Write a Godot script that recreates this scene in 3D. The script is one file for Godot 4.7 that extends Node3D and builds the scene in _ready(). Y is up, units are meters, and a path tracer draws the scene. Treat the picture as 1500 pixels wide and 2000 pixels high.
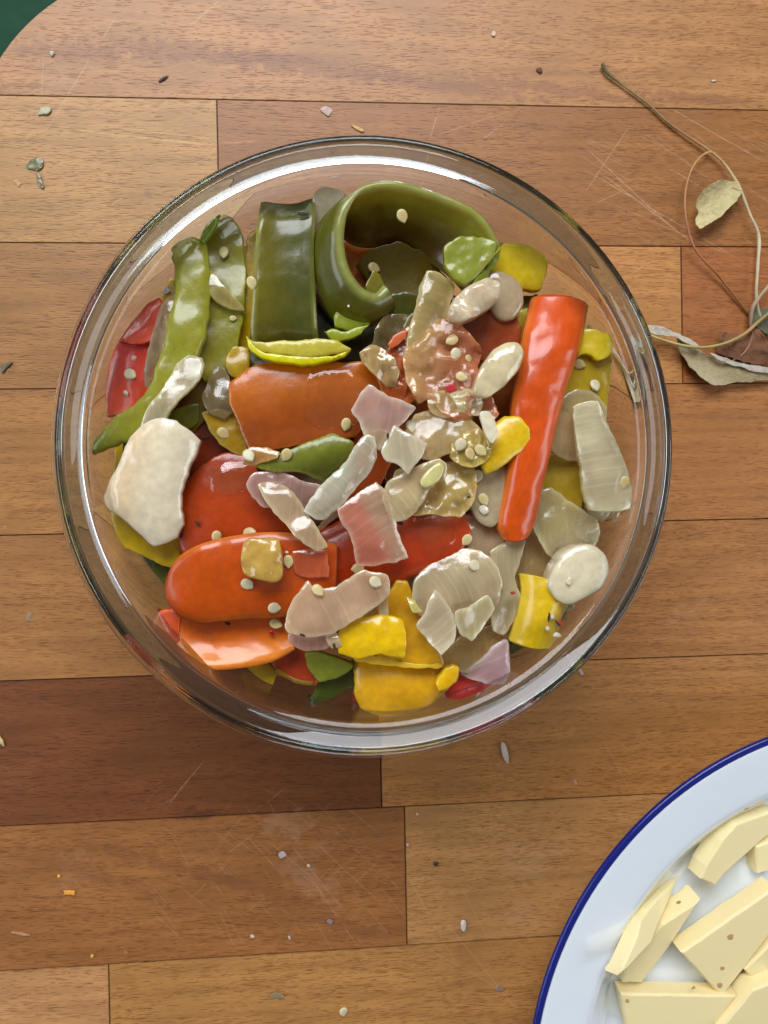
extends Node3D
# A glass bowl of cooked peppers and onions on a beech board, seen from above. Shapes are given in millimetres on the board
# (x to the right, z towards the viewer's side, h above the board) and built in metres.

const MM := 0.001
var mats := {}
var wob := FastNoiseLite.new()
var rng := RandomNumberGenerator.new()


func lin(c: Array, k := 1.0) -> Color:
	return Color(c[0] / 255.0, c[1] / 255.0, c[2] / 255.0).srgb_to_linear() * k


func srgb(r: int, g: int, b: int, a := 1.0) -> Color:
	return Color(r / 255.0, g / 255.0, b / 255.0, a)


# ------------------------------------------------------------------ naming
func tag(o: Node3D, label: String, category: String, group := "", kind := "") -> Node3D:
	if label: o.set_meta("label", label)
	if category: o.set_meta("category", category)
	if group: o.set_meta("group", group)
	if kind: o.set_meta("kind", kind)
	return o


var taken := {}
func numbered(n: String) -> String:
	if not taken.has(n):
		taken[n] = 0
		return n
	taken[n] += 1
	return "%s_%03d" % [n, taken[n]]


func thing(called: String, label: String, category: String, at := Vector3.ZERO, group := "") -> Node3D:
	var o := Node3D.new()
	o.name = numbered(called)
	add_child(o)
	o.position = at * MM
	return tag(o, label, category, group)


func obj(called: String, mesh: Mesh, mat: Material, parent: Node = self) -> MeshInstance3D:
	var o := MeshInstance3D.new()
	o.mesh = mesh
	o.material_override = mat
	if parent == self:
		o.name = numbered(called)
		add_child(o)
	else:
		var n := called
		var i := 0
		while parent.has_node(n):
			i += 1
			n = "%s_%03d" % [called, i]
		o.name = n
		parent.add_child(o)
	return o


# ------------------------------------------------------------------ meshes
func array_mesh(v: PackedVector3Array, idx: PackedInt32Array, col := PackedColorArray(), uv := PackedVector2Array(), flat := false, uv2 := PackedVector2Array()) -> ArrayMesh:
	# idx runs counter-clockwise seen from outside; Godot wants clockwise
	var n := PackedVector3Array()
	if flat:
		var v2 := PackedVector3Array()
		var c2 := PackedColorArray()
		var u2 := PackedVector2Array()
		var w2 := PackedVector2Array()
		for i in range(0, idx.size(), 3):
			var q := (v[idx[i + 1]] - v[idx[i]]).cross(v[idx[i + 2]] - v[idx[i]]).normalized()
			for k in 3:
				v2.append(v[idx[i + k]])
				n.append(q)
				if col.size(): c2.append(col[idx[i + k]])
				if uv.size(): u2.append(uv[idx[i + k]])
				if uv2.size(): w2.append(uv2[idx[i + k]])
		v = v2
		col = c2
		uv = u2
		uv2 = w2
		idx = PackedInt32Array(range(v.size()))
	else:
		n.resize(v.size())
		for i in range(0, idx.size(), 3):
			var q := (v[idx[i + 1]] - v[idx[i]]).cross(v[idx[i + 2]] - v[idx[i]])
			for k in 3: n[idx[i + k]] += q
		for i in n.size(): n[i] = n[i].normalized()
	var back := PackedInt32Array()
	back.resize(idx.size())
	for i in range(0, idx.size(), 3):
		back[i] = idx[i]
		back[i + 1] = idx[i + 2]
		back[i + 2] = idx[i + 1]
	var a := []
	a.resize(Mesh.ARRAY_MAX)
	var scaled := PackedVector3Array()
	scaled.resize(v.size())
	for i in v.size(): scaled[i] = v[i] * MM
	a[Mesh.ARRAY_VERTEX] = scaled
	a[Mesh.ARRAY_NORMAL] = n
	a[Mesh.ARRAY_INDEX] = back
	if col.size(): a[Mesh.ARRAY_COLOR] = col
	if uv.size(): a[Mesh.ARRAY_TEX_UV] = uv
	if uv2.size(): a[Mesh.ARRAY_TEX_UV2] = uv2
	var m := ArrayMesh.new()
	m.add_surface_from_arrays(Mesh.PRIMITIVE_TRIANGLES, a)
	return m


func lathe(profile: Array, seg := 96, wobble := 0.0) -> ArrayMesh:
	# profile: Vector2(radius, height), going round the solid counter-clockwise in the (r, h) plane
	var v := PackedVector3Array()
	var idx := PackedInt32Array()
	var uv := PackedVector2Array()
	var n := profile.size()
	for i in n:
		for s in seg:
			var a := TAU * s / seg
			var r: float = profile[i].x
			if wobble > 0.0 and r > 1.0: r += wobble * wob.get_noise_3d(cos(a) * 40.0, profile[i].y * 0.5, sin(a) * 40.0)
			v.append(Vector3(cos(a) * r, profile[i].y, sin(a) * r))
			uv.append(Vector2(float(s) / seg * 6.0, float(i) / n))
	for i in n - 1:
		for s in seg:
			var t := (s + 1) % seg
			idx.append_array([i * seg + s, (i + 1) * seg + s, (i + 1) * seg + t, i * seg + s, (i + 1) * seg + t, i * seg + t])
	return array_mesh(v, idx, PackedColorArray(), uv)


func rounded(p: Array, steps := 3) -> Array:
	# a smooth open line through the profile's points
	var out := []
	for i in p.size() - 1:
		var a: Vector2 = p[maxi(i - 1, 0)]
		var b: Vector2 = p[i]
		var c: Vector2 = p[i + 1]
		var d: Vector2 = p[mini(i + 2, p.size() - 1)]
		var len_bc := b.distance_to(c)
		var ta := (c - a).normalized() * minf(len_bc, minf(b.distance_to(a) if a != b else len_bc, len_bc))
		var tb := (d - b).normalized() * minf(len_bc, minf(c.distance_to(d) if c != d else len_bc, len_bc))
		for k in steps:
			var t := float(k) / steps
			var t2 := t * t
			var t3 := t2 * t
			out.append(b * (2 * t3 - 3 * t2 + 1) + ta * (t3 - 2 * t2 + t) + c * (3 * t2 - 2 * t3) + tb * (t3 - t2))
	out.append(p[-1])
	return out


func edge_distance(p: Vector2, poly: PackedVector2Array) -> float:
	var best := 1e9
	for i in poly.size():
		var q := Geometry2D.get_closest_point_to_segment(p, poly[i], poly[(i + 1) % poly.size()])
		best = minf(best, p.distance_squared_to(q))
	return sqrt(best)


func soft_outline(flat: Array, ds: float, sharp: bool, seed_of: float, rag := 1.0) -> PackedVector2Array:
	var p := PackedVector2Array()
	for i in range(0, flat.size(), 2): p.append(Vector2(flat[i], flat[i + 1]))
	var area := 0.0
	for i in p.size(): area += p[i].cross(p[(i + 1) % p.size()])
	if area < 0.0: p.reverse()
	if not sharp:
		for round in 2:
			var q := PackedVector2Array()
			for i in p.size():
				var a := p[i]
				var b := p[(i + 1) % p.size()]
				var k := (0.1 if rag > 0.5 else 0.22) if round == 0 else 0.25
				q.append(a.lerp(b, k))
				q.append(a.lerp(b, 1.0 - k))
			p = q
	var out := PackedVector2Array()
	for i in p.size():
		var a := p[i]
		var b := p[(i + 1) % p.size()]
		var m := maxi(1, roundi(a.distance_to(b) / ds))
		for k in m: out.append(a.lerp(b, float(k) / m))
	if not sharp:
		for i in out.size():
			var e := wob.get_noise_3d(out[i].x * 9.0, seed_of, out[i].y * 9.0) * 0.6 + wob.get_noise_3d(out[i].x * 34.0, seed_of + 50.0, out[i].y * 34.0) * 0.34
			var along := (out[(i + 1) % out.size()] - out[i - 1]).normalized()
			out[i] += Vector2(along.y, -along.x) * e * rag
	return out


# A slab of given outline, thickness, tilt and bend with rounded edges: every slice of pepper, onion, bean and seed.
# o: t thickness, r width of the rounded edge, e share of the thickness left at the edge, gx gz slope, ang bu bv bend along and across an axis,
# wr fr wrinkles, c c2 colours blended from g0 to g1 across the axis, ce colour of the cut edge, on skin also painted light leak.
func slab(flat: Array, h: float, o: Dictionary, origin: Vector3) -> ArrayMesh:
	var t: float = o.get("t", 3.0)
	var r: float = o.get("r", minf(t * 0.3, 0.8))
	var e: float = o.get("e", 0.62)
	var seed_of: float = flat[0] * 13.7 + flat[1] * 7.1
	var cen := Vector2.ZERO
	for i in range(0, flat.size(), 2): cen += Vector2(flat[i], flat[i + 1])
	cen /= flat.size() / 2.0
	var ds: float = o.get("ds", 0.85)
	var poly := soft_outline(flat, ds, false, seed_of, o.get("rag", 1.0))
	var box := Rect2(poly[0], Vector2.ZERO)
	for q in poly: box = box.expand(q)
	var ang := deg_to_rad(o.get("ang", 0.0))
	var au := Vector2(cos(ang), sin(ang))
	var av := Vector2(-sin(ang), cos(ang))
	var hu := 0.1
	var hv := 0.1
	for q in poly:
		hu = maxf(hu, absf((q - cen).dot(au)))
		hv = maxf(hv, absf((q - cen).dot(av)))
	var pts := poly.duplicate()
	var nb := poly.size()
	var dist := PackedFloat32Array()
	dist.resize(nb)
	for k in [0.06, 0.22, 0.5, 1.0]:
		for ring in Geometry2D.offset_polygon(poly, -r * k, Geometry2D.JOIN_MITER):
			for i in ring.size():
				var q: Vector2 = ring[i]
				if k > 0.4 and i % 2 == 1: continue
				pts.append(q)
				dist.append(r * k)
	var step := clampf(sqrt(box.get_area() / 420.0), 0.75, 1.6)
	var row := 0
	var z := box.position.y
	while z < box.end.y:
		var x := box.position.x + (0.5 * step if row % 2 else 0.0)
		while x < box.end.x:
			var q := Vector2(x + 0.2 * step * wob.get_noise_2d(x * 61.0, z * 61.0), z + 0.2 * step * wob.get_noise_2d(x * 61.0 + 500.0, z * 61.0))
			if Geometry2D.is_point_in_polygon(q, poly):
				var d := edge_distance(q, poly)
				if d > r + 0.35 * step:
					pts.append(q)
					dist.append(d)
			x += step
		z += step * 0.866
		row += 1
	var tri := Geometry2D.triangulate_delaunay(pts)
	var good := PackedInt32Array()
	for i in range(0, tri.size(), 3):
		var a := pts[tri[i]]
		var b := pts[tri[i + 1]]
		var c := pts[tri[i + 2]]
		if Geometry2D.is_point_in_polygon((a + b + c) / 3.0, poly) and absf((b - a).cross(c - a)) > 1e-5:
			# counter-clockwise seen from above (x right, z down): negative cross product
			if (b - a).cross(c - a) > 0.0: good.append_array([tri[i], tri[i + 2], tri[i + 1]])
			else: good.append_array([tri[i], tri[i + 1], tri[i + 2]])
	var v := PackedVector3Array()
	var col := PackedColorArray()
	var uv := PackedVector2Array()
	var n := pts.size()
	var wr: float = o.get("wr", 0.12)
	var fr: float = o.get("fr", 0.16)
	var ca := lin(o.c)
	var cb := lin(o.get("c2", o.c))
	var cut := lin(o.get("ce", o.c))  # on skin pieces this tone also paints light leaking through the edge
	var g0: float = o.get("g0", 0.0)
	var g1: float = o.get("g1", 1.0)
	var tops := PackedVector3Array()
	var lows := PackedVector3Array()
	for i in n:
		var q := pts[i]
		var d := q - cen
		var u := d.dot(au)
		var w := d.dot(av)
		var mid: float = h + o.get("gx", 0.0) * d.x + o.get("gz", 0.0) * d.y - o.get("bu", 0.0) * (u / hu) ** 2 - o.get("bv", 0.0) * (w / hv) ** 2
		mid += wr * 1.6 * wob.get_noise_3d(q.x * fr * 60.0, seed_of, q.y * fr * 60.0) + o.get("wp", 0.35) * wob.get_noise_3d(q.x * 4.5, seed_of + 9.0, q.y * 4.0)
		var fine := wr * 0.35 * wob.get_noise_3d(q.x * fr * 230.0, seed_of + 30.0, q.y * fr * 230.0)
		var k := clampf(dist[i] / r, 0.0, 1.0)
		var half := 0.5 * t * (e + (1.0 - e) * sqrt(1.0 - (1.0 - k) ** 2))
		tops.append(Vector3(q.x, mid + half + fine, q.y) - origin)
		lows.append(Vector3(q.x, mid - half, q.y) - origin)
		var g := smoothstep(g0, g1, 0.5 + 0.5 * w / hv)
		var mix := ca.lerp(cb, g)
		var near_edge := (1.0 - smoothstep(0.0, 0.7, dist[i])) * (0.6 if o.has("ce") else 0.0)
		mix = mix.lerp(cut, near_edge)
		mix *= 1.0 + o.get("mo", 0.16) * wob.get_noise_3d(q.x * 5.0, seed_of + 70.0, q.y * 6.0) + 0.04 * wob.get_noise_3d(q.x * 26.0, seed_of + 90.0, q.y * 26.0)
		# layers of onion are clearer in the middle than at their cut edges
		mix.a = 1.0
		if o.has("al"): mix.a = clampf(lerpf(o.al, 1.0, (1.0 - smoothstep(0.0, 1.6, dist[i])) * 0.85) + 0.3 * wob.get_noise_3d(q.x * 7.0, seed_of + 120.0, q.y * 7.0), 0.15, 1.0)
		col.append(mix)
		uv.append(Vector2(u, w) / (19.0 + fposmod(seed_of, 17.0)) + Vector2(seed_of, seed_of * 0.37))
	v.append_array(tops)
	v.append_array(lows)
	var low_col := col.duplicate()
	col.append_array(low_col)
	uv.append_array(uv.duplicate())
	var idx := good.duplicate()
	for i in range(0, good.size(), 3): idx.append_array([good[i] + n, good[i + 2] + n, good[i + 1] + n])
	# the outline runs clockwise seen from above with z down (positive area): the wall's outside is on its left
	for i in nb:
		var j := (i + 1) % nb
		idx.append_array([i, j + n, i + n, i, j, j + n])
	if o.has("turned"):
		pass
	return array_mesh(v, idx, col, uv)


# A curled strip between two rails of points [x, h, z]: skin on its outer side, flesh on its inner side, pale cut edges.
func ribbon(rail_a: Array, rail_b: Array, t: float, bulge: float, skin: Array, flesh_a: Array, flesh_b: Array, edge: Array, origin: Vector3) -> ArrayMesh:
	var a: Array[Vector3] = []
	var b: Array[Vector3] = []
	for i in range(0, rail_a.size(), 3):
		a.append(Vector3(rail_a[i], rail_a[i + 1], rail_a[i + 2]))
		b.append(Vector3(rail_b[i], rail_b[i + 1], rail_b[i + 2]))
	var m := a.size()
	var sa: Array[Vector3] = []
	var sb: Array[Vector3] = []
	for i in m - 1:
		for k in 8:
			var s := k / 8.0
			sa.append(a[i].cubic_interpolate(a[i + 1], a[maxi(i - 1, 0)], a[mini(i + 2, m - 1)], s))
			sb.append(b[i].cubic_interpolate(b[i + 1], b[maxi(i - 1, 0)], b[mini(i + 2, m - 1)], s))
	sa.append(a[-1])
	sb.append(b[-1])
	var n := sa.size()
	var across := 11
	var loop := across * 2
	var v := PackedVector3Array()
	var col := PackedColorArray()
	var uv := PackedVector2Array()
	var idx := PackedInt32Array()
	for i in n:
		var along := (sa[mini(i + 1, n - 1)] + sb[mini(i + 1, n - 1)] - sa[maxi(i - 1, 0)] - sb[maxi(i - 1, 0)]).normalized()
		var nor := along.cross(sa[i] - sb[i]).normalized()
		for k in loop:
			var outside := k < across
			var w := float(k) / (across - 1) if outside else 1.0 - float(k - across) / (across - 1)
			var c := sa[i].lerp(sb[i], w) + nor * bulge * (1.0 - (2.0 * w - 1.0) ** 2)
			c.y += 0.5 * wob.get_noise_3d(c.x * 9.0, c.y * 9.0, c.z * 9.0)
			var half := t * 0.5 * (0.55 + 0.45 * sqrt(maxf(0.0, 1.0 - (2.0 * w - 1.0) ** 8)))
			c += nor * half * (1.0 if outside else -1.0) * (1.0 + 0.13 * wob.get_noise_3d(c.x * 14.0, c.y * 20.0, c.z * 20.0))
			v.append(c - origin)
			var tone := lin(skin) if outside else lin(flesh_a).lerp(lin(flesh_b), smoothstep(0.1, 0.75, w))
			if w < 0.02 or w > 0.98: tone = tone.lerp(lin(edge), 0.8)
			tone *= 1.0 + 0.2 * wob.get_noise_3d(c.x * 6.0, c.y * 6.0, c.z * 6.0)
			tone.a = 1.0
			col.append(tone)
			uv.append(Vector2(i / 30.0, w * 0.6))
	for i in n - 1:
		for k in loop:
			var q := (k + 1) % loop
			idx.append_array([i * loop + k, (i + 1) * loop + q, (i + 1) * loop + k, i * loop + k, i * loop + q, (i + 1) * loop + q])
	for e in 2:
		var first := e * (n - 1) * loop
		for k in across - 1:
			var quad := [first + k, first + k + 1, first + loop - 2 - k, first + loop - 1 - k]
			if e == 0: idx.append_array([quad[0], quad[2], quad[1], quad[0], quad[3], quad[2]])
			else: idx.append_array([quad[0], quad[1], quad[2], quad[0], quad[2], quad[3]])
	# turn the faces if the rails run the other way round
	var vol := 0.0
	for i in range(0, idx.size(), 3): vol += v[idx[i]].dot(v[idx[i + 1]].cross(v[idx[i + 2]]))
	if vol < 0.0:
		for i in range(0, idx.size(), 3):
			var keep := idx[i + 1]
			idx[i + 1] = idx[i + 2]
			idx[i + 2] = keep
	return array_mesh(v, idx, col, uv)


func base_of(flat: Array, h: float) -> Vector3:
	var cen := Vector2.ZERO
	for i in range(0, flat.size(), 2): cen += Vector2(flat[i], flat[i + 1])
	cen /= flat.size() / 2.0
	return Vector3(cen.x, h, cen.y)


# one piece of food that is a single mesh, or with parts added afterwards by bit()
func piece(called: String, label: String, category: String, group: String, mat: String, h: float, flat: Array, o: Dictionary) -> void:
	var at := base_of(flat, h)
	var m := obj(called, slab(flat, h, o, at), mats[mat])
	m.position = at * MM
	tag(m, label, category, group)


func strip_piece(called: String, label: String, category: String, group: String, at: Vector3, mesh: Mesh) -> void:
	var m := obj(called, mesh, mats.skin)
	m.position = at * MM
	tag(m, label, category, group)


func composite(called: String, label: String, category: String, group: String, h: float, flat: Array) -> Node3D:
	return thing(called, label, category, base_of(flat, h), group)


func bit(parent: Node3D, called: String, mat: String, h: float, flat: Array, o: Dictionary) -> void:
	obj(called, slab(flat, h, o, parent.position / MM), mats[mat], parent)


func prism(flat: Array, h: float, gx: float, gz: float, t: float, origin: Vector3, cham := 0.6) -> ArrayMesh:
	# a cut block: a sloping flat face, straight sides square to it and a small broken edge
	var p := PackedVector2Array()
	for i in range(0, flat.size(), 2): p.append(Vector2(flat[i], flat[i + 1]))
	var area := 0.0
	for i in p.size(): area += p[i].cross(p[(i + 1) % p.size()])
	if area < 0.0: p.reverse()
	var cen := Vector2.ZERO
	for q in p: cen += q
	cen /= p.size()
	var nor := Vector3(-gx, 1.0, -gz).normalized()
	var fine := PackedVector2Array()
	for i in p.size():
		var a := p[i]
		var b := p[(i + 1) % p.size()]
		var m := maxi(1, roundi(a.distance_to(b) / 2.5))
		for k in m:
			var q := a.lerp(b, float(k) / m)
			if k > 0: q += Vector2(wob.get_noise_2d(q.x * 20.0, q.y * 20.0), wob.get_noise_2d(q.x * 20.0 + 99.0, q.y * 20.0)) * 0.22
			fine.append(q)
	p = fine
	var inner: PackedVector2Array = p.duplicate()
	for i in p.size():
		var along := (p[(i + 1) % p.size()] - p[i - 1]).normalized()
		inner[i] = p[i] + Vector2(-along.y, along.x) * cham
	var v := PackedVector3Array()
	var n := p.size()
	for layer in 4:
		for i in n:
			var q: Vector2 = inner[i] if layer == 0 or layer == 3 else p[i]
			var y := h + gx * (q.x - cen.x) + gz * (q.y - cen.y)
			v.append(Vector3(q.x, y, q.y) - nor * [0.0, cham, t - cham, t][layer] - origin)
	var idx := PackedInt32Array()
	var face := Geometry2D.triangulate_polygon(inner)
	for i in range(0, face.size(), 3):
		var a := inner[face[i]]
		var up := (inner[face[i + 1]] - a).cross(inner[face[i + 2]] - a) < 0.0
		var f := [face[i], face[i + 1], face[i + 2]] if up else [face[i], face[i + 2], face[i + 1]]
		idx.append_array(f)
		idx.append_array([f[0] + 3 * n, f[2] + 3 * n, f[1] + 3 * n])
	for layer in 3:
		for i in n:
			var j := (i + 1) % n
			var a := layer * n
			var b := (layer + 1) * n
			idx.append_array([a + i, b + j, b + i, a + i, a + j, b + j])
	return array_mesh(v, idx, PackedColorArray(), PackedVector2Array(), true)


func tube(line: Array, radii: Array, cols: Array, origin: Vector3, sides := 7) -> ArrayMesh:
	# a stem through points [x, h, z] with a radius and a colour that change along it
	var c := Curve3D.new()
	var pts: Array[Vector3] = []
	for i in range(0, line.size(), 3): pts.append(Vector3(line[i], line[i + 1], line[i + 2]))
	for i in pts.size():
		var tan := (pts[mini(i + 1, pts.size() - 1)] - pts[maxi(i - 1, 0)]) / 6.0
		c.add_point(pts[i], -tan, tan)
	c.bake_interval = 0.8
	var total := c.get_baked_length()
	var m := maxi(4, int(total / 1.0))
	var v := PackedVector3Array()
	var col := PackedColorArray()
	var idx := PackedInt32Array()
	for i in m + 1:
		var s := float(i) / m
		var p := c.sample_baked(s * total, true)
		var dir := (c.sample_baked(minf(s * total + 0.3, total), true) - c.sample_baked(maxf(s * total - 0.3, 0.0), true)).normalized()
		var side := dir.cross(Vector3.UP).normalized()
		var up := side.cross(dir)
		var f := s * (radii.size() - 1)
		var k := mini(int(f), radii.size() - 2)
		var rad: float = lerpf(radii[k], radii[k + 1], f - k) * (1.0 + 0.18 * wob.get_noise_2d(p.x * 14.0, p.z * 14.0))
		var g := s * (cols.size() - 1)
		var kc := mini(int(g), cols.size() - 2)
		var tint := lin(cols[kc]).lerp(lin(cols[kc + 1]), g - kc) * (1.0 + 0.2 * wob.get_noise_2d(p.x * 25.0, p.z * 25.0))
		tint.a = 1.0
		for q in sides:
			var a := TAU * q / sides
			v.append(p + (side * cos(a) + up * sin(a)) * rad - origin)
			col.append(tint)
	for i in m:
		for q in sides:
			var w := (q + 1) % sides
			idx.append_array([i * sides + q, (i + 1) * sides + w, (i + 1) * sides + q, i * sides + q, i * sides + w, (i + 1) * sides + w])
	for q in range(1, sides - 1):
		idx.append_array([0, q + 1, q])
		idx.append_array([m * sides, m * sides + q, m * sides + q + 1])
	return array_mesh(v, idx, col)


# ------------------------------------------------------------------ textures
func noise(freq: float, seed_of: int, octaves := 4) -> FastNoiseLite:
	var f := FastNoiseLite.new()
	f.seed = seed_of
	f.frequency = freq
	f.fractal_octaves = octaves
	f.noise_type = FastNoiseLite.TYPE_SIMPLEX_SMOOTH
	return f


func noise_image(f: FastNoiseLite, w: int, h: int, stretch_x := 1, stretch_y := 1) -> Image:
	var im := f.get_seamless_image(w / stretch_x, h / stretch_y)
	im.convert(Image.FORMAT_L8)
	if stretch_x > 1 or stretch_y > 1: im.resize(w, h, Image.INTERPOLATE_CUBIC)
	return im


func wood_texture(seed_of: int, slant: float) -> Array:
	# beech: soft streaks along x and thousands of short dark flecks; eight pixels to the millimetre, about 256 x 64 mm
	var w := 2048
	var h := 512
	var streak := noise_image(noise(0.03, seed_of, 3), w, h, 16, 1).get_data()
	var cloud := noise_image(noise(0.02, seed_of + 5, 3), w, h, 8, 4).get_data()
	var grain := noise_image(noise(0.25, seed_of + 9, 2), w, h, 8, 1).get_data()
	var tone := PackedFloat32Array()
	tone.resize(w * h)
	for i in w * h: tone[i] = 0.74 + 0.14 * streak[i] / 255.0 + 0.12 * cloud[i] / 255.0 + 0.12 * grain[i] / 255.0
	var dark := PackedFloat32Array()
	dark.resize(w * h)
	rng.seed = seed_of
	for i in 11000:
		var x0 := rng.randi_range(0, w - 1)
		var y0 := rng.randf_range(0, h)
		if cloud[int(y0) % h * w + x0] < 40 + rng.randi_range(0, 130): continue
		var length := int(rng.randf_range(8, 40) * (0.5 + rng.randf()))
		var deep := rng.randf_range(0.15, 0.6)
		var sl := slant + rng.randf_range(-0.05, 0.05)
		for k in length:
			var x := (x0 + k) % w
			var y := fposmod(y0 + sl * k, h)
			var s := sin(PI * (k + 0.5) / length)
			for dy in 2:
				var yy := (int(y) + dy) % h
				var share := (1.0 - absf(y - (int(y) + dy))) if dy == 0 else y - int(y)
				dark[yy * w + x] = maxf(dark[yy * w + x], deep * s * (0.45 + 0.55 * share))
	var data := PackedByteArray()
	data.resize(w * h * 3)
	var relief := PackedByteArray()
	relief.resize(w * h)
	for i in w * h:
		var t := tone[i]
		var d := dark[i]
		data[i * 3] = clampi(int(255.0 * t * (1.0 - 0.5 * d)), 0, 255)
		data[i * 3 + 1] = clampi(int(255.0 * (t - 0.01 - 0.05 * (1.0 - t)) * (1.0 - 0.64 * d)), 0, 255)
		data[i * 3 + 2] = clampi(int(255.0 * (t - 0.02 - 0.1 * (1.0 - t)) * (1.0 - 0.72 * d)), 0, 255)
		relief[i] = clampi(int(200.0 - 190.0 * d + 30.0 * (grain[i] / 255.0 - 0.5)), 0, 255)
	return [ImageTexture.create_from_image(Image.create_from_data(w, h, false, Image.FORMAT_RGB8, data)), ImageTexture.create_from_image(Image.create_from_data(w, h, false, Image.FORMAT_L8, relief))]


func stroke(im: Image, a: Vector2, b: Vector2, wide: float, c: Color, ragged := 0.5) -> void:
	var n := int(a.distance_to(b) * 1.2) + 1
	for i in n + 1:
		var s := float(i) / n
		var p := a.lerp(b, s)
		p.y += 0.8 * wob.get_noise_2d(p.x * 2.0, a.x)
		var al := c.a * (1.0 - ragged * (0.5 + wob.get_noise_2d(p.x * 8.0, p.y * 8.0))) * minf(1.0, 6.0 * minf(s, 1.0 - s) + 0.15)
		var r := int(ceil(wide))
		for dy in range(-r, r + 1):
			for dx in range(-r, r + 1):
				var q := Vector2i(int(p.x) + dx, int(p.y) + dy)
				if q.x < 0 or q.y < 0 or q.x >= im.get_width() or q.y >= im.get_height(): continue
				var f := clampf(wide + 0.5 - Vector2(q).distance_to(p - Vector2(0.5, 0.5)), 0.0, 1.0) * al
				var old := im.get_pixelv(q)
				if f > old.a: im.set_pixelv(q, Color(c.r, c.g, c.b, f))


func blotch(im: Image, at: Vector2, rx: float, ry: float, turn: float, c: Color, rough := 0.6) -> void:
	var reach := int(maxf(rx, ry) * 1.5) + 1
	for y in range(-reach, reach + 1):
		for x in range(-reach, reach + 1):
			var q := Vector2i(int(at.x) + x, int(at.y) + y)
			if q.x < 0 or q.y < 0 or q.x >= im.get_width() or q.y >= im.get_height(): continue
			var d := Vector2(x, y).rotated(-turn)
			var k := Vector2(d.x / rx, d.y / ry).length() + rough * wob.get_noise_2d(q.x * 3.0 + at.x, q.y * 3.0) + 0.4 * rough * wob.get_noise_2d(q.x * 11.0, q.y * 11.0)
			var f := c.a * (1.0 - smoothstep(0.35, 1.0, k))
			if f <= 0.003: continue
			var old := im.get_pixelv(q)
			var out := f + old.a * (1.0 - f)
			im.set_pixelv(q, Color((c.r * f + old.r * old.a * (1.0 - f)) / out, (c.g * f + old.g * old.a * (1.0 - f)) / out, (c.b * f + old.b * old.a * (1.0 - f)) / out, out))


const WEAR := Rect2(-112, -175, 272, 362)  # millimetres of board that the wear map covers
func wear_px(x: float, z: float) -> Vector2:
	return Vector2((x - WEAR.position.x) * 5.0, (z - WEAR.position.y) * 5.0)


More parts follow.
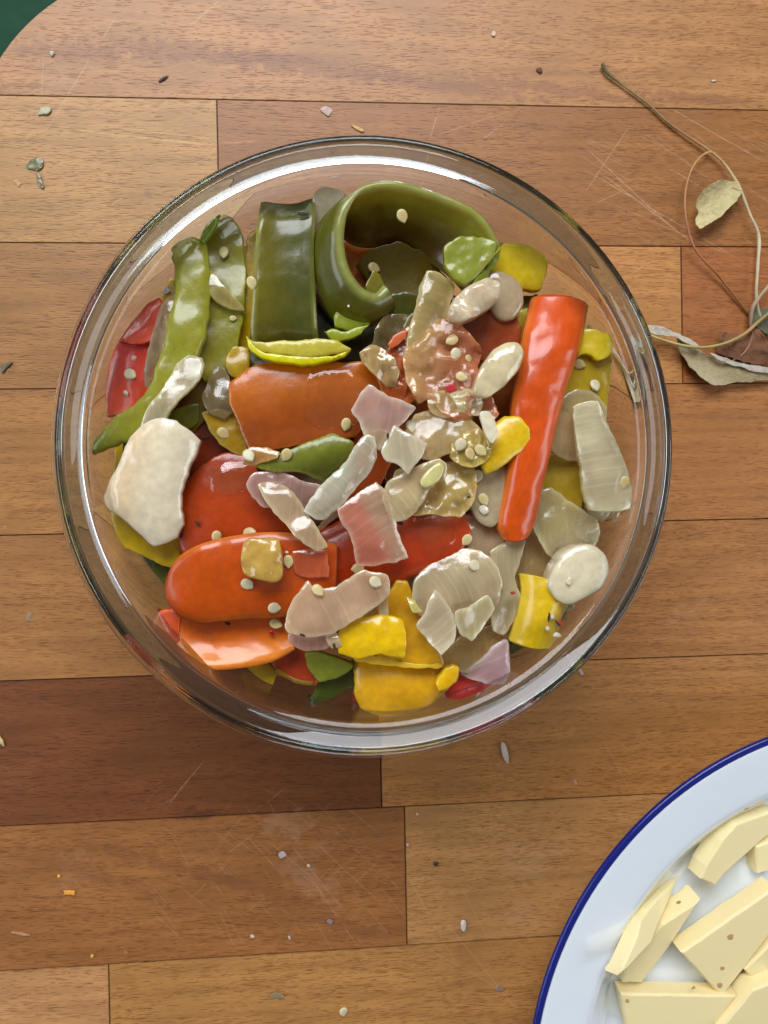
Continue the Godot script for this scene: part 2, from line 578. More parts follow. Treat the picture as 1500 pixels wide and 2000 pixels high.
func wear_texture() -> ImageTexture:
	var im := Image.create_empty(int(WEAR.size.x * 5), int(WEAR.size.y * 5), false, Image.FORMAT_RGBA8)
	im.fill(Color(0.75, 0.6, 0.45, 0.0))
	blotch(im, wear_px(-73.8, -141.4), 150, 22, 0.03, srgb(132, 84, 58, 0.5), 0.45)
	blotch(im, wear_px(-38.0, -141.5), 230, 22, 0.06, srgb(132, 84, 58, 0.55), 0.45)
	blotch(im, wear_px(0.2, -138.4), 200, 20, 0.1, srgb(132, 84, 58, 0.5), 0.45)
	blotch(im, wear_px(39.2, -133.6), 200, 16, 0.12, srgb(132, 84, 58, 0.5), 0.45)
	blotch(im, wear_px(79.4, -132.8), 220, 14, 0.1, srgb(132, 84, 58, 0.5), 0.45)
	blotch(im, wear_px(122.2, -131.2), 170, 10, 0.06, srgb(132, 84, 58, 0.45), 0.45)
	blotch(im, wear_px(-79.7, 112.5), 150, 14, 0.32, srgb(118, 74, 46, 0.35), 0.5)
	blotch(im, wear_px(-51.5, 112.4), 180, 14, 0.32, srgb(118, 74, 46, 0.35), 0.5)
	blotch(im, wear_px(-21.4, 122.3), 170, 14, 0.32, srgb(118, 74, 46, 0.35), 0.5)
	blotch(im, wear_px(-0.5, 133.4), 140, 14, 0.32, srgb(118, 74, 46, 0.35), 0.5)
	blotch(im, wear_px(-41.6, 97.1), 50, 10, -0.1, srgb(84, 46, 28, 0.5), 0.6)
	blotch(im, wear_px(-44.8, 95.0), 20, 6, -0.3, srgb(60, 30, 18, 0.35), 0.6)
	blotch(im, wear_px(119.9, -42.0), 10, 9, 0, srgb(150, 40, 22, 0.55), 0.6)
	stroke(im, wear_px(-80.5, -118.3), wear_px(-64.3, -116.1), 0.9, srgb(222, 176, 108, 0.75), 0.5)
	stroke(im, wear_px(-65.9, -116.1), wear_px(-31.8, -113.1), 1.6, srgb(218, 168, 98, 0.75), 0.5)
	stroke(im, wear_px(-60.4, -118.0), wear_px(-31.8, -115.0), 1.0, srgb(216, 164, 96, 0.7), 0.5)
	stroke(im, wear_px(-30.7, -113.8), wear_px(-19.6, -114.6), 1.2, srgb(214, 160, 104, 0.6), 0.5)
	stroke(im, wear_px(-59.5, -155.9), wear_px(-83.6, -116.9), 0.55, srgb(236, 206, 172, 0.49500000000000005), 0.5)
	stroke(im, wear_px(-29.7, -158.4), wear_px(-40.2, -149.4), 0.55, srgb(236, 206, 172, 0.6050000000000001), 0.5)
	stroke(im, wear_px(-46.2, -127.0), wear_px(-50.9, -123.3), 0.55, srgb(236, 206, 172, 0.55), 0.5)
	stroke(im, wear_px(-83.8, -138.8), wear_px(-84.8, -127.0), 0.55, srgb(236, 206, 172, 0.33), 0.5)
	stroke(im, wear_px(39.1, -127.1), wear_px(35.6, -116.4), 0.55, srgb(236, 206, 172, 0.49500000000000005), 0.5)
	stroke(im, wear_px(62.4, -125.9), wear_px(37.3, -117.3), 0.55, srgb(236, 206, 172, 0.33), 0.5)
	stroke(im, wear_px(59.8, -121.8), wear_px(52.2, -115.9), 0.55, srgb(236, 206, 172, 0.385), 0.5)
	stroke(im, wear_px(111.8, -129.3), wear_px(148.1, -109.8), 0.55, srgb(236, 206, 172, 0.55), 0.5)
	stroke(im, wear_px(85.8, -114.8), wear_px(118.0, -86.0), 0.55, srgb(236, 206, 172, 0.66), 0.5)
	stroke(im, wear_px(90.8, -106.6), wear_px(123.2, -82.7), 0.55, srgb(236, 206, 172, 0.6050000000000001), 0.5)
	stroke(im, wear_px(104.7, -120.1), wear_px(130.5, -102.9), 0.55, srgb(236, 206, 172, 0.33), 0.5)
	stroke(im, wear_px(85.7, -107.3), wear_px(138.9, -77.7), 0.55, srgb(236, 206, 172, 0.55), 0.5)
	stroke(im, wear_px(95.8, -95.8), wear_px(137.1, -78.6), 0.55, srgb(236, 206, 172, 0.385), 0.5)
	stroke(im, wear_px(85.6, -99.0), wear_px(101.3, -121.7), 0.55, srgb(236, 206, 172, 0.49500000000000005), 0.5)
	stroke(im, wear_px(114.9, -107.7), wear_px(135.6, -96.2), 0.55, srgb(236, 206, 172, 0.44000000000000006), 0.5)
	stroke(im, wear_px(88.9, -95.8), wear_px(99.3, -100.9), 0.55, srgb(236, 206, 172, 0.49500000000000005), 0.5)
	stroke(im, wear_px(99.7, -72.6), wear_px(107.5, -77.3), 0.55, srgb(236, 206, 172, 0.55), 0.5)
	stroke(im, wear_px(109.0, -62.5), wear_px(116.2, -79.3), 0.55, srgb(236, 206, 172, 0.22000000000000003), 0.5)
	stroke(im, wear_px(-51.1, 93.1), wear_px(-44.6, 85.3), 0.55, srgb(236, 206, 172, 0.44000000000000006), 0.5)
	stroke(im, wear_px(-47.8, 89.2), wear_px(-39.7, 79.8), 0.55, srgb(236, 206, 172, 0.33), 0.5)
	stroke(im, wear_px(-34.0, 110.2), wear_px(-24.2, 103.4), 0.55, srgb(236, 206, 172, 0.385), 0.5)
	stroke(im, wear_px(-14.6, 106.3), wear_px(6.0, 133.8), 0.55, srgb(236, 206, 172, 0.33), 0.5)
	stroke(im, wear_px(-27.4, 104.0), wear_px(-14.8, 119.4), 0.55, srgb(236, 206, 172, 0.275), 0.5)
	stroke(im, wear_px(-9.9, 114.8), wear_px(7.5, 142.1), 0.55, srgb(236, 206, 172, 0.385), 0.5)
	stroke(im, wear_px(-21.0, 106.0), wear_px(-1.9, 123.4), 0.55, srgb(236, 206, 172, 0.275), 0.5)
	stroke(im, wear_px(-6.5, 106.7), wear_px(14.4, 127.7), 0.55, srgb(236, 206, 172, 0.275), 0.5)
	stroke(im, wear_px(-1.5, 102.1), wear_px(14.6, 117.8), 0.55, srgb(236, 206, 172, 0.22000000000000003), 0.5)
	stroke(im, wear_px(-62.4, 108.6), wear_px(-56.1, 104.1), 0.55, srgb(236, 206, 172, 0.22000000000000003), 0.5)
	stroke(im, wear_px(22.8, 118.2), wear_px(40.5, 152.6), 0.55, srgb(236, 206, 172, 0.22000000000000003), 0.5)
	stroke(im, wear_px(35.8, 135.6), wear_px(57.2, 163.8), 0.55, srgb(236, 206, 172, 0.33), 0.5)
	stroke(im, wear_px(29.0, 143.5), wear_px(58.9, 162.2), 0.55, srgb(236, 206, 172, 0.275), 0.5)
	stroke(im, wear_px(41.0, 124.2), wear_px(50.8, 144.9), 0.55, srgb(236, 206, 172, 0.22000000000000003), 0.5)
	stroke(im, wear_px(89.4, 79.7), wear_px(99.4, 98.8), 0.55, srgb(236, 206, 172, 0.22000000000000003), 0.5)
	stroke(im, wear_px(-60.9, -96.7), wear_px(-64.8, -94.0), 0.55, srgb(236, 206, 172, 0.55), 0.5)
	stroke(im, wear_px(-67.2, -94.3), wear_px(-81.2, -87.8), 0.55, srgb(236, 206, 172, 0.385), 0.5)
	stroke(im, wear_px(97.0, -120.0), wear_px(105.5, -114.7), 0.4, srgb(230, 194, 160, 0.2905568550697762), 0.5)
	stroke(im, wear_px(139.2, -92.5), wear_px(153.2, -83.6), 0.4, srgb(230, 194, 160, 0.22767486149161115), 0.5)
	stroke(im, wear_px(115.5, -113.3), wear_px(120.8, -109.8), 0.4, srgb(230, 194, 160, 0.4746164709998212), 0.5)
	stroke(im, wear_px(133.5, -92.2), wear_px(147.9, -82.8), 0.4, srgb(230, 194, 160, 0.217702466306734), 0.5)
	stroke(im, wear_px(101.2, -99.1), wear_px(113.3, -89.2), 0.4, srgb(230, 194, 160, 0.18035138842222265), 0.5)
	stroke(im, wear_px(119.6, -97.5), wear_px(131.1, -93.5), 0.4, srgb(230, 194, 160, 0.21222656098427456), 0.5)
	stroke(im, wear_px(111.7, -120.8), wear_px(127.2, -109.5), 0.4, srgb(230, 194, 160, 0.2550860088506636), 0.5)
	stroke(im, wear_px(138.7, -101.7), wear_px(155.9, -94.2), 0.4, srgb(230, 194, 160, 0.44681543087827214), 0.5)
	stroke(im, wear_px(113.7, -107.8), wear_px(125.9, -101.7), 0.4, srgb(230, 194, 160, 0.25678905875145863), 0.5)
	stroke(im, wear_px(133.0, -123.0), wear_px(136.5, -120.8), 0.4, srgb(230, 194, 160, 0.3692227609389662), 0.5)
	stroke(im, wear_px(99.5, -102.8), wear_px(110.4, -99.4), 0.4, srgb(230, 194, 160, 0.21845072301666038), 0.5)
	stroke(im, wear_px(107.9, -116.2), wear_px(116.7, -105.5), 0.4, srgb(230, 194, 160, 0.2467066922358891), 0.5)
	stroke(im, wear_px(104.0, -94.4), wear_px(112.5, -91.8), 0.4, srgb(230, 194, 160, 0.18534280355125082), 0.5)
	stroke(im, wear_px(86.2, -114.8), wear_px(100.9, -107.9), 0.4, srgb(230, 194, 160, 0.365401226295044), 0.5)
	stroke(im, wear_px(96.9, -110.9), wear_px(102.5, -107.9), 0.4, srgb(230, 194, 160, 0.3940521585115314), 0.5)
	stroke(im, wear_px(137.7, -86.3), wear_px(151.5, -78.0), 0.4, srgb(230, 194, 160, 0.48595365706453286), 0.5)
	stroke(im, wear_px(83.5, -112.4), wear_px(100.1, -102.2), 0.4, srgb(230, 194, 160, 0.48015792857354345), 0.5)
	stroke(im, wear_px(120.4, -91.7), wear_px(128.2, -88.3), 0.4, srgb(230, 194, 160, 0.21699532168305874), 0.5)
	stroke(im, wear_px(109.9, -118.8), wear_px(117.8, -113.1), 0.4, srgb(230, 194, 160, 0.1532887632188476), 0.5)
	stroke(im, wear_px(85.2, -117.1), wear_px(99.6, -109.2), 0.4, srgb(230, 194, 160, 0.2769534934238705), 0.5)
	stroke(im, wear_px(100.4, -120.3), wear_px(118.3, -111.5), 0.4, srgb(230, 194, 160, 0.1707688333226235), 0.5)
	stroke(im, wear_px(85.9, -117.2), wear_px(98.2, -109.3), 0.4, srgb(230, 194, 160, 0.202374187203356), 0.5)
	stroke(im, wear_px(84.8, -104.4), wear_px(91.0, -100.2), 0.4, srgb(230, 194, 160, 0.33523455524830215), 0.5)
	stroke(im, wear_px(130.3, -108.2), wear_px(147.9, -98.0), 0.4, srgb(230, 194, 160, 0.3172166870580647), 0.5)
	stroke(im, wear_px(97.2, -107.7), wear_px(100.8, -106.0), 0.4, srgb(230, 194, 160, 0.4612551458160796), 0.5)
	stroke(im, wear_px(133.9, -104.7), wear_px(137.2, -102.5), 0.4, srgb(230, 194, 160, 0.23903778149698363), 0.5)
	stroke(im, wear_px(97.3, -115.8), wear_px(103.4, -111.9), 0.4, srgb(230, 194, 160, 0.1679458037902334), 0.5)
	stroke(im, wear_px(139.9, -102.0), wear_px(158.3, -92.6), 0.4, srgb(230, 194, 160, 0.2910367230844819), 0.5)
	stroke(im, wear_px(138.2, -98.4), wear_px(153.0, -89.9), 0.4, srgb(230, 194, 160, 0.18251801580591237), 0.5)
	stroke(im, wear_px(94.9, -89.2), wear_px(112.2, -82.0), 0.4, srgb(230, 194, 160, 0.4736020800315547), 0.5)
	stroke(im, wear_px(102.9, -98.0), wear_px(118.6, -91.4), 0.4, srgb(230, 194, 160, 0.3348083624641098), 0.5)
	stroke(im, wear_px(122.7, -97.0), wear_px(130.2, -94.2), 0.4, srgb(230, 194, 160, 0.47297998694526877), 0.5)
	stroke(im, wear_px(142.0, -121.9), wear_px(157.3, -109.1), 0.4, srgb(230, 194, 160, 0.16559038935735762), 0.5)
	stroke(im, wear_px(138.4, -119.7), wear_px(156.2, -110.4), 0.4, srgb(230, 194, 160, 0.38351647108576836), 0.5)
	stroke(im, wear_px(86.2, -117.2), wear_px(99.4, -112.4), 0.4, srgb(230, 194, 160, 0.47461833124350605), 0.5)
	stroke(im, wear_px(96.0, -123.9), wear_px(113.1, -115.8), 0.4, srgb(230, 194, 160, 0.1545885969959434), 0.5)
	stroke(im, wear_px(136.9, -120.1), wear_px(151.5, -110.7), 0.4, srgb(230, 194, 160, 0.34271293892480637), 0.5)
	stroke(im, wear_px(137.0, -116.7), wear_px(151.6, -112.4), 0.4, srgb(230, 194, 160, 0.2657250906262562), 0.5)
	stroke(im, wear_px(137.5, -93.6), wear_px(147.7, -88.0), 0.4, srgb(230, 194, 160, 0.16196410241275608), 0.5)
	stroke(im, wear_px(119.0, -104.9), wear_px(134.7, -95.8), 0.4, srgb(230, 194, 160, 0.36284380198224997), 0.5)
	stroke(im, wear_px(90.8, -109.5), wear_px(105.0, -101.6), 0.4, srgb(230, 194, 160, 0.44319113695188916), 0.5)
	stroke(im, wear_px(133.9, -121.3), wear_px(144.9, -115.0), 0.4, srgb(230, 194, 160, 0.2834053089609253), 0.5)
	stroke(im, wear_px(131.2, -112.2), wear_px(138.6, -110.6), 0.4, srgb(230, 194, 160, 0.1832918847130089), 0.5)
	stroke(im, wear_px(89.2, -99.2), wear_px(104.6, -89.6), 0.4, srgb(230, 194, 160, 0.3293661270279806), 0.5)
	stroke(im, wear_px(108.8, -90.0), wear_px(120.7, -78.6), 0.4, srgb(230, 194, 160, 0.2185484351435894), 0.5)
	stroke(im, wear_px(100.6, -90.8), wear_px(109.0, -84.5), 0.4, srgb(230, 194, 160, 0.42942210469694364), 0.5)
	stroke(im, wear_px(92.3, -89.2), wear_px(97.4, -85.5), 0.4, srgb(230, 194, 160, 0.26850471824790445), 0.5)
	stroke(im, wear_px(115.5, -88.2), wear_px(127.8, -78.8), 0.4, srgb(230, 194, 160, 0.15194674340513728), 0.5)
	stroke(im, wear_px(101.4, -102.4), wear_px(111.6, -96.8), 0.4, srgb(230, 194, 160, 0.17648951472528354), 0.5)
	stroke(im, wear_px(97.1, -90.3), wear_px(105.8, -86.6), 0.4, srgb(230, 194, 160, 0.4183344756301095), 0.5)
	stroke(im, wear_px(143.6, -99.6), wear_px(157.3, -93.0), 0.4, srgb(230, 194, 160, 0.46947668506356377), 0.5)
	stroke(im, wear_px(110.8, -87.8), wear_px(118.5, -84.0), 0.4, srgb(230, 194, 160, 0.4536341307858479), 0.5)
	stroke(im, wear_px(131.0, -100.0), wear_px(139.6, -93.3), 0.4, srgb(230, 194, 160, 0.276762844212827), 0.5)
	stroke(im, wear_px(123.5, -119.2), wear_px(127.1, -116.2), 0.4, srgb(230, 194, 160, 0.2003783947705151), 0.5)
	stroke(im, wear_px(132.7, -117.6), wear_px(150.1, -109.9), 0.4, srgb(230, 194, 160, 0.2726543000805254), 0.5)
	stroke(im, wear_px(120.9, -120.8), wear_px(129.1, -114.7), 0.4, srgb(230, 194, 160, 0.47766582754626785), 0.5)
	stroke(im, wear_px(93.2, -98.0), wear_px(100.8, -93.5), 0.4, srgb(230, 194, 160, 0.15703499789071965), 0.5)
	stroke(im, wear_px(141.1, -91.4), wear_px(155.9, -82.3), 0.4, srgb(230, 194, 160, 0.43253754663849986), 0.5)
	stroke(im, wear_px(141.8, -118.5), wear_px(154.5, -113.6), 0.4, srgb(230, 194, 160, 0.47826905754889804), 0.5)
	stroke(im, wear_px(129.1, -85.7), wear_px(133.8, -82.9), 0.4, srgb(230, 194, 160, 0.37804462475848), 0.5)
	stroke(im, wear_px(-7.8, 122.9), wear_px(0.9, 114.4), 0.4, srgb(222, 188, 156, 0.2540167655851146), 0.5)
	stroke(im, wear_px(-13.8, 128.5), wear_px(-9.5, 141.6), 0.4, srgb(222, 188, 156, 0.24131368060426145), 0.5)
	stroke(im, wear_px(-2.1, 115.0), wear_px(3.5, 124.8), 0.4, srgb(222, 188, 156, 0.25221781246318864), 0.5)
	stroke(im, wear_px(3.7, 105.3), wear_px(10.7, 111.8), 0.4, srgb(222, 188, 156, 0.20292354696008902), 0.5)
	stroke(im, wear_px(9.9, 112.6), wear_px(18.0, 121.2), 0.4, srgb(222, 188, 156, 0.12921468475086492), 0.5)
	stroke(im, wear_px(-20.3, 110.9), wear_px(-5.9, 101.6), 0.4, srgb(222, 188, 156, 0.42358816284420586), 0.5)
	stroke(im, wear_px(-13.0, 105.6), wear_px(-9.5, 108.7), 0.4, srgb(222, 188, 156, 0.2773589001189624), 0.5)
	stroke(im, wear_px(-12.8, 95.9), wear_px(-1.6, 108.9), 0.4, srgb(222, 188, 156, 0.2187404819858974), 0.5)
	stroke(im, wear_px(14.1, 101.1), wear_px(24.0, 90.0), 0.4, srgb(222, 188, 156, 0.2977035290492387), 0.5)
	stroke(im, wear_px(-57.7, 100.6), wear_px(-46.8, 109.6), 0.4, srgb(222, 188, 156, 0.1304771756622942), 0.5)
	stroke(im, wear_px(-35.0, 97.0), wear_px(-32.0, 94.2), 0.4, srgb(222, 188, 156, 0.3516544657712207), 0.5)
	stroke(im, wear_px(-3.3, 119.6), wear_px(12.8, 113.8), 0.4, srgb(222, 188, 156, 0.3574130384387936), 0.5)
	stroke(im, wear_px(-16.7, 120.4), wear_px(-5.2, 112.9), 0.4, srgb(222, 188, 156, 0.19096844098441856), 0.5)
	stroke(im, wear_px(-36.7, 111.9), wear_px(-31.7, 119.2), 0.4, srgb(222, 188, 156, 0.40867838050117444), 0.5)
	stroke(im, wear_px(-39.8, 107.2), wear_px(-31.3, 117.5), 0.4, srgb(222, 188, 156, 0.2596184668209411), 0.5)
	stroke(im, wear_px(-57.6, 125.1), wear_px(-55.6, 128.0), 0.4, srgb(222, 188, 156, 0.14832052559928915), 0.5)
	stroke(im, wear_px(-50.7, 115.1), wear_px(-48.0, 117.3), 0.4, srgb(222, 188, 156, 0.3571191595169811), 0.5)
	stroke(im, wear_px(-45.6, 123.8), wear_px(-32.6, 112.3), 0.4, srgb(222, 188, 156, 0.4069548574388456), 0.5)
	stroke(im, wear_px(-7.1, 121.0), wear_px(-2.1, 127.8), 0.4, srgb(222, 188, 156, 0.15536361319363232), 0.5)
	stroke(im, wear_px(-12.3, 129.2), wear_px(-7.2, 123.5), 0.4, srgb(222, 188, 156, 0.3945070476536719), 0.5)
	stroke(im, wear_px(-28.0, 121.4), wear_px(-17.6, 133.0), 0.4, srgb(222, 188, 156, 0.33844357755065846), 0.5)
	stroke(im, wear_px(-36.3, 127.1), wear_px(-32.1, 138.9), 0.4, srgb(222, 188, 156, 0.38641514923629594), 0.5)
	stroke(im, wear_px(-52.8, 100.5), wear_px(-46.9, 105.7), 0.4, srgb(222, 188, 156, 0.3195448586819698), 0.5)
	stroke(im, wear_px(-19.5, 131.7), wear_px(-12.7, 137.0), 0.4, srgb(222, 188, 156, 0.17845474291934238), 0.5)
	stroke(im, wear_px(-56.1, 111.3), wear_px(-44.5, 102.1), 0.4, srgb(222, 188, 156, 0.1435436595306488), 0.5)
	stroke(im, wear_px(0.4, 129.8), wear_px(8.6, 141.0), 0.4, srgb(222, 188, 156, 0.28749307634614807), 0.5)
	stroke(im, wear_px(8.9, 127.0), wear_px(18.2, 140.1), 0.4, srgb(222, 188, 156, 0.3253442031515573), 0.5)
	stroke(im, wear_px(-58.2, 119.5), wear_px(-55.5, 122.1), 0.4, srgb(222, 188, 156, 0.35023465490195793), 0.5)
	stroke(im, wear_px(-43.0, 101.5), wear_px(-35.2, 113.4), 0.4, srgb(222, 188, 156, 0.24819184183048254), 0.5)
	stroke(im, wear_px(-12.7, 94.7), wear_px(-5.6, 100.9), 0.4, srgb(222, 188, 156, 0.3688335291930086), 0.5)
	stroke(im, wear_px(7.3, 106.1), wear_px(16.9, 115.9), 0.4, srgb(222, 188, 156, 0.17770684213082438), 0.5)
	stroke(im, wear_px(-58.3, 125.5), wear_px(-46.5, 137.6), 0.4, srgb(222, 188, 156, 0.22934612348235037), 0.5)
	stroke(im, wear_px(10.4, 132.1), wear_px(21.9, 145.2), 0.4, srgb(222, 188, 156, 0.20447610521526596), 0.5)
	stroke(im, wear_px(-19.9, 94.1), wear_px(-16.8, 100.6), 0.4, srgb(222, 188, 156, 0.34297985942502485), 0.5)
	stroke(im, wear_px(-10.3, 117.5), wear_px(-4.1, 122.5), 0.4, srgb(222, 188, 156, 0.42835147356920533), 0.5)
	stroke(im, wear_px(-39.9, 100.4), wear_px(-30.1, 108.5), 0.4, srgb(222, 188, 156, 0.33301340656253764), 0.5)
	stroke(im, wear_px(-58.8, 113.1), wear_px(-54.7, 117.9), 0.4, srgb(222, 188, 156, 0.15762133950880472), 0.5)
	stroke(im, wear_px(15.8, 106.5), wear_px(26.7, 102.3), 0.4, srgb(222, 188, 156, 0.1697520127096468), 0.5)
	stroke(im, wear_px(-2.1, 119.9), wear_px(11.7, 109.0), 0.4, srgb(222, 188, 156, 0.3844071342032887), 0.5)
	stroke(im, wear_px(-7.3, 103.9), wear_px(-0.1, 94.5), 0.4, srgb(222, 188, 156, 0.2282864347313569), 0.5)
	stroke(im, wear_px(16.5, 118.8), wear_px(22.1, 125.7), 0.4, srgb(222, 188, 156, 0.43550933731823005), 0.5)
	stroke(im, wear_px(14.0, 121.7), wear_px(24.9, 136.3), 0.4, srgb(222, 188, 156, 0.3421576090021087), 0.5)
	stroke(im, wear_px(-39.8, 127.9), wear_px(-32.9, 139.2), 0.4, srgb(222, 188, 156, 0.16547389298272389), 0.5)
	stroke(im, wear_px(-22.8, 114.2), wear_px(-16.7, 123.8), 0.4, srgb(222, 188, 156, 0.26189981241095384), 0.5)
	stroke(im, wear_px(-28.0, 94.0), wear_px(-17.5, 107.2), 0.4, srgb(222, 188, 156, 0.19863008670521065), 0.5)
	stroke(im, wear_px(-15.2, 100.8), wear_px(-8.6, 111.6), 0.4, srgb(222, 188, 156, 0.24661872357140635), 0.5)
	stroke(im, wear_px(-18.1, 97.4), wear_px(-14.6, 103.0), 0.4, srgb(222, 188, 156, 0.12699512518119202), 0.5)
	stroke(im, wear_px(-50.3, 103.0), wear_px(-44.3, 115.0), 0.4, srgb(222, 188, 156, 0.42968308522215437), 0.5)
	stroke(im, wear_px(-21.0, 94.5), wear_px(-14.9, 90.0), 0.4, srgb(222, 188, 156, 0.44843159663662713), 0.5)
	stroke(im, wear_px(-11.9, 107.1), wear_px(-9.5, 104.9), 0.4, srgb(222, 188, 156, 0.16497799715143247), 0.5)
	stroke(im, wear_px(-57.3, 121.5), wear_px(-49.5, 133.2), 0.4, srgb(222, 188, 156, 0.3172085121589645), 0.5)
	stroke(im, wear_px(-54.9, 94.3), wear_px(-50.2, 91.5), 0.4, srgb(222, 188, 156, 0.29390624165645096), 0.5)
	stroke(im, wear_px(-45.7, 115.6), wear_px(-35.2, 110.6), 0.4, srgb(222, 188, 156, 0.24632549281564287), 0.5)
	stroke(im, wear_px(-41.9, 114.7), wear_px(-33.9, 124.2), 0.4, srgb(222, 188, 156, 0.18037716164962186), 0.5)
	stroke(im, wear_px(-37.6, 109.1), wear_px(-32.5, 103.3), 0.4, srgb(222, 188, 156, 0.42634173596648417), 0.5)
	stroke(im, wear_px(4.9, 120.2), wear_px(10.3, 130.9), 0.4, srgb(222, 188, 156, 0.20514202786201788), 0.5)
	stroke(im, wear_px(-33.9, 113.3), wear_px(-25.1, 120.4), 0.4, srgb(222, 188, 156, 0.28312324006474665), 0.5)
	stroke(im, wear_px(4.8, 97.1), wear_px(14.4, 105.4), 0.4, srgb(222, 188, 156, 0.4459579753313967), 0.5)
	stroke(im, wear_px(-48.7, 119.2), wear_px(-39.6, 127.1), 0.4, srgb(222, 188, 156, 0.42978793007563837), 0.5)
	stroke(im, wear_px(-4.6, 95.6), wear_px(6.4, 107.0), 0.4, srgb(222, 188, 156, 0.2994600328660521), 0.5)
	stroke(im, wear_px(-39.0, 94.3), wear_px(-33.3, 102.8), 0.4, srgb(222, 188, 156, 0.2132245165463632), 0.5)
	stroke(im, wear_px(-6.7, 131.4), wear_px(0.9, 146.3), 0.4, srgb(222, 188, 156, 0.42319608530104535), 0.5)
	stroke(im, wear_px(-55.8, 104.6), wear_px(-50.1, 115.3), 0.4, srgb(222, 188, 156, 0.14641340862402968), 0.5)
	stroke(im, wear_px(-27.3, 128.3), wear_px(-21.3, 124.3), 0.4, srgb(222, 188, 156, 0.435248170529823), 0.5)
	stroke(im, wear_px(3.9, 102.1), wear_px(15.1, 115.1), 0.4, srgb(222, 188, 156, 0.12118969437060137), 0.5)
	stroke(im, wear_px(-37.2, 112.3), wear_px(-30.9, 119.4), 0.4, srgb(222, 188, 156, 0.29268332430248045), 0.5)
	stroke(im, wear_px(-33.3, 98.9), wear_px(-29.5, 94.2), 0.4, srgb(222, 188, 156, 0.14127081011182524), 0.5)
	stroke(im, wear_px(-25.8, 98.0), wear_px(-22.3, 94.8), 0.4, srgb(222, 188, 156, 0.22702697924902832), 0.5)
	stroke(im, wear_px(-33.3, 103.1), wear_px(-24.0, 110.5), 0.4, srgb(222, 188, 156, 0.31859047237945515), 0.5)
	stroke(im, wear_px(-58.6, 92.7), wear_px(-53.6, 87.8), 0.4, srgb(222, 188, 156, 0.2602254115456274), 0.5)
	stroke(im, wear_px(-36.1, 106.2), wear_px(-26.1, 96.3), 0.4, srgb(222, 188, 156, 0.44523497362583503), 0.5)
	stroke(im, wear_px(-25.2, 131.1), wear_px(-10.1, 122.2), 0.4, srgb(222, 188, 156, 0.2995882040898674), 0.5)
	stroke(im, wear_px(-15.0, 115.6), wear_px(-10.7, 111.4), 0.4, srgb(222, 188, 156, 0.4351633149390009), 0.5)
	stroke(im, wear_px(-24.8, 105.7), wear_px(-18.9, 110.9), 0.4, srgb(222, 188, 156, 0.4360493083972582), 0.5)
	stroke(im, wear_px(6.0, 122.1), wear_px(14.4, 115.0), 0.4, srgb(222, 188, 156, 0.33898888725580967), 0.5)
	stroke(im, wear_px(-35.7, 125.9), wear_px(-28.5, 139.2), 0.4, srgb(222, 188, 156, 0.3303408468914067), 0.5)
	stroke(im, wear_px(-44.6, 108.9), wear_px(-34.4, 123.4), 0.4, srgb(222, 188, 156, 0.40614360974129105), 0.5)
	stroke(im, wear_px(-59.3, 116.4), wear_px(-51.8, 125.0), 0.4, srgb(222, 188, 156, 0.4227384240256116), 0.5)
	stroke(im, wear_px(-31.1, 117.6), wear_px(-25.7, 110.8), 0.4, srgb(222, 188, 156, 0.21591281054595862), 0.5)
	stroke(im, wear_px(-52.9, 122.0), wear_px(-50.1, 125.8), 0.4, srgb(222, 188, 156, 0.2541080030169612), 0.5)
	stroke(im, wear_px(47.9, 120.8), wear_px(55.1, 132.8), 0.3, srgb(206, 170, 130, 0.11983394186874756), 0.5)
	stroke(im, wear_px(51.6, 162.9), wear_px(54.7, 167.5), 0.3, srgb(206, 170, 130, 0.11542650862169718), 0.5)
	stroke(im, wear_px(36.2, 132.7), wear_px(40.8, 137.6), 0.3, srgb(206, 170, 130, 0.1484420987735675), 0.5)
	stroke(im, wear_px(36.3, 119.8), wear_px(41.1, 128.9), 0.3, srgb(206, 170, 130, 0.1439955487379107), 0.5)
	stroke(im, wear_px(61.9, 117.4), wear_px(64.4, 121.7), 0.3, srgb(206, 170, 130, 0.1159120425676976), 0.5)
	stroke(im, wear_px(67.4, 136.3), wear_px(72.3, 144.6), 0.3, srgb(206, 170, 130, 0.10944550381797473), 0.5)
	stroke(im, wear_px(62.3, 164.8), wear_px(70.7, 177.0), 0.3, srgb(206, 170, 130, 0.12009211180209504), 0.5)
	stroke(im, wear_px(52.5, 116.0), wear_px(60.1, 123.9), 0.3, srgb(206, 170, 130, 0.21765297736818026), 0.5)
	stroke(im, wear_px(46.9, 124.5), wear_px(55.7, 138.5), 0.3, srgb(206, 170, 130, 0.07980075399304631), 0.5)
	stroke(im, wear_px(53.0, 142.0), wear_px(60.5, 155.5), 0.3, srgb(206, 170, 130, 0.1901822229299134), 0.5)
	stroke(im, wear_px(58.7, 147.9), wear_px(67.7, 160.5), 0.3, srgb(206, 170, 130, 0.20779952695602213), 0.5)
	stroke(im, wear_px(49.3, 142.4), wear_px(55.4, 154.7), 0.3, srgb(206, 170, 130, 0.13912636860085986), 0.5)
	stroke(im, wear_px(68.5, 161.8), wear_px(76.1, 168.8), 0.3, srgb(206, 170, 130, 0.1798923507696094), 0.5)
	stroke(im, wear_px(40.2, 130.3), wear_px(42.4, 135.5), 0.3, srgb(206, 170, 130, 0.14660137381187838), 0.5)
	stroke(im, wear_px(68.7, 166.3), wear_px(82.6, 179.0), 0.3, srgb(206, 170, 130, 0.08173583503960513), 0.5)
	stroke(im, wear_px(51.4, 134.0), wear_px(57.7, 142.8), 0.3, srgb(206, 170, 130, 0.15948891700306583), 0.5)
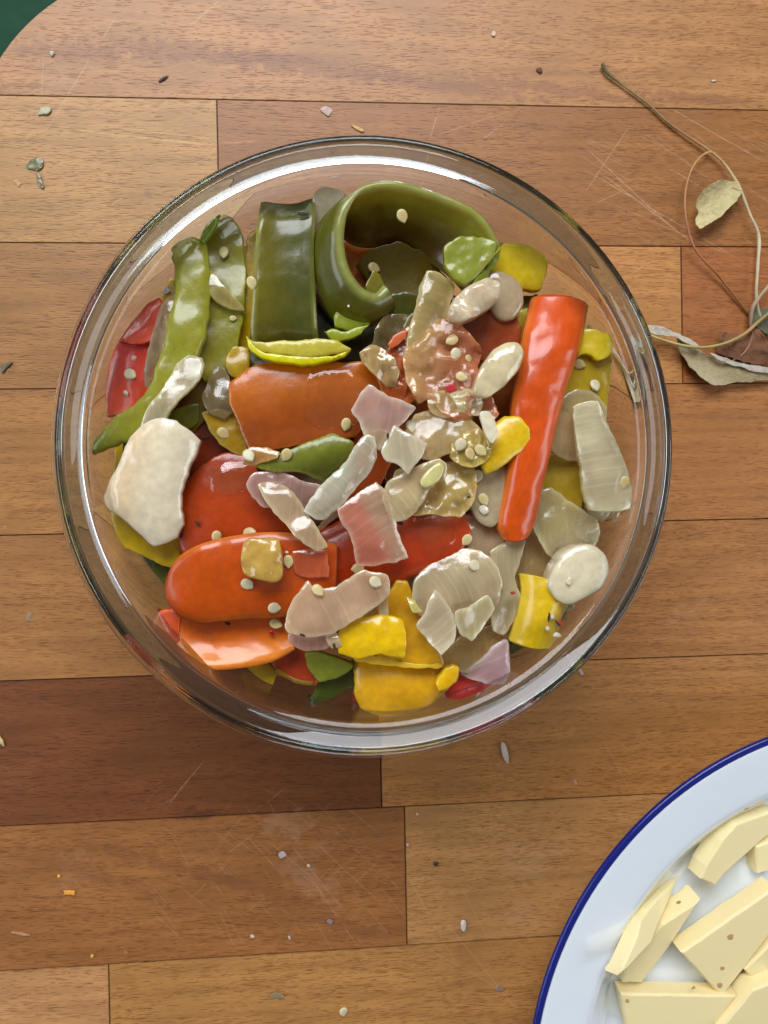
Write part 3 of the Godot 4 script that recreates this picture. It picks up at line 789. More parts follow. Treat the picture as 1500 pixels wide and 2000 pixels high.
	stroke(im, wear_px(63.6, 167.8), wear_px(70.6, 184.9), 0.3, srgb(206, 170, 130, 0.12958049089233775), 0.5)
	stroke(im, wear_px(55.0, 152.4), wear_px(64.6, 166.6), 0.3, srgb(206, 170, 130, 0.14575984975818637), 0.5)
	stroke(im, wear_px(65.2, 139.2), wear_px(74.4, 149.9), 0.3, srgb(206, 170, 130, 0.06032661297159693), 0.5)
	stroke(im, wear_px(41.5, 130.8), wear_px(46.7, 137.2), 0.3, srgb(206, 170, 130, 0.11248638372238073), 0.5)
	stroke(im, wear_px(50.0, 124.9), wear_px(59.6, 137.2), 0.3, srgb(206, 170, 130, 0.07777766552146918), 0.5)
	stroke(im, wear_px(61.1, 126.2), wear_px(67.9, 134.6), 0.3, srgb(206, 170, 130, 0.14567201860323342), 0.5)
	stroke(im, wear_px(53.8, 121.1), wear_px(57.0, 126.7), 0.3, srgb(206, 170, 130, 0.09047519829247046), 0.5)
	stroke(im, wear_px(69.4, 141.9), wear_px(75.4, 148.0), 0.3, srgb(206, 170, 130, 0.10244126865142819), 0.5)
	stroke(im, wear_px(48.4, 119.0), wear_px(55.0, 132.4), 0.3, srgb(206, 170, 130, 0.17188652767964133), 0.5)
	blotch(im, wear_px(-14.5, 101.4), 40, 30, 0.2, srgb(190, 150, 116, 0.25), 0.6)
	blotch(im, wear_px(-8.4, 119.8), 70, 30, 0.6, srgb(190, 150, 120, 0.2), 0.6)
	blotch(im, wear_px(63.1, 118.8), 60, 30, 0.2, srgb(190, 160, 130, 0.15), 0.6)
	blotch(im, wear_px(-53.1, -97.6), 9, 7, 0, srgb(120, 92, 66, 0.5), 0.6)
	rng.seed = 77
	for i in 170:
		var p := Vector2(rng.randf_range(-105, 155), rng.randf_range(-165, 180))
		var a: float = rng.randf_range(-0.3, 0.3) + [0.6, 0.75, -0.9, 2.2, 1.2][rng.randi_range(0, 4)]
		var l := rng.randf_range(3, 26)
		var q := p + Vector2(cos(a), sin(a)) * l
		stroke(im, wear_px(p.x, p.y), wear_px(q.x, q.y), 0.35, srgb(222, 186, 148, rng.randf_range(0.05, 0.22)))
	for i in 30:
		blotch(im, wear_px(rng.randf_range(-105, 155), rng.randf_range(-165, 180)), rng.randf_range(1.5, 4), rng.randf_range(1, 3), rng.randf() * 3.0, srgb(230, 205, 175, rng.randf_range(0.08, 0.3)))
	for i in 20:
		blotch(im, wear_px(rng.randf_range(-105, 155), rng.randf_range(-165, 180)), rng.randf_range(1.2, 2.6), rng.randf_range(1, 2), rng.randf() * 3.0, srgb(48, 28, 20, rng.randf_range(0.3, 0.75)), 0.4)
	for i in 14:
		blotch(im, wear_px(rng.randf_range(-105, 155), rng.randf_range(-165, 180)), rng.randf_range(20, 70), rng.randf_range(12, 40), rng.randf_range(-0.4, 0.4), srgb(206, 176, 150, rng.randf_range(0.05, 0.12)), 0.9)
	return ImageTexture.create_from_image(im)


func normal_from(im: Image, strength: float) -> ImageTexture:
	var n: Image = im.duplicate()
	n.convert(Image.FORMAT_RGBA8)
	n.bump_map_to_normal_map(strength)
	return ImageTexture.create_from_image(n)


func make_materials() -> void:
	var skin_bumps := normal_from(noise_image(noise(0.012, 3, 4), 512, 512), 5.0)
	var flesh_bumps := normal_from(noise_image(noise(0.035, 4, 4), 512, 512), 6.0)
	var fibre_im := noise_image(noise(0.05, 6, 3), 512, 512, 1, 8)
	var fibre_bumps := normal_from(noise_image(noise(0.03, 16, 4), 512, 512, 1, 3), 5.0)
	# onion: pale veins running across the slice
	var veins := Image.create_empty(512, 512, false, Image.FORMAT_RGB8)
	var src := fibre_im.get_data()
	var vein_at := PackedFloat32Array()
	vein_at.resize(512)
	rng.seed = 5
	for k in 11:
		var at := rng.randi_range(0, 511)
		var s := rng.randf_range(0.02, 0.08)
		for d in range(-6, 7): vein_at[posmod(at + d, 512)] = maxf(vein_at[posmod(at + d, 512)], s * (1.0 - absf(d) / 6.5))
	var data := PackedByteArray()
	data.resize(512 * 512 * 3)
	for y in 512:
		for x in 512:
			var bend := posmod(x + int(14.0 * sin(y * TAU / 512.0) + 2.0 * wob.get_noise_2d(x * 0.5, y * 1.2)), 512)
			var k := clampi(int(255.0 * (0.88 + 0.05 * src[y * 512 + x] / 255.0 + vein_at[bend])), 0, 255)
			for q in 3: data[(y * 512 + x) * 3 + q] = k
	veins = Image.create_from_data(512, 512, false, Image.FORMAT_RGB8, data)
	var vein_tex := ImageTexture.create_from_image(veins)
	var mottle_im := noise_image(noise(0.02, 8, 5), 512, 512)
	var md := mottle_im.get_data()
	for i in md.size(): md[i] = 228 + md[i] / 10
	var mottle := ImageTexture.create_from_image(Image.create_from_data(512, 512, false, Image.FORMAT_L8, md))
	for spec in [["skin", 0.3, skin_bumps, 0.22, mottle, 1.0], ["flesh", 0.3, skin_bumps, 0.28, mottle, 1.0], ["onion", 0.17, skin_bumps, 0.4, vein_tex, 0.95], ["clear", 0.12, skin_bumps, 0.75, vein_tex, 0.82], ["bean", 0.22, skin_bumps, 0.3, mottle, 1.0], ["seed", 0.35, skin_bumps, 0.08, mottle, 1.0]]:
		var m := StandardMaterial3D.new()
		m.resource_name = spec[0]
		m.vertex_color_use_as_albedo = true
		m.albedo_texture = spec[4]
		m.roughness = spec[1]
		m.normal_enabled = true
		m.normal_texture = spec[2]
		m.normal_scale = spec[3]
		if spec[5] < 1.0:
			m.transparency = BaseMaterial3D.TRANSPARENCY_ALPHA
			m.albedo_color = Color(1, 1, 1, spec[5])
		if spec[0] in ["skin", "flesh"]:
			m.clearcoat_enabled = true
			m.clearcoat = 0.4
			m.clearcoat_roughness = 0.1
		if spec[0] == "bean":
			m.clearcoat_enabled = true
			m.clearcoat = 0.9
			m.clearcoat_roughness = 0.08
		if spec[0] in ["onion", "clear"]:
			m.clearcoat_enabled = true
			m.clearcoat = 1.0
			m.clearcoat_roughness = 0.06
			m.backlight_enabled = true
			m.backlight = Color(0.3, 0.3, 0.3)
			m.metallic_specular = 0.7
		m.subsurf_scatter_enabled = true
		m.subsurf_scatter_strength = {skin = 0.1, flesh = 0.16, onion = 0.25, clear = 0.2, bean = 0.12, seed = 0.1}[spec[0]]
		mats[spec[0]] = m
	var glass := StandardMaterial3D.new()
	glass.resource_name = "glass"
	glass.albedo_color = Color(0.985, 0.995, 0.99, 0.0)
	glass.roughness = 0.0
	glass.refraction_enabled = true
	glass.refraction_scale = 0.05
	mats.glass = glass
	var lip_glass := glass.duplicate()
	lip_glass.resource_name = "tinted_lip_glass"
	lip_glass.albedo_color = Color(0.84, 0.88, 0.89, 0.0)  # grey tint paints in the dark band refracted through the lip
	mats.lip_glass = lip_glass
	for spec in [["stem", 0.6], ["leaf", 0.75], ["crumb", 0.55], ["herb", 0.7]]:
		var m := StandardMaterial3D.new()
		m.resource_name = spec[0]
		m.vertex_color_use_as_albedo = true
		m.roughness = spec[1]
		m.albedo_texture = mottle
		if spec[0] == "leaf":
			m.normal_enabled = true
			m.normal_texture = flesh_bumps
			m.normal_scale = 0.8
			m.backlight_enabled = true
			m.backlight = Color(0.35, 0.33, 0.25)
		mats[spec[0]] = m
	var juice := StandardMaterial3D.new()
	juice.resource_name = "juice"
	juice.albedo_color = Color(0.75, 0.4, 0.15, 0.1)
	juice.transparency = BaseMaterial3D.TRANSPARENCY_ALPHA
	juice.roughness = 0.04
	juice.normal_enabled = true
	juice.normal_texture = skin_bumps
	juice.normal_scale = 0.15
	mats.juice = juice
	var enamel := StandardMaterial3D.new()
	enamel.albedo_color = srgb(232, 241, 248)
	enamel.roughness = 0.12
	enamel.clearcoat_enabled = true
	enamel.clearcoat = 0.6
	enamel.clearcoat_roughness = 0.05
	enamel.normal_enabled = true
	enamel.normal_texture = skin_bumps
	enamel.normal_scale = 0.06
	mats.enamel = enamel
	var blue := StandardMaterial3D.new()
	blue.albedo_color = srgb(24, 34, 116)
	blue.roughness = 0.2
	blue.normal_enabled = true
	blue.normal_texture = skin_bumps
	blue.normal_scale = 0.15
	mats.blue = blue
	var cheese := StandardMaterial3D.new()
	cheese.albedo_color = srgb(250, 230, 174)
	cheese.roughness = 0.45
	cheese.subsurf_scatter_enabled = true
	cheese.subsurf_scatter_strength = 0.12
	cheese.uv1_triplanar = true
	cheese.uv1_scale = Vector3(45, 45, 45)
	cheese.normal_enabled = true
	cheese.normal_texture = flesh_bumps
	cheese.normal_scale = 0.05
	mats.cheese = cheese
	var table := StandardMaterial3D.new()
	table.albedo_color = srgb(46, 82, 62)
	table.roughness = 0.6
	table.metallic_specular = 0.15
	table.albedo_texture = mottle
	table.uv1_triplanar = true
	table.uv1_scale = Vector3(12, 12, 12)
	mats.table = table


# ------------------------------------------------------------------ the board
func plank(parent: Node3D, poly: PackedVector2Array, tone: Color, tex: Array, shift: Vector2, wear: Texture2D) -> void:
	# a stave with a slightly eased top edge; its joint is the gap to its neighbour
	var top := poly
	var fine := Geometry2D.offset_polygon(poly, -0.12, Geometry2D.JOIN_MITER)
	if fine.size(): top = fine[0]
	var outer := poly
	var v := PackedVector3Array()
	var idx := PackedInt32Array()
	var uv := PackedVector2Array()
	var uv2 := PackedVector2Array()
	for ring in [[top, 0.0], [outer if outer.size() == top.size() else top, -0.14], [outer if outer.size() == top.size() else top, -2.4]]:
		for q in ring[0]:
			v.append(Vector3(q.x, ring[1], q.y))
			uv.append(Vector2((q.x + 110.0) / 256.0, q.y / 64.0) + shift)
			uv2.append((q - WEAR.position) / WEAR.size)
	var n := top.size()
	var face := Geometry2D.triangulate_polygon(top)
	for i in range(0, face.size(), 3):
		var a := top[face[i]]
		if (top[face[i + 1]] - a).cross(top[face[i + 2]] - a) < 0.0: idx.append_array([face[i], face[i + 1], face[i + 2]])
		else: idx.append_array([face[i], face[i + 2], face[i + 1]])
	var area := 0.0
	for i in n: area += top[i].cross(top[(i + 1) % n])
	for layer in 2:
		for i in n:
			var j := (i + 1) % n
			var a := layer * n
			var b := a + n
			if area > 0.0: idx.append_array([a + i, b + j, b + i, a + i, a + j, b + j])
			else: idx.append_array([a + i, b + i, b + j, a + i, b + j, a + j])
	var m := StandardMaterial3D.new()
	m.albedo_color = tone
	m.albedo_texture = tex[0]
	m.roughness = 0.42
	m.heightmap_enabled = true
	m.heightmap_texture = tex[1]
	m.heightmap_scale = 0.012
	m.detail_enabled = true
	m.detail_albedo = wear
	m.detail_blend_mode = BaseMaterial3D.BLEND_MODE_MIX
	m.detail_uv_layer = BaseMaterial3D.DETAIL_UV_2
	obj("plank", array_mesh(v, idx, PackedColorArray(), uv, true, uv2), m, parent)


func round_rect(x0: float, z0: float, x1: float, z1: float, r: float) -> PackedVector2Array:
	var out := PackedVector2Array()
	for c in [[x0 + r, z0 + r, PI], [x1 - r, z0 + r, PI * 1.5], [x1 - r, z1 - r, 0.0], [x0 + r, z1 - r, PI * 0.5]]:
		for k in 25: out.append(Vector2(c[0], c[1]) + Vector2.from_angle(c[2] + PI * 0.5 * k / 24.0) * r)
	return out


func build_board() -> void:
	var board := thing("cutting_board", "worn beech butcher block cutting board with rounded corner under the bowl", "cutting board", Vector3.ZERO)
	var outline := round_rect(-106.3, -167.9, 290.0, 232.5, 62.2)
	var core := StandardMaterial3D.new()
	core.albedo_color = srgb(70, 40, 24)
	core.roughness = 0.8
	var lower := round_rect(-106.1, -167.7, 289.8, 232.3, 62.0)
	var v := PackedVector3Array()
	var idx := PackedInt32Array()
	for y in [-0.55, -22.0]:
		for q in lower: v.append(Vector3(q.x, y, q.y))
	var n := lower.size()
	for i in n:
		var j := (i + 1) % n
		idx.append_array([i, n + j, n + i, i, j, n + j])
	var face := Geometry2D.triangulate_polygon(lower)
	for i in range(0, face.size(), 3):
		var f := [face[i], face[i + 1], face[i + 2]]
		if (lower[f[1]] - lower[f[0]]).cross(lower[f[2]] - lower[f[0]]) > 0.0: f = [f[0], f[2], f[1]]
		idx.append_array(f)
		idx.append_array([f[0] + n, f[2] + n, f[1] + n])
	obj("board_core", array_mesh(v, idx, PackedColorArray(), PackedVector2Array(), true), core, board)
	var woods := [wood_texture(11, -0.02), wood_texture(23, 0.03)]
	var wear := wear_texture()
	var z0 := -127.45
	var k := 0
	# rows of staves: z row, then [from x, to x, colour]
	var rows := [
		[-1, [[-120, 160, 190, 137, 84], [160, 300, 196, 137, 78]]],
		[0, [[-120, -31.5, 197, 149, 89], [-31.5, 190, 170, 114, 60], [190, 300, 200, 143, 85]]],
		[1, [[-120, 10, 178, 128, 73], [10, 117.9, 208, 147, 85], [117.9, 300, 182, 116, 65]]],
		[2, [[-120, 30, 186, 132, 73], [30, 300, 190, 128, 72]]],
		[3, [[-120, -105, 155, 103, 56], [-105, -10, 180, 126, 72], [-10, 300, 184, 126, 70]]],
		[4, [[-120, 15.9, 128, 76, 40], [15.9, 300, 186, 131, 73]]],
		[5, [[-120, 23.2, 164, 109, 60], [23.2, 300, 192, 142, 86]]],
		[6, [[-120, -70.8, 202, 149, 98], [-70.8, 300, 188, 136, 77]]],
		[7, [[-120, 300, 190, 137, 85]]],
	]
	for row in rows:
		for s in row[1]:
			var a: float = z0 + 45.0 * row[0] + 0.13
			var b := a + 45.0 - 0.26
			var cell := PackedVector2Array([Vector2(s[0] + 0.13, a), Vector2(s[1] - 0.13, a), Vector2(s[1] - 0.13, b), Vector2(s[0] + 0.13, b)])
			for got in Geometry2D.intersect_polygons(cell, outline):
				plank(board, got, srgb(s[2], s[3], s[4]), woods[k % 2], Vector2(0.0, k * 0.37), wear)
			k += 1


func build_table() -> void:
	var m := PlaneMesh.new()
	m.size = Vector2(3, 3)
	var t := obj("table_surface", m, mats.table)
	t.position = Vector3(0, -0.0221, 0)
	tag(t, "dark green painted table surface seen past the board's rounded corner", "table", "", "structure")


# ------------------------------------------------------------------ bowl and plate
func build_bowl() -> void:
	var at := Vector3(11.5, 0, -13.7)
	var outer := [Vector2(0, 1.2), Vector2(41, 1.2), Vector2(51, 1.0), Vector2(54.4, 0.15), Vector2(57.2, 0.3), Vector2(59.9, 2.4), Vector2(62.3, 8), Vector2(65.2, 20), Vector2(67.7, 34), Vector2(69.5, 45), Vector2(71.2, 50.5), Vector2(73.2, 53.4), Vector2(76.4, 54.3), Vector2(77.0, 54.6), Vector2(76.8, 54.85), Vector2(75.9, 55.0), Vector2(74.8, 55.2), Vector2(74.0, 56.0), Vector2(73.4, 58.0), Vector2(72.6, 58.2), Vector2(69.6, 58.2), Vector2(68.7, 57.8), Vector2(68.3, 56), Vector2(67.8, 50), Vector2(66.6, 42), Vector2(64.8, 31), Vector2(61.9, 17), Vector2(59.5, 9), Vector2(56.8, 6), Vector2(52, 4.9), Vector2(41, 4.6), Vector2(0, 4.6)]
	var b := thing("glass_bowl", "round clear glass storage bowl with thick flanged rim full of cooked peppers", "bowl", at)
	obj("bowl_body", lathe(rounded(outer, 4), 160, 0.25), mats.glass, b)
	var lip := [Vector2(69.0, 58.3), Vector2(73.2, 58.3), Vector2(74.0, 59.2), Vector2(73.9, 61.4), Vector2(73.2, 62.4), Vector2(72.2, 62.5), Vector2(70.6, 61.5), Vector2(69.2, 60.4), Vector2(68.6, 59.5), Vector2(68.5, 58.7), Vector2(69.0, 58.3)]
	obj("thick_lip", lathe(rounded(lip, 3), 160, 0.25), mats.lip_glass, b)


func build_plate() -> void:
	var p := thing("enamel_plate", "white enamel plate with dark blue rim holding cheese slices", "plate", Vector3(168.5, 0, 180.7))
	var r := 111.9
	var body := [Vector2(0, 2.6), Vector2(r - 36, 2.6), Vector2(r - 31, 3.2), Vector2(r - 26, 7), Vector2(r - 20.6, 12.6), Vector2(r - 17.6, 14.6), Vector2(r - 10, 16.4), Vector2(r - 2.6, 18.2), Vector2(r - 2.2, 18.9), Vector2(r - 2.4, 19.6), Vector2(r - 10, 17.9), Vector2(r - 17.2, 16.2), Vector2(r - 19.4, 15.2), Vector2(r - 21.2, 13.2), Vector2(r - 25, 8.6), Vector2(r - 28, 5.6), Vector2(r - 32, 4.2), Vector2(r - 40, 4.0), Vector2(0, 4.0)]
	obj("plate_body", lathe(rounded(body, 3), 180, 0.25), mats.enamel, p)
	var lip := [Vector2(r - 2.05, 18.3), Vector2(r - 1.2, 17.9), Vector2(r - 0.2, 18.3), Vector2(r, 19.0), Vector2(r - 0.4, 19.7), Vector2(r - 1.3, 19.95), Vector2(r - 2.05, 19.75), Vector2(r - 2.05, 18.3)]
	obj("blue_rim", lathe(rounded(lip, 3), 180, 0.35), mats.blue, p)


func cheese(label: String, h: float, gx: float, gz: float, t: float, flat: Array, holes := []) -> void:
	var low := h - t
	var at := base_of(flat, low)
	var c := thing("cheese_slice", label, "cheese slice", at, "cheese slices on the enamel plate")
	obj("cheese_body", prism(flat, h, gx, gz, t, at), mats.cheese, c)
	var cen := base_of(flat, h)
	for k in range(0, holes.size(), 4):
		var y: float = h + gx * (holes[k] - cen.x) + gz * (holes[k + 1] - cen.z)
		var pts := []
		rng.seed = 900 + int(holes[k] * 10)
		for a in 9:
			var rr := Vector2.from_angle(TAU * a / 9.0) * Vector2(holes[k + 2], holes[k + 3]) * rng.randf_range(0.75, 1.2)
			pts.append_array([holes[k] + rr.x, holes[k + 1] + rr.y])
		obj("hole", slab(pts, y + 0.02, {t = 0.25, r = 0.2, e = 0.2, ds = 0.4, wr = 0.02, rag = 0.3, gx = gx, gz = gz, c = [206, 166, 112]}, at), mats.crumb, c)


# ------------------------------------------------------------------ small loose things
func blob_outline(x: float, z: float, rx: float, rz: float, turn: float, seed_of: int, rough := 0.25, n := 9) -> Array:
	rng.seed = seed_of
	var out := []
	for a in n:
		var q := (Vector2.from_angle(TAU * a / n) * Vector2(rx, rz) * rng.randf_range(1.0 - rough, 1.0 + rough)).rotated(deg_to_rad(turn))
		out.append_array([x + q.x, z + q.y])
	return out


func crumb(called: String, label: String, category: String, x: float, z: float, rx: float, rz: float, turn: float, t: float, c: Array, mat := "crumb", rough := 0.3) -> void:
	var flat := blob_outline(x, z, rx, rz, turn, int(x * 31 + z * 17) + 5000, rough)
	piece(called, label, category, "loose crumbs on the board" if category == "crumb" else "", mat, t * 0.5 + 0.05, flat, {t = t, r = minf(rx, rz) * 0.7, e = 0.15, ds = 0.35, wr = 0.15, fr = 0.8, rag = 0.35, c = c})


var seed_base: MeshInstance3D
func pepper_seed(label: String, x: float, h: float, z: float, turn: float, size: float, tint: int) -> void:
	if seed_base == null:
		for k in 3:
			var flat := []
			for a in 14:
				var th := TAU * a / 14.0
				var q := Vector2(cos(th) * 1.75, sin(th) * (1.42 + 0.08 * k))
				if a == 0: q.x += 0.42
				flat.append_array([q.x, q.y])
			var cs: Array = [[242, 218, 150], [230, 198, 130], [246, 232, 192]][k]
			var m := slab(flat, 0.6, {t = 1.1, r = 1.1, e = 0.2, ds = 0.4, wr = 0.05, fr = 0.7, rag = 0.12, c = cs, ce = [240, 222, 172]}, Vector3(0, 0.6, 0))
			seed_meshes.append(m)
		seed_base = MeshInstance3D.new()
		seed_base.material_override = mats.seed
	var s: MeshInstance3D = seed_base.duplicate()
	s.mesh = seed_meshes[tint % 3]
	s.name = numbered("pepper_seed")
	add_child(s)
	rng.seed = int(x * 100 + z * 10)
	s.position = Vector3(x, h, z) * MM
	s.rotation = Vector3(rng.randf_range(-0.3, 0.3), deg_to_rad(-turn), rng.randf_range(-0.3, 0.3))
	s.scale = Vector3.ONE * size * 0.9
	tag(s, label, "seed", "pepper seeds")
var seed_meshes := []


func build_buried() -> void:
	# the food below the layer that shows, seen only through the glass
	rng.seed = 4242
	var tones := [[200, 84, 24], [222, 182, 30], [104, 112, 30], [190, 170, 128], [186, 56, 34], [150, 84, 30]]
	var k := 0
	for layer in [[9.0, 40.0, 9], [17.0, 42.0, 10], [25.0, 45.0, 11], [33.0, 46.0, 12], [38.5, 40.0, 8]]:
		for i in layer[2]:
			var a: float = TAU * (i + 0.5 * (k % 2)) / layer[2] + rng.randf_range(-0.2, 0.2)
			var d: float = layer[1] * (1.0 if i % 3 else 0.45) * rng.randf_range(0.85, 1.0)
			if layer[0] > 30.0: d *= 0.93
			var flat := blob_outline(11.5 + cos(a) * d, -13.7 + sin(a) * d, rng.randf_range(12, 16), rng.randf_range(9, 11), rad_to_deg(a) + 90.0, 7000 + k, 0.15, 11)
			var tone: Array = tones[rng.randi_range(0, 5)]
			piece("buried_vegetable_piece", "cooked vegetable piece buried in the bowl beneath the pieces on top", "vegetable piece", "vegetable pieces buried low in the bowl", "skin" if k % 3 else "flesh", layer[0], flat, {t = 4.5, r = 2.0, c = tone, bv = rng.randf_range(0, 2), ang = rad_to_deg(a), ds = 1.6})
			k += 1


func _ready() -> void:
	# camera, air and light first
	wob.seed = 21
	wob.frequency = 0.01
	wob.fractal_octaves = 2
	var cam := Camera3D.new()
	cam.name = "camera"
	add_child(cam)
	cam.transform = Transform3D(Basis(Vector3(0.996952, 0.075516, 0.019599), Vector3(0.020385, -0.009648, -0.999746), Vector3(-0.075307, 0.997098, -0.011158)), Vector3(0, 0.244871, 0))
	cam.fov = 67.38
	cam.near = 0.01
	cam.far = 20.0
	var env := Environment.new()
	env.background_mode = Environment.BG_COLOR
	env.background_color = srgb(206, 200, 192)
	env.background_energy_multiplier = 0.19
	env.tonemap_mode = Environment.TONE_MAPPER_LINEAR
	env.tonemap_exposure = 1.0
	env.sdfgi_enabled = true
	env.ssao_enabled = true
	env.ssil_enabled = true
	var we := WorldEnvironment.new()
	we.name = "surroundings"
	we.environment = env
	add_child(we)
	# daylight from the open side beyond the top of the picture, plus weaker fill lamps added on both flanks
	for spec in [["window_light", Vector3(-0.14, 1.05, -0.95), Vector2(1.1, 0.65), 2.05, srgb(246, 249, 255)], ["left_fill_light", Vector3(-1.0, 0.62, 0.05), Vector2(0.9, 0.5), 0.55, srgb(236, 243, 255)], ["right_fill_light", Vector3(1.1, 0.66, 0.3), Vector2(0.9, 0.5), 0.52, srgb(248, 249, 252)]]:
		var win := AreaLight3D.new()
		win.name = spec[0]
		add_child(win)
		win.area_size = spec[2]
		win.light_energy = spec[3]
		win.light_color = spec[4]
		win.shadow_enabled = true
		win.area_range = 8.0
		win.look_at_from_position(spec[1], Vector3(0.0, 0.0, -0.03), Vector3.UP)

	make_materials()
	build_table()
	build_board()
	build_bowl()
	build_plate()
	build_buried()
	piece("orange_pepper_piece", "orange pepper scrap glimpsed inside the curled green pepper ring", "pepper piece", "pepper pieces in the bowl", "skin", 41.0, [3.7, -69.9, 14.2, -70.0, 19.7, -63.0, 15.3, -51.8, 8.3, -53.2, 2.7, -57.4], {c = [219, 120, 14], ce = [229, 140, 18], t = 2.55, wp = 0.8, mo = 0.28})
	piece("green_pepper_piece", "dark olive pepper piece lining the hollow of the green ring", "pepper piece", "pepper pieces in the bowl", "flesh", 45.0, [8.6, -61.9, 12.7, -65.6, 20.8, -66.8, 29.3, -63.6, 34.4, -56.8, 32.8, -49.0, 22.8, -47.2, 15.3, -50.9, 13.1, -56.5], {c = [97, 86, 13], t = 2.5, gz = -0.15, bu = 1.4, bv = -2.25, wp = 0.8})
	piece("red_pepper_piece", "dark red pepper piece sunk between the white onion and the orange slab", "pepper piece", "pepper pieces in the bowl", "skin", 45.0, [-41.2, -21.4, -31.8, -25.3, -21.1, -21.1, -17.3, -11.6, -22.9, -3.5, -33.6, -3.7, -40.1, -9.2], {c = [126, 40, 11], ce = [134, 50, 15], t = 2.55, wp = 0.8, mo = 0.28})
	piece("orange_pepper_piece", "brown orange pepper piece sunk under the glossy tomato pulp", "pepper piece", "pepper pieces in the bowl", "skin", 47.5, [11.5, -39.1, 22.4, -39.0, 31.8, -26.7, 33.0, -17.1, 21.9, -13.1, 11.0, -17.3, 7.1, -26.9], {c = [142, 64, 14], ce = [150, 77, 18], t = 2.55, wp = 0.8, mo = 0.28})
	piece("orange_pepper_piece", "orange pepper strip running under the onions at the middle of the bowl", "pepper piece", "pepper pieces in the bowl", "skin", 49.0, [6.9, -15.4, 9.3, -19.9, 16.8, -18.8, 18.7, -13.6, 13.7, -4.2, 6.9, 2.4, 1.4, 3.7, 5.6, -5.7], {c = [198, 86, 14], ce = [207, 102, 18], t = 2.55, bv = 0.75, wp = 0.8, mo = 0.28})
	piece("yellow_pepper_piece", "yellow olive pepper piece wedged under the translucent onions beside the orange strip", "pepper piece", "pepper pieces in the bowl", "flesh", 44.0, [58.0, -12.2, 65.2, -13.3, 68.8, -6.4, 68.1, 2.1, 63.8, 9.1, 57.6, 10.3, 55.3, 0.4], {c = [188, 156, 37], t = 3, wr = 0.3, wp = 0.8})
	piece("red_pepper_piece", "small red orange pepper wedge between orange strip and large onion", "pepper piece", "pepper pieces in the bowl", "skin", 42.0, [57.0, -12.3, 64.3, -13.0, 62.0, -8.6, 57.6, -3.0, 55.2, 4.8, 53.1, 3.3, 55.4, -6.6], {c = [184, 80, 19], ce = [193, 95, 23], t = 2.55, wp = 0.8, mo = 0.28})
	piece("onion_piece", "olive stained onion piece lying deepest beneath the bean and onion cluster", "onion piece", "onion pieces strewn over the peppers", "onion", 45.0, [38.2, 10.1, 50.5, 6.0, 60.4, 10.7, 62.6, 21.2, 54.8, 29.9, 42.5, 29.4, 37.3, 20.3], {c = [209, 173, 111], t = 2.1, gx = -0.08, gz = -0.01, bv = 0.52, wr = 0.35, al = 0.64, wp = 1.3})
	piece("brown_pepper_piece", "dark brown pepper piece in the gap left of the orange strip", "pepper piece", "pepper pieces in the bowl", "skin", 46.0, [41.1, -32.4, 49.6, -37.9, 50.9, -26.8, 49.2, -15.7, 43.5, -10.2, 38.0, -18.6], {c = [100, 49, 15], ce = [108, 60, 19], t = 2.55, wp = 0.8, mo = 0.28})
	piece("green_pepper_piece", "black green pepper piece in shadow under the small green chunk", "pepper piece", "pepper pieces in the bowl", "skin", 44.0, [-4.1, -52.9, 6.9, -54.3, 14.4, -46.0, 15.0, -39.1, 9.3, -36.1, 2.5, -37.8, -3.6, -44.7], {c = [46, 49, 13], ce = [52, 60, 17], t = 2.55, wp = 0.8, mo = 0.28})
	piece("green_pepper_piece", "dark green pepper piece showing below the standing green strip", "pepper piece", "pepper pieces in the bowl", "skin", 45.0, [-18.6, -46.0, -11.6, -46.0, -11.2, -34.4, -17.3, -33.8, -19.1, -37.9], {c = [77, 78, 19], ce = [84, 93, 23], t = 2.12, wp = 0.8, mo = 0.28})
	piece("onion_piece", "pale onion piece resting upright against the far glass behind the green ring", "onion piece", "onion pieces strewn over the peppers", "bean", 50.0, [-1.5, -77.4, 0.8, -79.2, 4.4, -78.7, 7.2, -77.5, 4.5, -73.2, 1.2, -69.8, -1.3, -68.4, -1.9, -72.6], {c = [226, 210, 172], t = 3, gz = -0.4, rag = 0.45})
	piece("yellow_pepper_piece", "yellow pepper strip standing between the two green pieces at the upper left", "pepper piece", "pepper pieces in the bowl", "skin", 44.5, [-18.9, -69.6, -15.8, -72.4, -15.6, -62.0, -17.2, -49.7, -17.9, -38.9, -21.2, -39.0, -21.2, -51.1, -19.6, -60.6], {c = [239, 195, 21], ce = [249, 224, 26], t = 2.55, bv = 0.75, wp = 0.8, mo = 0.28})
	piece("yellow_pepper_piece", "lemon yellow pepper piece against the glass behind the pale clove", "pepper piece", "pepper pieces in the bowl", "flesh", 48.0, [40.1, -61.7, 45.9, -66.3, 50.3, -66.8, 55.4, -66.6, 59.5, -65.2, 58.5, -59.8, 57.0, -54.8, 51.2, -54.9, 45.9, -57.1], {c = [241, 206, 30], t = 3, gx = -0.1, ang = 15, bv = 1.12, wr = 0.24, wp = 0.8})
	piece("green_pepper_piece", "thin green pepper sliver behind the top of the orange strip", "pepper piece", "pepper pieces in the bowl", "skin", 43.0, [52.1, -54.4, 57.6, -55.2, 59.0, -51.6, 55.3, -48.0, 52.0, -49.9], {c = [95, 95, 13], ce = [102, 112, 17], t = 2.12, wp = 0.8, mo = 0.28})
	piece("yellow_pepper_piece", "yellow pepper corner peeking between brown pepper and orange strip", "pepper piece", "pepper pieces in the bowl", "flesh", 44.0, [50.8, -50.1, 55.1, -51.2, 55.1, -45.9, 52.5, -41.7, 50.6, -44.5], {c = [217, 185, 30], t = 2.5, wp = 0.8})
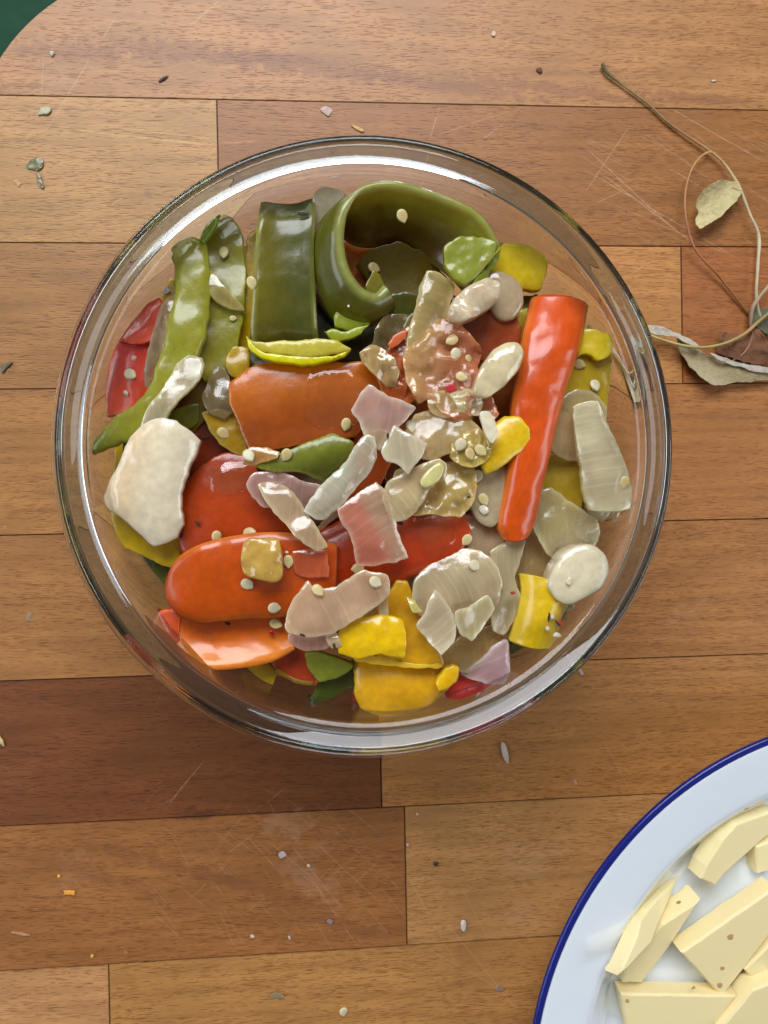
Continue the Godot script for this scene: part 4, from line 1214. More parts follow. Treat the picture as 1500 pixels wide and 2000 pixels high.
	piece("pale_clove", "smooth pinkish garlic clove half hidden behind the lumpy clove", "garlic clove", "pale garlic cloves", "bean", 50.0, [39.5, -56.1, 42.9, -58.7, 47.6, -57.9, 50.8, -54.8, 51.4, -49.8, 48.7, -45.8, 44.7, -45.6, 41.4, -49.8], {c = [189, 167, 131], t = 7, r = 4.5, rag = 0.45})
	var top = composite("red_pepper_piece", "red pepper piece with upturned end leaning on the left glass wall", "pepper piece", "pepper pieces in the bowl", 45.0, [-53.6, -43.3, -47.6, -41.9, -41.2, -42.7, -40.9, -35.2, -42.7, -27.9, -48.0, -24.1, -54.9, -23.0, -57.0, -28.0, -56.9, -33.8, -55.7, -38.5])
	bit(top, "flesh", "flesh", 45.0, [-53.6, -43.3, -47.6, -41.9, -41.2, -42.7, -40.9, -35.2, -42.7, -27.9, -48.0, -24.1, -54.9, -23.0, -57.0, -28.0, -56.9, -33.8, -55.7, -38.5], {c = [228, 56, 44], c2 = [228, 72, 28], ce = [207, 140, 49], t = 3.2, gx = 0.18, ang = 0, g0 = 0.1, g1 = 0.9, wp = 0.8})
	bit(top, "skin_facet", "skin", 46.5, [-53.2, -42.5, -49.0, -47.3, -44.6, -51.1, -41.1, -53.2, -40.0, -50.9, -40.2, -43.9, -41.4, -41.5, -47.1, -40.9], {c = [230, 70, 30], ce = [240, 84, 35], t = 2.55, gx = 0.15, gz = 0.3, wp = 0.8, mo = 0.28})
	piece("yellow_pepper_piece", "yellow pepper scrap peeking above the red piece at the left glass", "pepper piece", "pepper pieces in the bowl", "flesh", 41.0, [-41.9, -57.5, -40.0, -60.9, -37.4, -59.5, -36.9, -52.0, -41.3, -50.6], {c = [235, 191, 30], t = 2.5, wp = 0.8})
	piece("yellow_pepper_piece", "narrow yellow pepper strip upright below the green tip at the left", "pepper piece", "pepper pieces in the bowl", "flesh", 40.0, [-54.3, -16.5, -51.3, -17.3, -51.0, -8.4, -53.0, -0.8, -55.7, -0.2, -55.0, -8.5], {c = [233, 189, 33], t = 3, wp = 0.8})
	piece("yellow_pepper_piece", "yellow pepper piece with wrinkled corner tucked under the big white onion", "pepper piece", "pepper pieces in the bowl", "flesh", 45.5, [-54.0, -1.4, -49.4, -0.7, -43.1, 6.2, -36.1, 5.0, -36.5, 11.8, -38.2, 15.9, -44.1, 13.3, -51.1, 10.4, -53.3, 7.3], {c = [235, 191, 18], t = 3, gz = -0.1, wr = 0.3, wp = 0.8})
	piece("green_pepper_piece", "green pepper edge low at the lower left under yellow and orange pieces", "pepper piece", "pepper pieces in the bowl", "skin", 40.0, [-48.7, 11.5, -41.2, 13.9, -38.3, 16.0, -40.0, 21.5, -43.0, 20.0, -46.1, 15.8], {c = [88, 93, 15], ce = [95, 110, 19], t = 2.12, wp = 0.8, mo = 0.28})
	top = composite("orange_pepper_piece", "red orange pepper bottom edge under the bright orange curl", "pepper piece", "pepper pieces in the bowl", 42.0, [-15.3, 39.9, -8.3, 36.9, -2.1, 38.9, -3.3, 47.3, -9.2, 46.1, -13.3, 43.7])
	bit(top, "skin", "skin", 42.0, [-15.3, 39.9, -8.3, 36.9, -2.1, 38.9, -3.3, 47.3, -9.2, 46.1, -13.3, 43.7], {c = [190, 66, 23], ce = [199, 79, 28], t = 2.55, wp = 0.8, mo = 0.28})
	bit(top, "cut_rim", "flesh", 42.6, [-13.7, 41.9, -9.1, 44.8, -3.9, 46.0, -4.2, 47.4, -9.8, 46.5, -14.3, 43.5], {c = [159, 115, 18], t = 2.4, wp = 0.8})
	piece("yellow_pepper_piece", "little yellow pepper end sticking out beneath the orange curl", "pepper piece", "pepper pieces in the bowl", "flesh", 40.0, [-22.4, 41.8, -16.3, 40.9, -13.7, 43.5, -15.0, 47.4, -18.7, 45.3], {c = [220, 175, 19], t = 2.5, wp = 0.8})
	top = composite("green_pepper_piece", "green pepper chunk with pale rib and pointed tail near bottom glass", "pepper piece", "pepper pieces in the bowl", 41.0, [-6.3, 46.5, -0.4, 45.0, 8.1, 40.5, 10.1, 47.1, 3.4, 50.0, -2.3, 52.7, -5.1, 54.9, -5.8, 51.4, -3.6, 48.6])
	bit(top, "skin", "skin", 41.0, [-6.3, 46.5, -0.4, 45.0, 8.1, 40.5, 10.1, 47.1, 3.4, 50.0, -2.3, 52.7, -5.1, 54.9, -5.8, 51.4, -3.6, 48.6], {c = [77, 88, 17], ce = [84, 104, 21], t = 2.55, gz = -0.1, wp = 0.8, mo = 0.28})
	bit(top, "rib", "flesh", 44.5, [-6.0, 38.4, -2.7, 38.2, 2.3, 39.9, 6.6, 41.7, 3.3, 44.5, -0.4, 45.5, -2.9, 46.2, -4.9, 43.4], {c = [148, 156, 46], t = 4, wr = 0.48, wp = 0.8})
	piece("red_pepper_piece", "red pepper sliver under the big yellow fold by the glass", "pepper piece", "pepper pieces in the bowl", "skin", 40.0, [6.2, 49.9, 9.8, 49.3, 12.5, 56.6, 9.2, 56.8, 6.4, 54.2], {c = [170, 42, 30], ce = [179, 53, 35], t = 2.12, wp = 0.8, mo = 0.28})
	piece("onion_piece", "clear onion flake flat on the glass right of the big yellow pepper", "onion piece", "onion pieces strewn over the peppers", "clear", 41.0, [22.9, 53.8, 28.3, 49.9, 32.9, 50.2, 30.6, 54.2, 26.5, 56.8], {c = [233, 210, 191], t = 1.26, gx = -0.12, gz = -0.01, bv = 1.09, wr = 0.35, al = 0.57, wp = 1.3})
	piece("green_pepper_piece", "green pepper edge beneath the yellow curl at the lower right", "pepper piece", "pepper pieces in the bowl", "skin", 40.0, [45.8, 35.7, 49.5, 34.2, 58.2, 36.6, 64.9, 30.3, 66.9, 27.6, 65.9, 33.3, 59.6, 39.9, 53.7, 40.8, 49.3, 42.4, 46.7, 40.3], {c = [97, 102, 9], ce = [104, 120, 13], t = 2.55, wp = 0.8, mo = 0.28})
	piece("green_pepper_piece", "dull green pepper corner behind the large bean at the right", "pepper piece", "pepper pieces in the bowl", "skin", 41.0, [69.6, 8.9, 73.3, 7.5, 74.3, 12.1, 72.4, 15.4, 69.5, 13.9], {c = [82, 85, 16], ce = [89, 101, 20], t = 2.12, wp = 0.8, mo = 0.28})
	top = composite("yellow_pepper_piece", "yellow green pepper piece with paler folded flap right of the orange strip", "pepper piece", "pepper pieces in the bowl", 48.0, [60.0, -37.0, 63.7, -38.5, 76.2, -38.7, 75.4, -31.0, 73.4, -21.2, 66.3, -21.6, 59.8, -24.7])
	bit(top, "flesh", "flesh", 48.0, [60.0, -37.0, 63.7, -38.5, 76.2, -38.7, 75.4, -31.0, 73.4, -21.2, 66.3, -21.6, 59.8, -24.7], {c = [195, 162, 30], c2 = [201, 168, 27], t = 3, gx = -0.1, ang = 0, g0 = 0.4, g1 = 1, wp = 0.8})
	bit(top, "folded_flap", "flesh", 50.5, [61.9, -43.1, 67.3, -44.4, 71.4, -43.3, 75.3, -42.1, 74.3, -37.5, 70.6, -35.4, 67.5, -37.8, 62.4, -35.4, 60.7, -37.8], {c = [243, 208, 37], t = 2.4, wr = 0.36, wp = 0.8})
	piece("white_bean", "pale bean end showing beneath the large onion at the right glass", "bean", "pale beans", "bean", 43.0, [68.4, -0.1, 75.5, 0.0, 76.4, 3.5, 73.5, 6.5, 69.8, 5.4], {c = [199, 181, 133], t = 6, r = 4, rag = 0.45})
	piece("tomato_piece", "brown red translucent tomato piece beside the top of the orange strip", "tomato piece", "", "skin", 50.5, [43.6, -49.6, 46.8, -52.7, 49.2, -49.2, 50.9, -43.8, 50.0, -37.7, 45.8, -34.7, 38.9, -36.4, 34.2, -41.1, 33.6, -45.6, 39.1, -46.9], {c = [157, 66, 18], c2 = [108, 47, 19], ce = [166, 79, 22], t = 2.55, ang = 90, wr = 0.18, g0 = 0.3, g1 = 0.9, wp = 0.8, mo = 0.28})
	piece("white_bean", "flat grey white bean under seeds left of the orange strip foot", "bean", "pale beans", "bean", 51.5, [38.1, -7.1, 42.6, -10.1, 46.0, -8.3, 47.1, -2.7, 45.6, 2.8, 42.3, 6.9, 38.4, 5.5, 36.1, 0.6, 36.7, -3.9], {c = [197, 177, 139], t = 4.5, r = 3, rag = 0.45})
	piece("onion_piece", "creased onion scrap below the flat grey white bean", "onion piece", "onion pieces strewn over the peppers", "onion", 49.5, [34.2, 2.7, 39.4, 3.9, 44.1, 6.3, 46.4, 11.2, 41.9, 15.4, 37.0, 14.7, 34.6, 9.2], {c = [216, 178, 140], t = 1.75, gx = -0.08, gz = 0.12, bv = 0.6, wr = 0.6, al = 0.58, wp = 1.3})
	piece("green_pepper_piece", "green pepper block left of the translucent strip inside the ring", "pepper piece", "pepper pieces in the bowl", "skin", 49.0, [15.9, -52.9, 22.4, -53.6, 27.6, -51.6, 27.0, -47.1, 22.1, -45.6, 16.3, -47.7], {c = [80, 83, 19], ce = [87, 98, 23], t = 2.98, gz = -0.1, wp = 0.8, mo = 0.28})
	top = composite("green_pepper_piece", "long pale green pepper flap with pointed top at the upper left glass", "pepper piece", "pepper pieces in the bowl", 47.5, [-31.2, -66.5, -29.5, -71.0, -27.4, -74.1, -25.2, -75.9, -21.9, -73.2, -19.4, -68.2, -18.6, -60.8, -19.0, -52.7, -20.3, -44.7, -21.5, -38.0, -25.1, -32.0, -29.8, -30.7, -32.9, -36.6, -33.6, -47.2, -32.5, -58.1])
	bit(top, "flesh", "flesh", 47.5, [-31.2, -66.5, -29.5, -71.0, -27.4, -74.1, -25.2, -75.9, -21.9, -73.2, -19.4, -68.2, -18.6, -60.8, -19.0, -52.7, -20.3, -44.7, -21.5, -38.0, -25.1, -32.0, -29.8, -30.7, -32.9, -36.6, -33.6, -47.2, -32.5, -58.1], {c = [144, 140, 25], c2 = [127, 111, 16], ce = [180, 177, 60], t = 3.2, gz = 0.05, ang = 90, bv = -1.12, wr = 0.27, g0 = 0.35, g1 = 0.9, wp = 0.8})
	bit(top, "skin_edge", "skin", 51.4, [-29.5, -66.9, -28.2, -69.7, -24.9, -73.2, -25.4, -70.2, -27.0, -67.4, -29.0, -64.9], {c = [118, 138, 39], ce = [126, 160, 44], t = 2.21, wp = 0.8, mo = 0.28})
	piece("brown_pepper_piece", "olive brown pepper flesh with painted dark shade beneath the green flaps", "pepper piece", "pepper pieces in the bowl", "flesh", 46.3, [-36.3, -46.0, -29.6, -51.4, -23.1, -46.0, -20.8, -39.2, -24.8, -29.8, -28.9, -23.1, -34.3, -17.8, -38.9, -19.2, -39.4, -28.6], {c = [133, 113, 19], c2 = [93, 56, 16], t = 2.6, ang = 90, wr = 0.42, g0 = 0.2, g1 = 1, wp = 0.8})  # the olive brown tones paint the shadow between the flaps
	piece("onion_piece", "grey onion petal lying on the pale green flap", "onion piece", "onion pieces strewn over the peppers", "clear", 51.5, [-29.9, -58.8, -27.5, -59.0, -23.7, -54.5, -20.8, -51.2, -19.1, -48.6, -21.3, -48.9, -25.5, -50.7, -28.6, -53.4], {c = [209, 185, 108], t = 1.12, gx = 0.12, gz = -0.12, bv = 1.64, wr = 0.35, al = 0.49, wp = 1.3})
	piece("onion_piece", "grey translucent onion skin left of the ridged green strip", "onion piece", "onion pieces strewn over the peppers", "clear", 49.5, [-38.7, -51.4, -35.3, -51.5, -35.9, -42.2, -38.9, -35.7, -41.7, -28.4, -44.9, -30.3, -43.9, -38.6, -41.7, -45.1], {c = [204, 176, 131], t = 1.26, gx = 0.2, gz = -0.11, bv = 0.48, wr = 0.5, al = 0.58, wp = 1.3})
	piece("green_pepper_piece", "ridged pale green pepper strip ending in a pointed tip at the left", "pepper piece", "pepper pieces in the bowl", "flesh", 52.0, [-39.3, -66.8, -37.5, -68.3, -34.7, -68.6, -31.8, -68.1, -28.2, -65.1, -27.1, -57.9, -27.7, -48.5, -28.9, -40.8, -32.4, -33.0, -35.9, -26.9, -38.7, -21.8, -42.8, -17.3, -47.2, -16.3, -50.1, -16.4, -54.0, -14.6, -58.0, -13.3, -58.6, -14.6, -55.1, -19.0, -50.3, -23.1, -45.5, -25.6, -42.2, -30.5, -40.0, -36.7, -38.1, -43.2, -36.4, -49.8, -35.9, -57.8, -36.9, -63.3], {c = [152, 150, 39], c2 = [118, 127, 30], ce = [175, 181, 72], t = 4.2, r = 2.4, e = 0.35, ang = 100, bu = 2.8, wr = 0.3, fr = 0.16, g0 = 0.55, g1 = 1.0, wp = 0.8})
	piece("green_pepper_piece", "olive green pepper shank below the ridged strip beside the white onion", "pepper piece", "pepper pieces in the bowl", "skin", 47.0, [-50.9, -17.1, -43.0, -19.7, -37.6, -25.0, -31.0, -26.3, -31.8, -20.9, -40.4, -17.0, -47.1, -11.7, -50.0, -10.4], {c = [127, 127, 30], ce = [135, 148, 35], t = 2.55, wp = 0.8, mo = 0.28})
	piece("onion_piece", "grey onion strip with torn end above the big white onion", "onion piece", "onion pieces strewn over the peppers", "onion", 56.0, [-44.2, -19.2, -42.8, -23.0, -38.6, -29.0, -35.4, -34.8, -32.4, -37.1, -29.0, -36.6, -28.4, -34.7, -29.6, -30.5, -33.6, -26.5, -36.7, -23.1, -38.8, -19.4, -41.6, -18.0], {c = [228, 206, 164], ce = [250, 233, 176], t = 2.1, gx = 0.02, gz = 0.01, bv = 1.89, wr = 0.35, al = 0.57, wp = 1.3})
	piece("onion_piece", "dull grey onion piece left of the orange centre slab", "onion piece", "onion pieces strewn over the peppers", "onion", 51.5, [-28.9, -30.9, -26.5, -35.4, -24.3, -34.8, -22.8, -31.4, -21.9, -23.7, -24.5, -21.3, -28.2, -22.9, -29.9, -27.1], {c = [163, 139, 97], t = 1.68, gx = -0.07, gz = 0.08, bv = 1.7, wr = 0.35, al = 0.51, wp = 1.3})
	piece("yellow_pepper_piece", "glossy olive yellow pepper bit above the orange centre slab", "pepper piece", "pepper pieces in the bowl", "flesh", 50.5, [-24.4, -35.9, -22.0, -39.9, -18.3, -39.6, -17.9, -33.5, -20.8, -31.4, -23.2, -32.0], {c = [186, 150, 27], t = 3, wr = 0.54, wp = 0.8})
	piece("yellow_pepper_piece", "olive yellow pepper scrap with membrane left of the orange slab", "pepper piece", "pepper pieces in the bowl", "flesh", 49.5, [-30.6, -23.5, -26.6, -24.5, -22.6, -23.8, -20.3, -18.5, -18.9, -13.1, -22.0, -12.8, -25.9, -15.8, -28.5, -19.2], {c = [169, 129, 21], ce = [217, 195, 97], t = 2.6, wr = 0.48, wp = 0.8})
	piece("orange_pepper_piece", "dark orange red pepper dome below the big white onion", "pepper piece", "pepper pieces in the bowl", "skin", 50.5, [-36.6, -4.2, -32.6, -9.7, -25.6, -13.8, -18.8, -13.7, -16.6, -7.8, -11.4, -0.3, -2.3, 7.3, -4.4, 10.3, -14.9, 9.1, -26.8, 10.1, -35.6, 13.3, -37.3, 7.8], {c = [180, 62, 11], ce = [189, 75, 15], t = 2.98, ang = -30, bu = 2.8, bv = 2.25, wp = 0.8, mo = 0.28})
	piece("red_pepper_piece", "orange red tomato coloured wedge right of the pink onion square", "pepper piece", "pepper pieces in the bowl", "skin", 51.5, [-4.3, 7.2, 6.6, 2.8, 18.7, 2.5, 29.2, 1.6, 35.0, 3.1, 37.5, 8.1, 34.1, 13.2, 26.9, 17.6, 18.7, 20.2, 10.3, 19.9, 0.8, 20.6, -4.2, 15.2], {c = [199, 68, 16], c2 = [184, 56, 12], ce = [208, 82, 20], t = 3.4, ang = -6, bu = 2.1, bv = 2.62, g0 = 0.2, g1 = 0.8, wp = 0.8, mo = 0.28})
	top = composite("orange_pepper_piece", "bright orange pepper curl with cut flesh at the lower left", "pepper piece", "pepper pieces in the bowl", 47.0, [-37.6, 25.7, -33.4, 28.6, -28.7, 27.9, -15.4, 27.0, -8.7, 30.0, -8.4, 37.3, -14.4, 40.3, -22.5, 41.7, -30.3, 41.8, -36.4, 40.1, -38.9, 35.3, -37.3, 30.3])
	obj("curl", ribbon([-40.6, 46, 37.6, -36.1, 48.5, 39.5, -29.6, 49.5, 40.9, -22.2, 49.5, 40.8, -14.6, 48.5, 39.7, -8.7, 47, 36.9], [-39.3, 46, 26.2, -37.2, 46, 26.5, -33.4, 46, 29.0, -27.5, 46.5, 28.3, -15.8, 47, 27.3, -9.0, 47, 29.8], 2.8, 1.6, [236, 90, 30], [252, 142, 34], [226, 100, 14], [252, 134, 50], top.position / MM), mats.skin, top)
	bit(top, "skin_facet", "skin", 46.0, [-44.9, 26.5, -41.7, 25.9, -37.4, 25.9, -37.8, 31.1, -38.5, 35.3, -36.2, 39.7, -39.3, 38.7, -42.4, 34.8, -44.0, 30.8], {c = [234, 86, 36], ce = [244, 102, 41], t = 2.55, gx = 0.2, wp = 0.8, mo = 0.28})
	strip_piece("orange_pepper_piece", "large orange red pepper slab carrying seeds and a yellow cube", "pepper piece", "pepper pieces in the bowl", base_of([-39.9, 20.1, -38.6, 14.7, -34.4, 10.6, -26.6, 7.6, -14.8, 6.3, -4.2, 7.3, 2.4, 9.6, 2.8, 18.4, -4.6, 23.5, -9.7, 27.7, -20.5, 28.1, -32.9, 28.7, -37.9, 26.5, -40.0, 23.5], 53.0), ribbon([-39.4, 51, 17.3, -37.4, 52, 13.2, -33.2, 52.8, 10.1, -26.1, 53.2, 7.8, -14.8, 53.6, 6.5, -4.8, 53.6, 7.5, 2.8, 53, 10.3], [-39.2, 50.5, 23.5, -36.9, 51, 26.8, -31.8, 51.4, 28.6, -25.5, 51.6, 28.2, -19.2, 51.8, 27.8, -9.5, 52, 27.3, 2.1, 52.4, 21.1], 2.4, 0.55, [206, 82, 12], [214, 110, 30], [206, 100, 26], [220, 116, 30], base_of([-39.9, 20.1, -38.6, 14.7, -34.4, 10.6, -26.6, 7.6, -14.8, 6.3, -4.2, 7.3, 2.4, 9.6, 2.8, 18.4, -4.6, 23.5, -9.7, 27.7, -20.5, 28.1, -32.9, 28.7, -37.9, 26.5, -40.0, 23.5], 53.0)))
	piece("orange_pepper_piece", "flat dull orange pepper slab at the centre below the yellow crescent", "pepper piece", "pepper pieces in the bowl", "skin", 53.5, [-22.9, -30.7, -18.6, -33.8, -14.9, -35.4, 1.4, -35.4, 10.4, -35.4, 15.7, -32.6, 14.7, -25.9, 9.5, -19.3, 7.9, -16.7, 1.0, -16.0, -9.3, -14.3, -18.5, -13.1, -21.2, -19.4, -23.4, -25.2], {c = [199, 104, 12], c2 = [162, 76, 21], ce = [208, 122, 16], t = 2.89, ang = -4, bu = 1.4, bv = 1.12, g0 = 0.25, g1 = 0.75, wp = 0.8, mo = 0.28})
	strip_piece("green_pepper_piece", "dark green pepper strip standing upright at the upper middle left", "pepper piece", "pepper pieces in the bowl", base_of([-14.9, -71.5, -13.8, -74.5, -10.7, -76.1, -6.1, -76.2, -2.1, -76.3, -0.7, -74.2, -1.5, -65.8, -1.5, -54.1, -1.1, -43.6, -0.5, -39.7, -5.0, -39.6, -11.6, -39.6, -17.5, -39.7, -18.0, -43.6, -17.1, -54.0, -16.6, -61.8], 52.0), ribbon([-14.6, 50, -75.4, -15.1, 53.5, -70.3, -16.1, 54, -62.6, -16.7, 54, -53.8, -17.6, 52, -44.2, -17.4, 50, -40.3], [-1.4, 50, -76.5, -1.1, 53, -71.2, -1.7, 53.2, -62.9, -1.6, 53, -54.1, -1.2, 51, -44.4, -0.7, 49, -40.5], 2.8, 1.7, [70, 76, 18], [108, 102, 24], [84, 86, 30], [150, 150, 70], base_of([-14.9, -71.5, -13.8, -74.5, -10.7, -76.1, -6.1, -76.2, -2.1, -76.3, -0.7, -74.2, -1.5, -65.8, -1.5, -54.1, -1.1, -43.6, -0.5, -39.7, -5.0, -39.6, -11.6, -39.6, -17.5, -39.7, -18.0, -43.6, -17.1, -54.0, -16.6, -61.8], 52.0)))
	strip_piece("orange_pepper_piece", "long bright orange red pepper strip leaning on the right glass", "pepper piece", "pepper pieces in the bowl", base_of([53.4, -52.5, 58.0, -52.2, 62.6, -51.1, 67.3, -50.7, 65.9, -42.4, 62.5, -32.7, 59.8, -23.2, 57.8, -13.8, 55.4, -4.3, 53.3, 3.8, 50.3, 10.5, 46.5, 11.5, 43.6, 10.3, 42.9, 6.5, 44.9, -1.8, 47.3, -12.5, 46.3, -19.4, 47.9, -27.5, 49.9, -36.9, 51.5, -45.1], 53.5), ribbon([68.8, 49, -49.8, 65.0, 53, -38.3, 61.6, 54, -29.6, 59.1, 54, -21.3, 56.9, 53.5, -12.6, 55.0, 52.5, -4.1, 53.7, 51, 3.8, 51.4, 50, 8.7], [53.6, 50, -51.6, 50.5, 54, -42.3, 48.4, 55.5, -31.8, 46.5, 55.5, -22.8, 46.6, 55, -13.9, 45.0, 54, -3.7, 43.3, 52.5, 5.3, 44.8, 51, 9.6], 4.0, 1.7, [230, 88, 14], [236, 120, 40], [226, 110, 34], [238, 128, 46], base_of([53.4, -52.5, 58.0, -52.2, 62.6, -51.1, 67.3, -50.7, 65.9, -42.4, 62.5, -32.7, 59.8, -23.2, 57.8, -13.8, 55.4, -4.3, 53.3, 3.8, 50.3, 10.5, 46.5, 11.5, 43.6, 10.3, 42.9, 6.5, 44.9, -1.8, 47.3, -12.5, 46.3, -19.4, 47.9, -27.5, 49.9, -36.9, 51.5, -45.1], 53.5)))
	top = composite("green_pepper_ring", "curled dark green pepper ring with pale rib at the top of bowl", "pepper ring", "", 55.0, [4.3, -68.6, 5.3, -72.7, 8.9, -75.6, 11.4, -76.9, 14.2, -77.5, 20.6, -76.7, 28.1, -74.8, 35.4, -72.7, 42.4, -69.2, 46.2, -66.1, 46.2, -62.2, 42.4, -56.9, 36.9, -53.2, 33.0, -55.9, 29.0, -59.5, 22.1, -62.9, 14.8, -64.2, 8.9, -63.7, 5.2, -63.7])
	obj("curled_strip", ribbon([44.2, 57, -63.7, 38.3, 59, -70.5, 28.1, 60, -74.5, 17.9, 61, -76.6, 11.1, 61, -75.8, 7.3, 61, -72.3, 5.3, 61, -67.4, 5.0, 60.5, -61.3, 6.5, 60, -55.6, 9.6, 59, -51.7, 13.3, 58, -50.6, 15.7, 57.5, -52.9], [36.6, 50, -53.2, 31.3, 47, -60.1, 23.4, 45, -65.5, 15.8, 45, -67.0, 9.1, 45.5, -67.1, 3.2, 46, -70.3, -0.5, 46, -67.9, -1.9, 46, -62.0, -1.3, 46.5, -54.0, 3.4, 47.5, -47.3, 10.8, 48.5, -45.7, 17.1, 49.5, -49.9], 2.8, 1.6, [88, 90, 18], [142, 138, 38], [84, 66, 10], [156, 160, 84], top.position / MM), mats.skin, top)
	bit(top, "inner_tip", "flesh", 56.5, [12.6, -56.8, 14.4, -56.2, 15.9, -53.1, 16.2, -49.6, 14.2, -48.2, 10.9, -50.4, 10.5, -52.9], {c = [122, 115, 27], t = 2, gx = -0.3, wp = 0.8})
	bit(top, "rib", "flesh", 56.5, [29.9, -63.0, 34.3, -65.5, 39.7, -65.1, 43.3, -63.8, 43.0, -60.8, 38.0, -55.1, 35.4, -52.9, 32.1, -54.8, 29.6, -58.2], {c = [150, 156, 54], t = 3, wr = 0.36, fr = 0.3, wp = 0.8})
	bit(top, "cut_end", "skin", 55.5, [34.2, -50.9, 37.7, -54.6, 42.7, -60.5, 45.7, -65.4, 44.8, -60.6, 40.5, -54.6, 38.8, -52.0, 36.0, -50.6], {c = [125, 135, 33], ce = [133, 157, 38], t = 2.55, gx = -0.5, wp = 0.8, mo = 0.28})
	top = composite("green_pepper_piece", "small bright green pepper chunk with cut face in front of the ring", "pepper piece", "pepper pieces in the bowl", 52.5, [3.4, -48.7, 4.5, -49.9, 6.3, -48.5, 9.2, -46.6, 12.0, -44.8, 9.6, -44.0, 5.9, -42.9, 3.0, -44.0, 2.6, -46.4])
	bit(top, "flesh", "flesh", 52.5, [3.4, -48.7, 4.5, -49.9, 6.3, -48.5, 9.2, -46.6, 12.0, -44.8, 9.6, -44.0, 5.9, -42.9, 3.0, -44.0, 2.6, -46.4], {c = [142, 150, 34], t = 3.5, wr = 0.42, wp = 0.8})
	bit(top, "skin_edge", "skin", 53.3, [0.3, -42.9, 2.4, -43.6, 5.9, -42.9, 9.5, -44.1, 12.1, -44.6, 9.5, -42.3, 6.4, -40.8, 3.3, -40.2, 1.6, -41.3], {c = [161, 168, 36], ce = [170, 194, 41], t = 2.55, wp = 0.8, mo = 0.28})
	top = composite("yellow_pepper_piece", "yellow green crescent pepper slice above the orange centre slab", "pepper piece", "pepper pieces in the bowl", 56.5, [-18.4, -40.8, -16.2, -39.6, -8.8, -39.7, -0.8, -40.0, 3.6, -39.6, 7.1, -37.6, 4.0, -36.4, -1.2, -35.7, -8.9, -36.2, -15.0, -37.0])
	bit(top, "flesh", "flesh", 56.5, [-18.4, -40.8, -16.2, -39.6, -8.8, -39.7, -0.8, -40.0, 3.6, -39.6, 7.1, -37.6, 4.0, -36.4, -1.2, -35.7, -8.9, -36.2, -15.0, -37.0], {c = [201, 185, 60], t = 3, gz = -0.05, wr = 0.36, wp = 0.8})
	bit(top, "skin", "skin", 56.2, [-18.5, -41.3, -16.4, -39.0, -13.7, -37.0, -7.5, -36.1, -0.7, -36.0, 3.9, -36.7, 6.9, -37.8, 4.9, -35.7, -0.1, -34.2, -6.3, -34.0, -11.3, -34.4, -15.2, -35.8, -17.4, -37.8], {c = [222, 206, 10], ce = [232, 236, 14], t = 3.4, r = 2, wp = 0.8, mo = 0.28})
	piece("onion_piece", "broad pale onion sheet on the left of the large right onion", "onion piece", "onion pieces strewn over the peppers", "onion", 49.5, [58.8, -24.9, 64.7, -28.8, 70.7, -28.4, 73.8, -23.7, 72.4, -17.2, 70.0, -10.5, 63.9, -10.3, 58.6, -12.3, 56.1, -19.2], {c = [240, 210, 155], t = 1.68, gx = -0.04, gz = -0.13, bv = 1.34, wr = 0.35, al = 0.51, wp = 1.3})
	piece("onion_piece", "large white onion piece with ribs and a seed by right glass", "onion piece", "onion pieces strewn over the peppers", "onion", 53.0, [62.9, -23.9, 69.4, -25.4, 72.9, -17.0, 76.7, -9.9, 78.8, -3.4, 78.4, 2.8, 72.3, 3.4, 68.0, 3.2, 66.3, -1.2, 64.9, -8.4, 63.8, -15.5], {c = [250, 231, 187], ce = [250, 233, 176], t = 2.1, gx = 0.08, gz = -0.11, ang = 75, bv = 2.16, wr = 0.4, al = 0.65, wp = 1.3})
	piece("onion_piece", "translucent green tinged onion sheet above the large bean", "onion piece", "onion pieces strewn over the peppers", "clear", 48.5, [52.9, -1.3, 58.5, -3.6, 65.0, 1.2, 71.0, 4.8, 72.0, 8.9, 70.0, 13.4, 63.4, 17.0, 58.5, 15.6, 54.9, 11.5, 52.9, 5.5], {c = [226, 206, 151], ce = [250, 233, 187], t = 1.4, gx = -0.14, gz = 0.03, bv = 0.79, wr = 0.6, fr = 0.15, al = 0.46, wp = 1.3})
	piece("onion_piece", "pointed onion flake with tip at the foot of the orange strip", "onion piece", "onion pieces strewn over the peppers", "onion", 51.0, [41.0, 12.8, 46.3, 9.8, 52.0, 7.7, 49.7, 13.9, 47.7, 19.8, 49.4, 24.5, 49.0, 30.0, 45.0, 34.4, 41.6, 33.4, 40.7, 26.7, 42.7, 19.7], {c = [233, 208, 162], t = 1.54, gx = -0.1, gz = 0.03, bv = 0.93, wr = 0.5, al = 0.57, wp = 1.3})
	piece("onion_piece", "wide layered onion petal carrying a yellow seed at lower right", "onion piece", "onion pieces strewn over the peppers", "onion", 53.0, [20.3, 26.2, 22.0, 19.0, 27.1, 13.8, 33.9, 11.2, 38.8, 12.3, 42.6, 16.3, 44.3, 21.8, 42.4, 28.2, 34.6, 30.1, 28.8, 28.5, 23.7, 29.4], {c = [238, 208, 162], ce = [250, 231, 184], t = 1.82, gx = 0.04, gz = -0.01, ang = -25, bv = 2.73, wr = 0.35, al = 0.66, wp = 1.3})
	piece("onion_piece", "olive onion shred beneath the onion cluster at the bottom right", "onion piece", "onion pieces strewn over the peppers", "onion", 48.0, [28.1, 40.0, 33.3, 35.0, 40.8, 32.5, 47.4, 30.0, 47.3, 34.8, 41.9, 42.1, 35.9, 44.8, 31.0, 43.3], {c = [214, 176, 102], t = 1.68, gx = -0.06, gz = 0.06, bv = 0.98, wr = 0.4, al = 0.6, wp = 1.3})
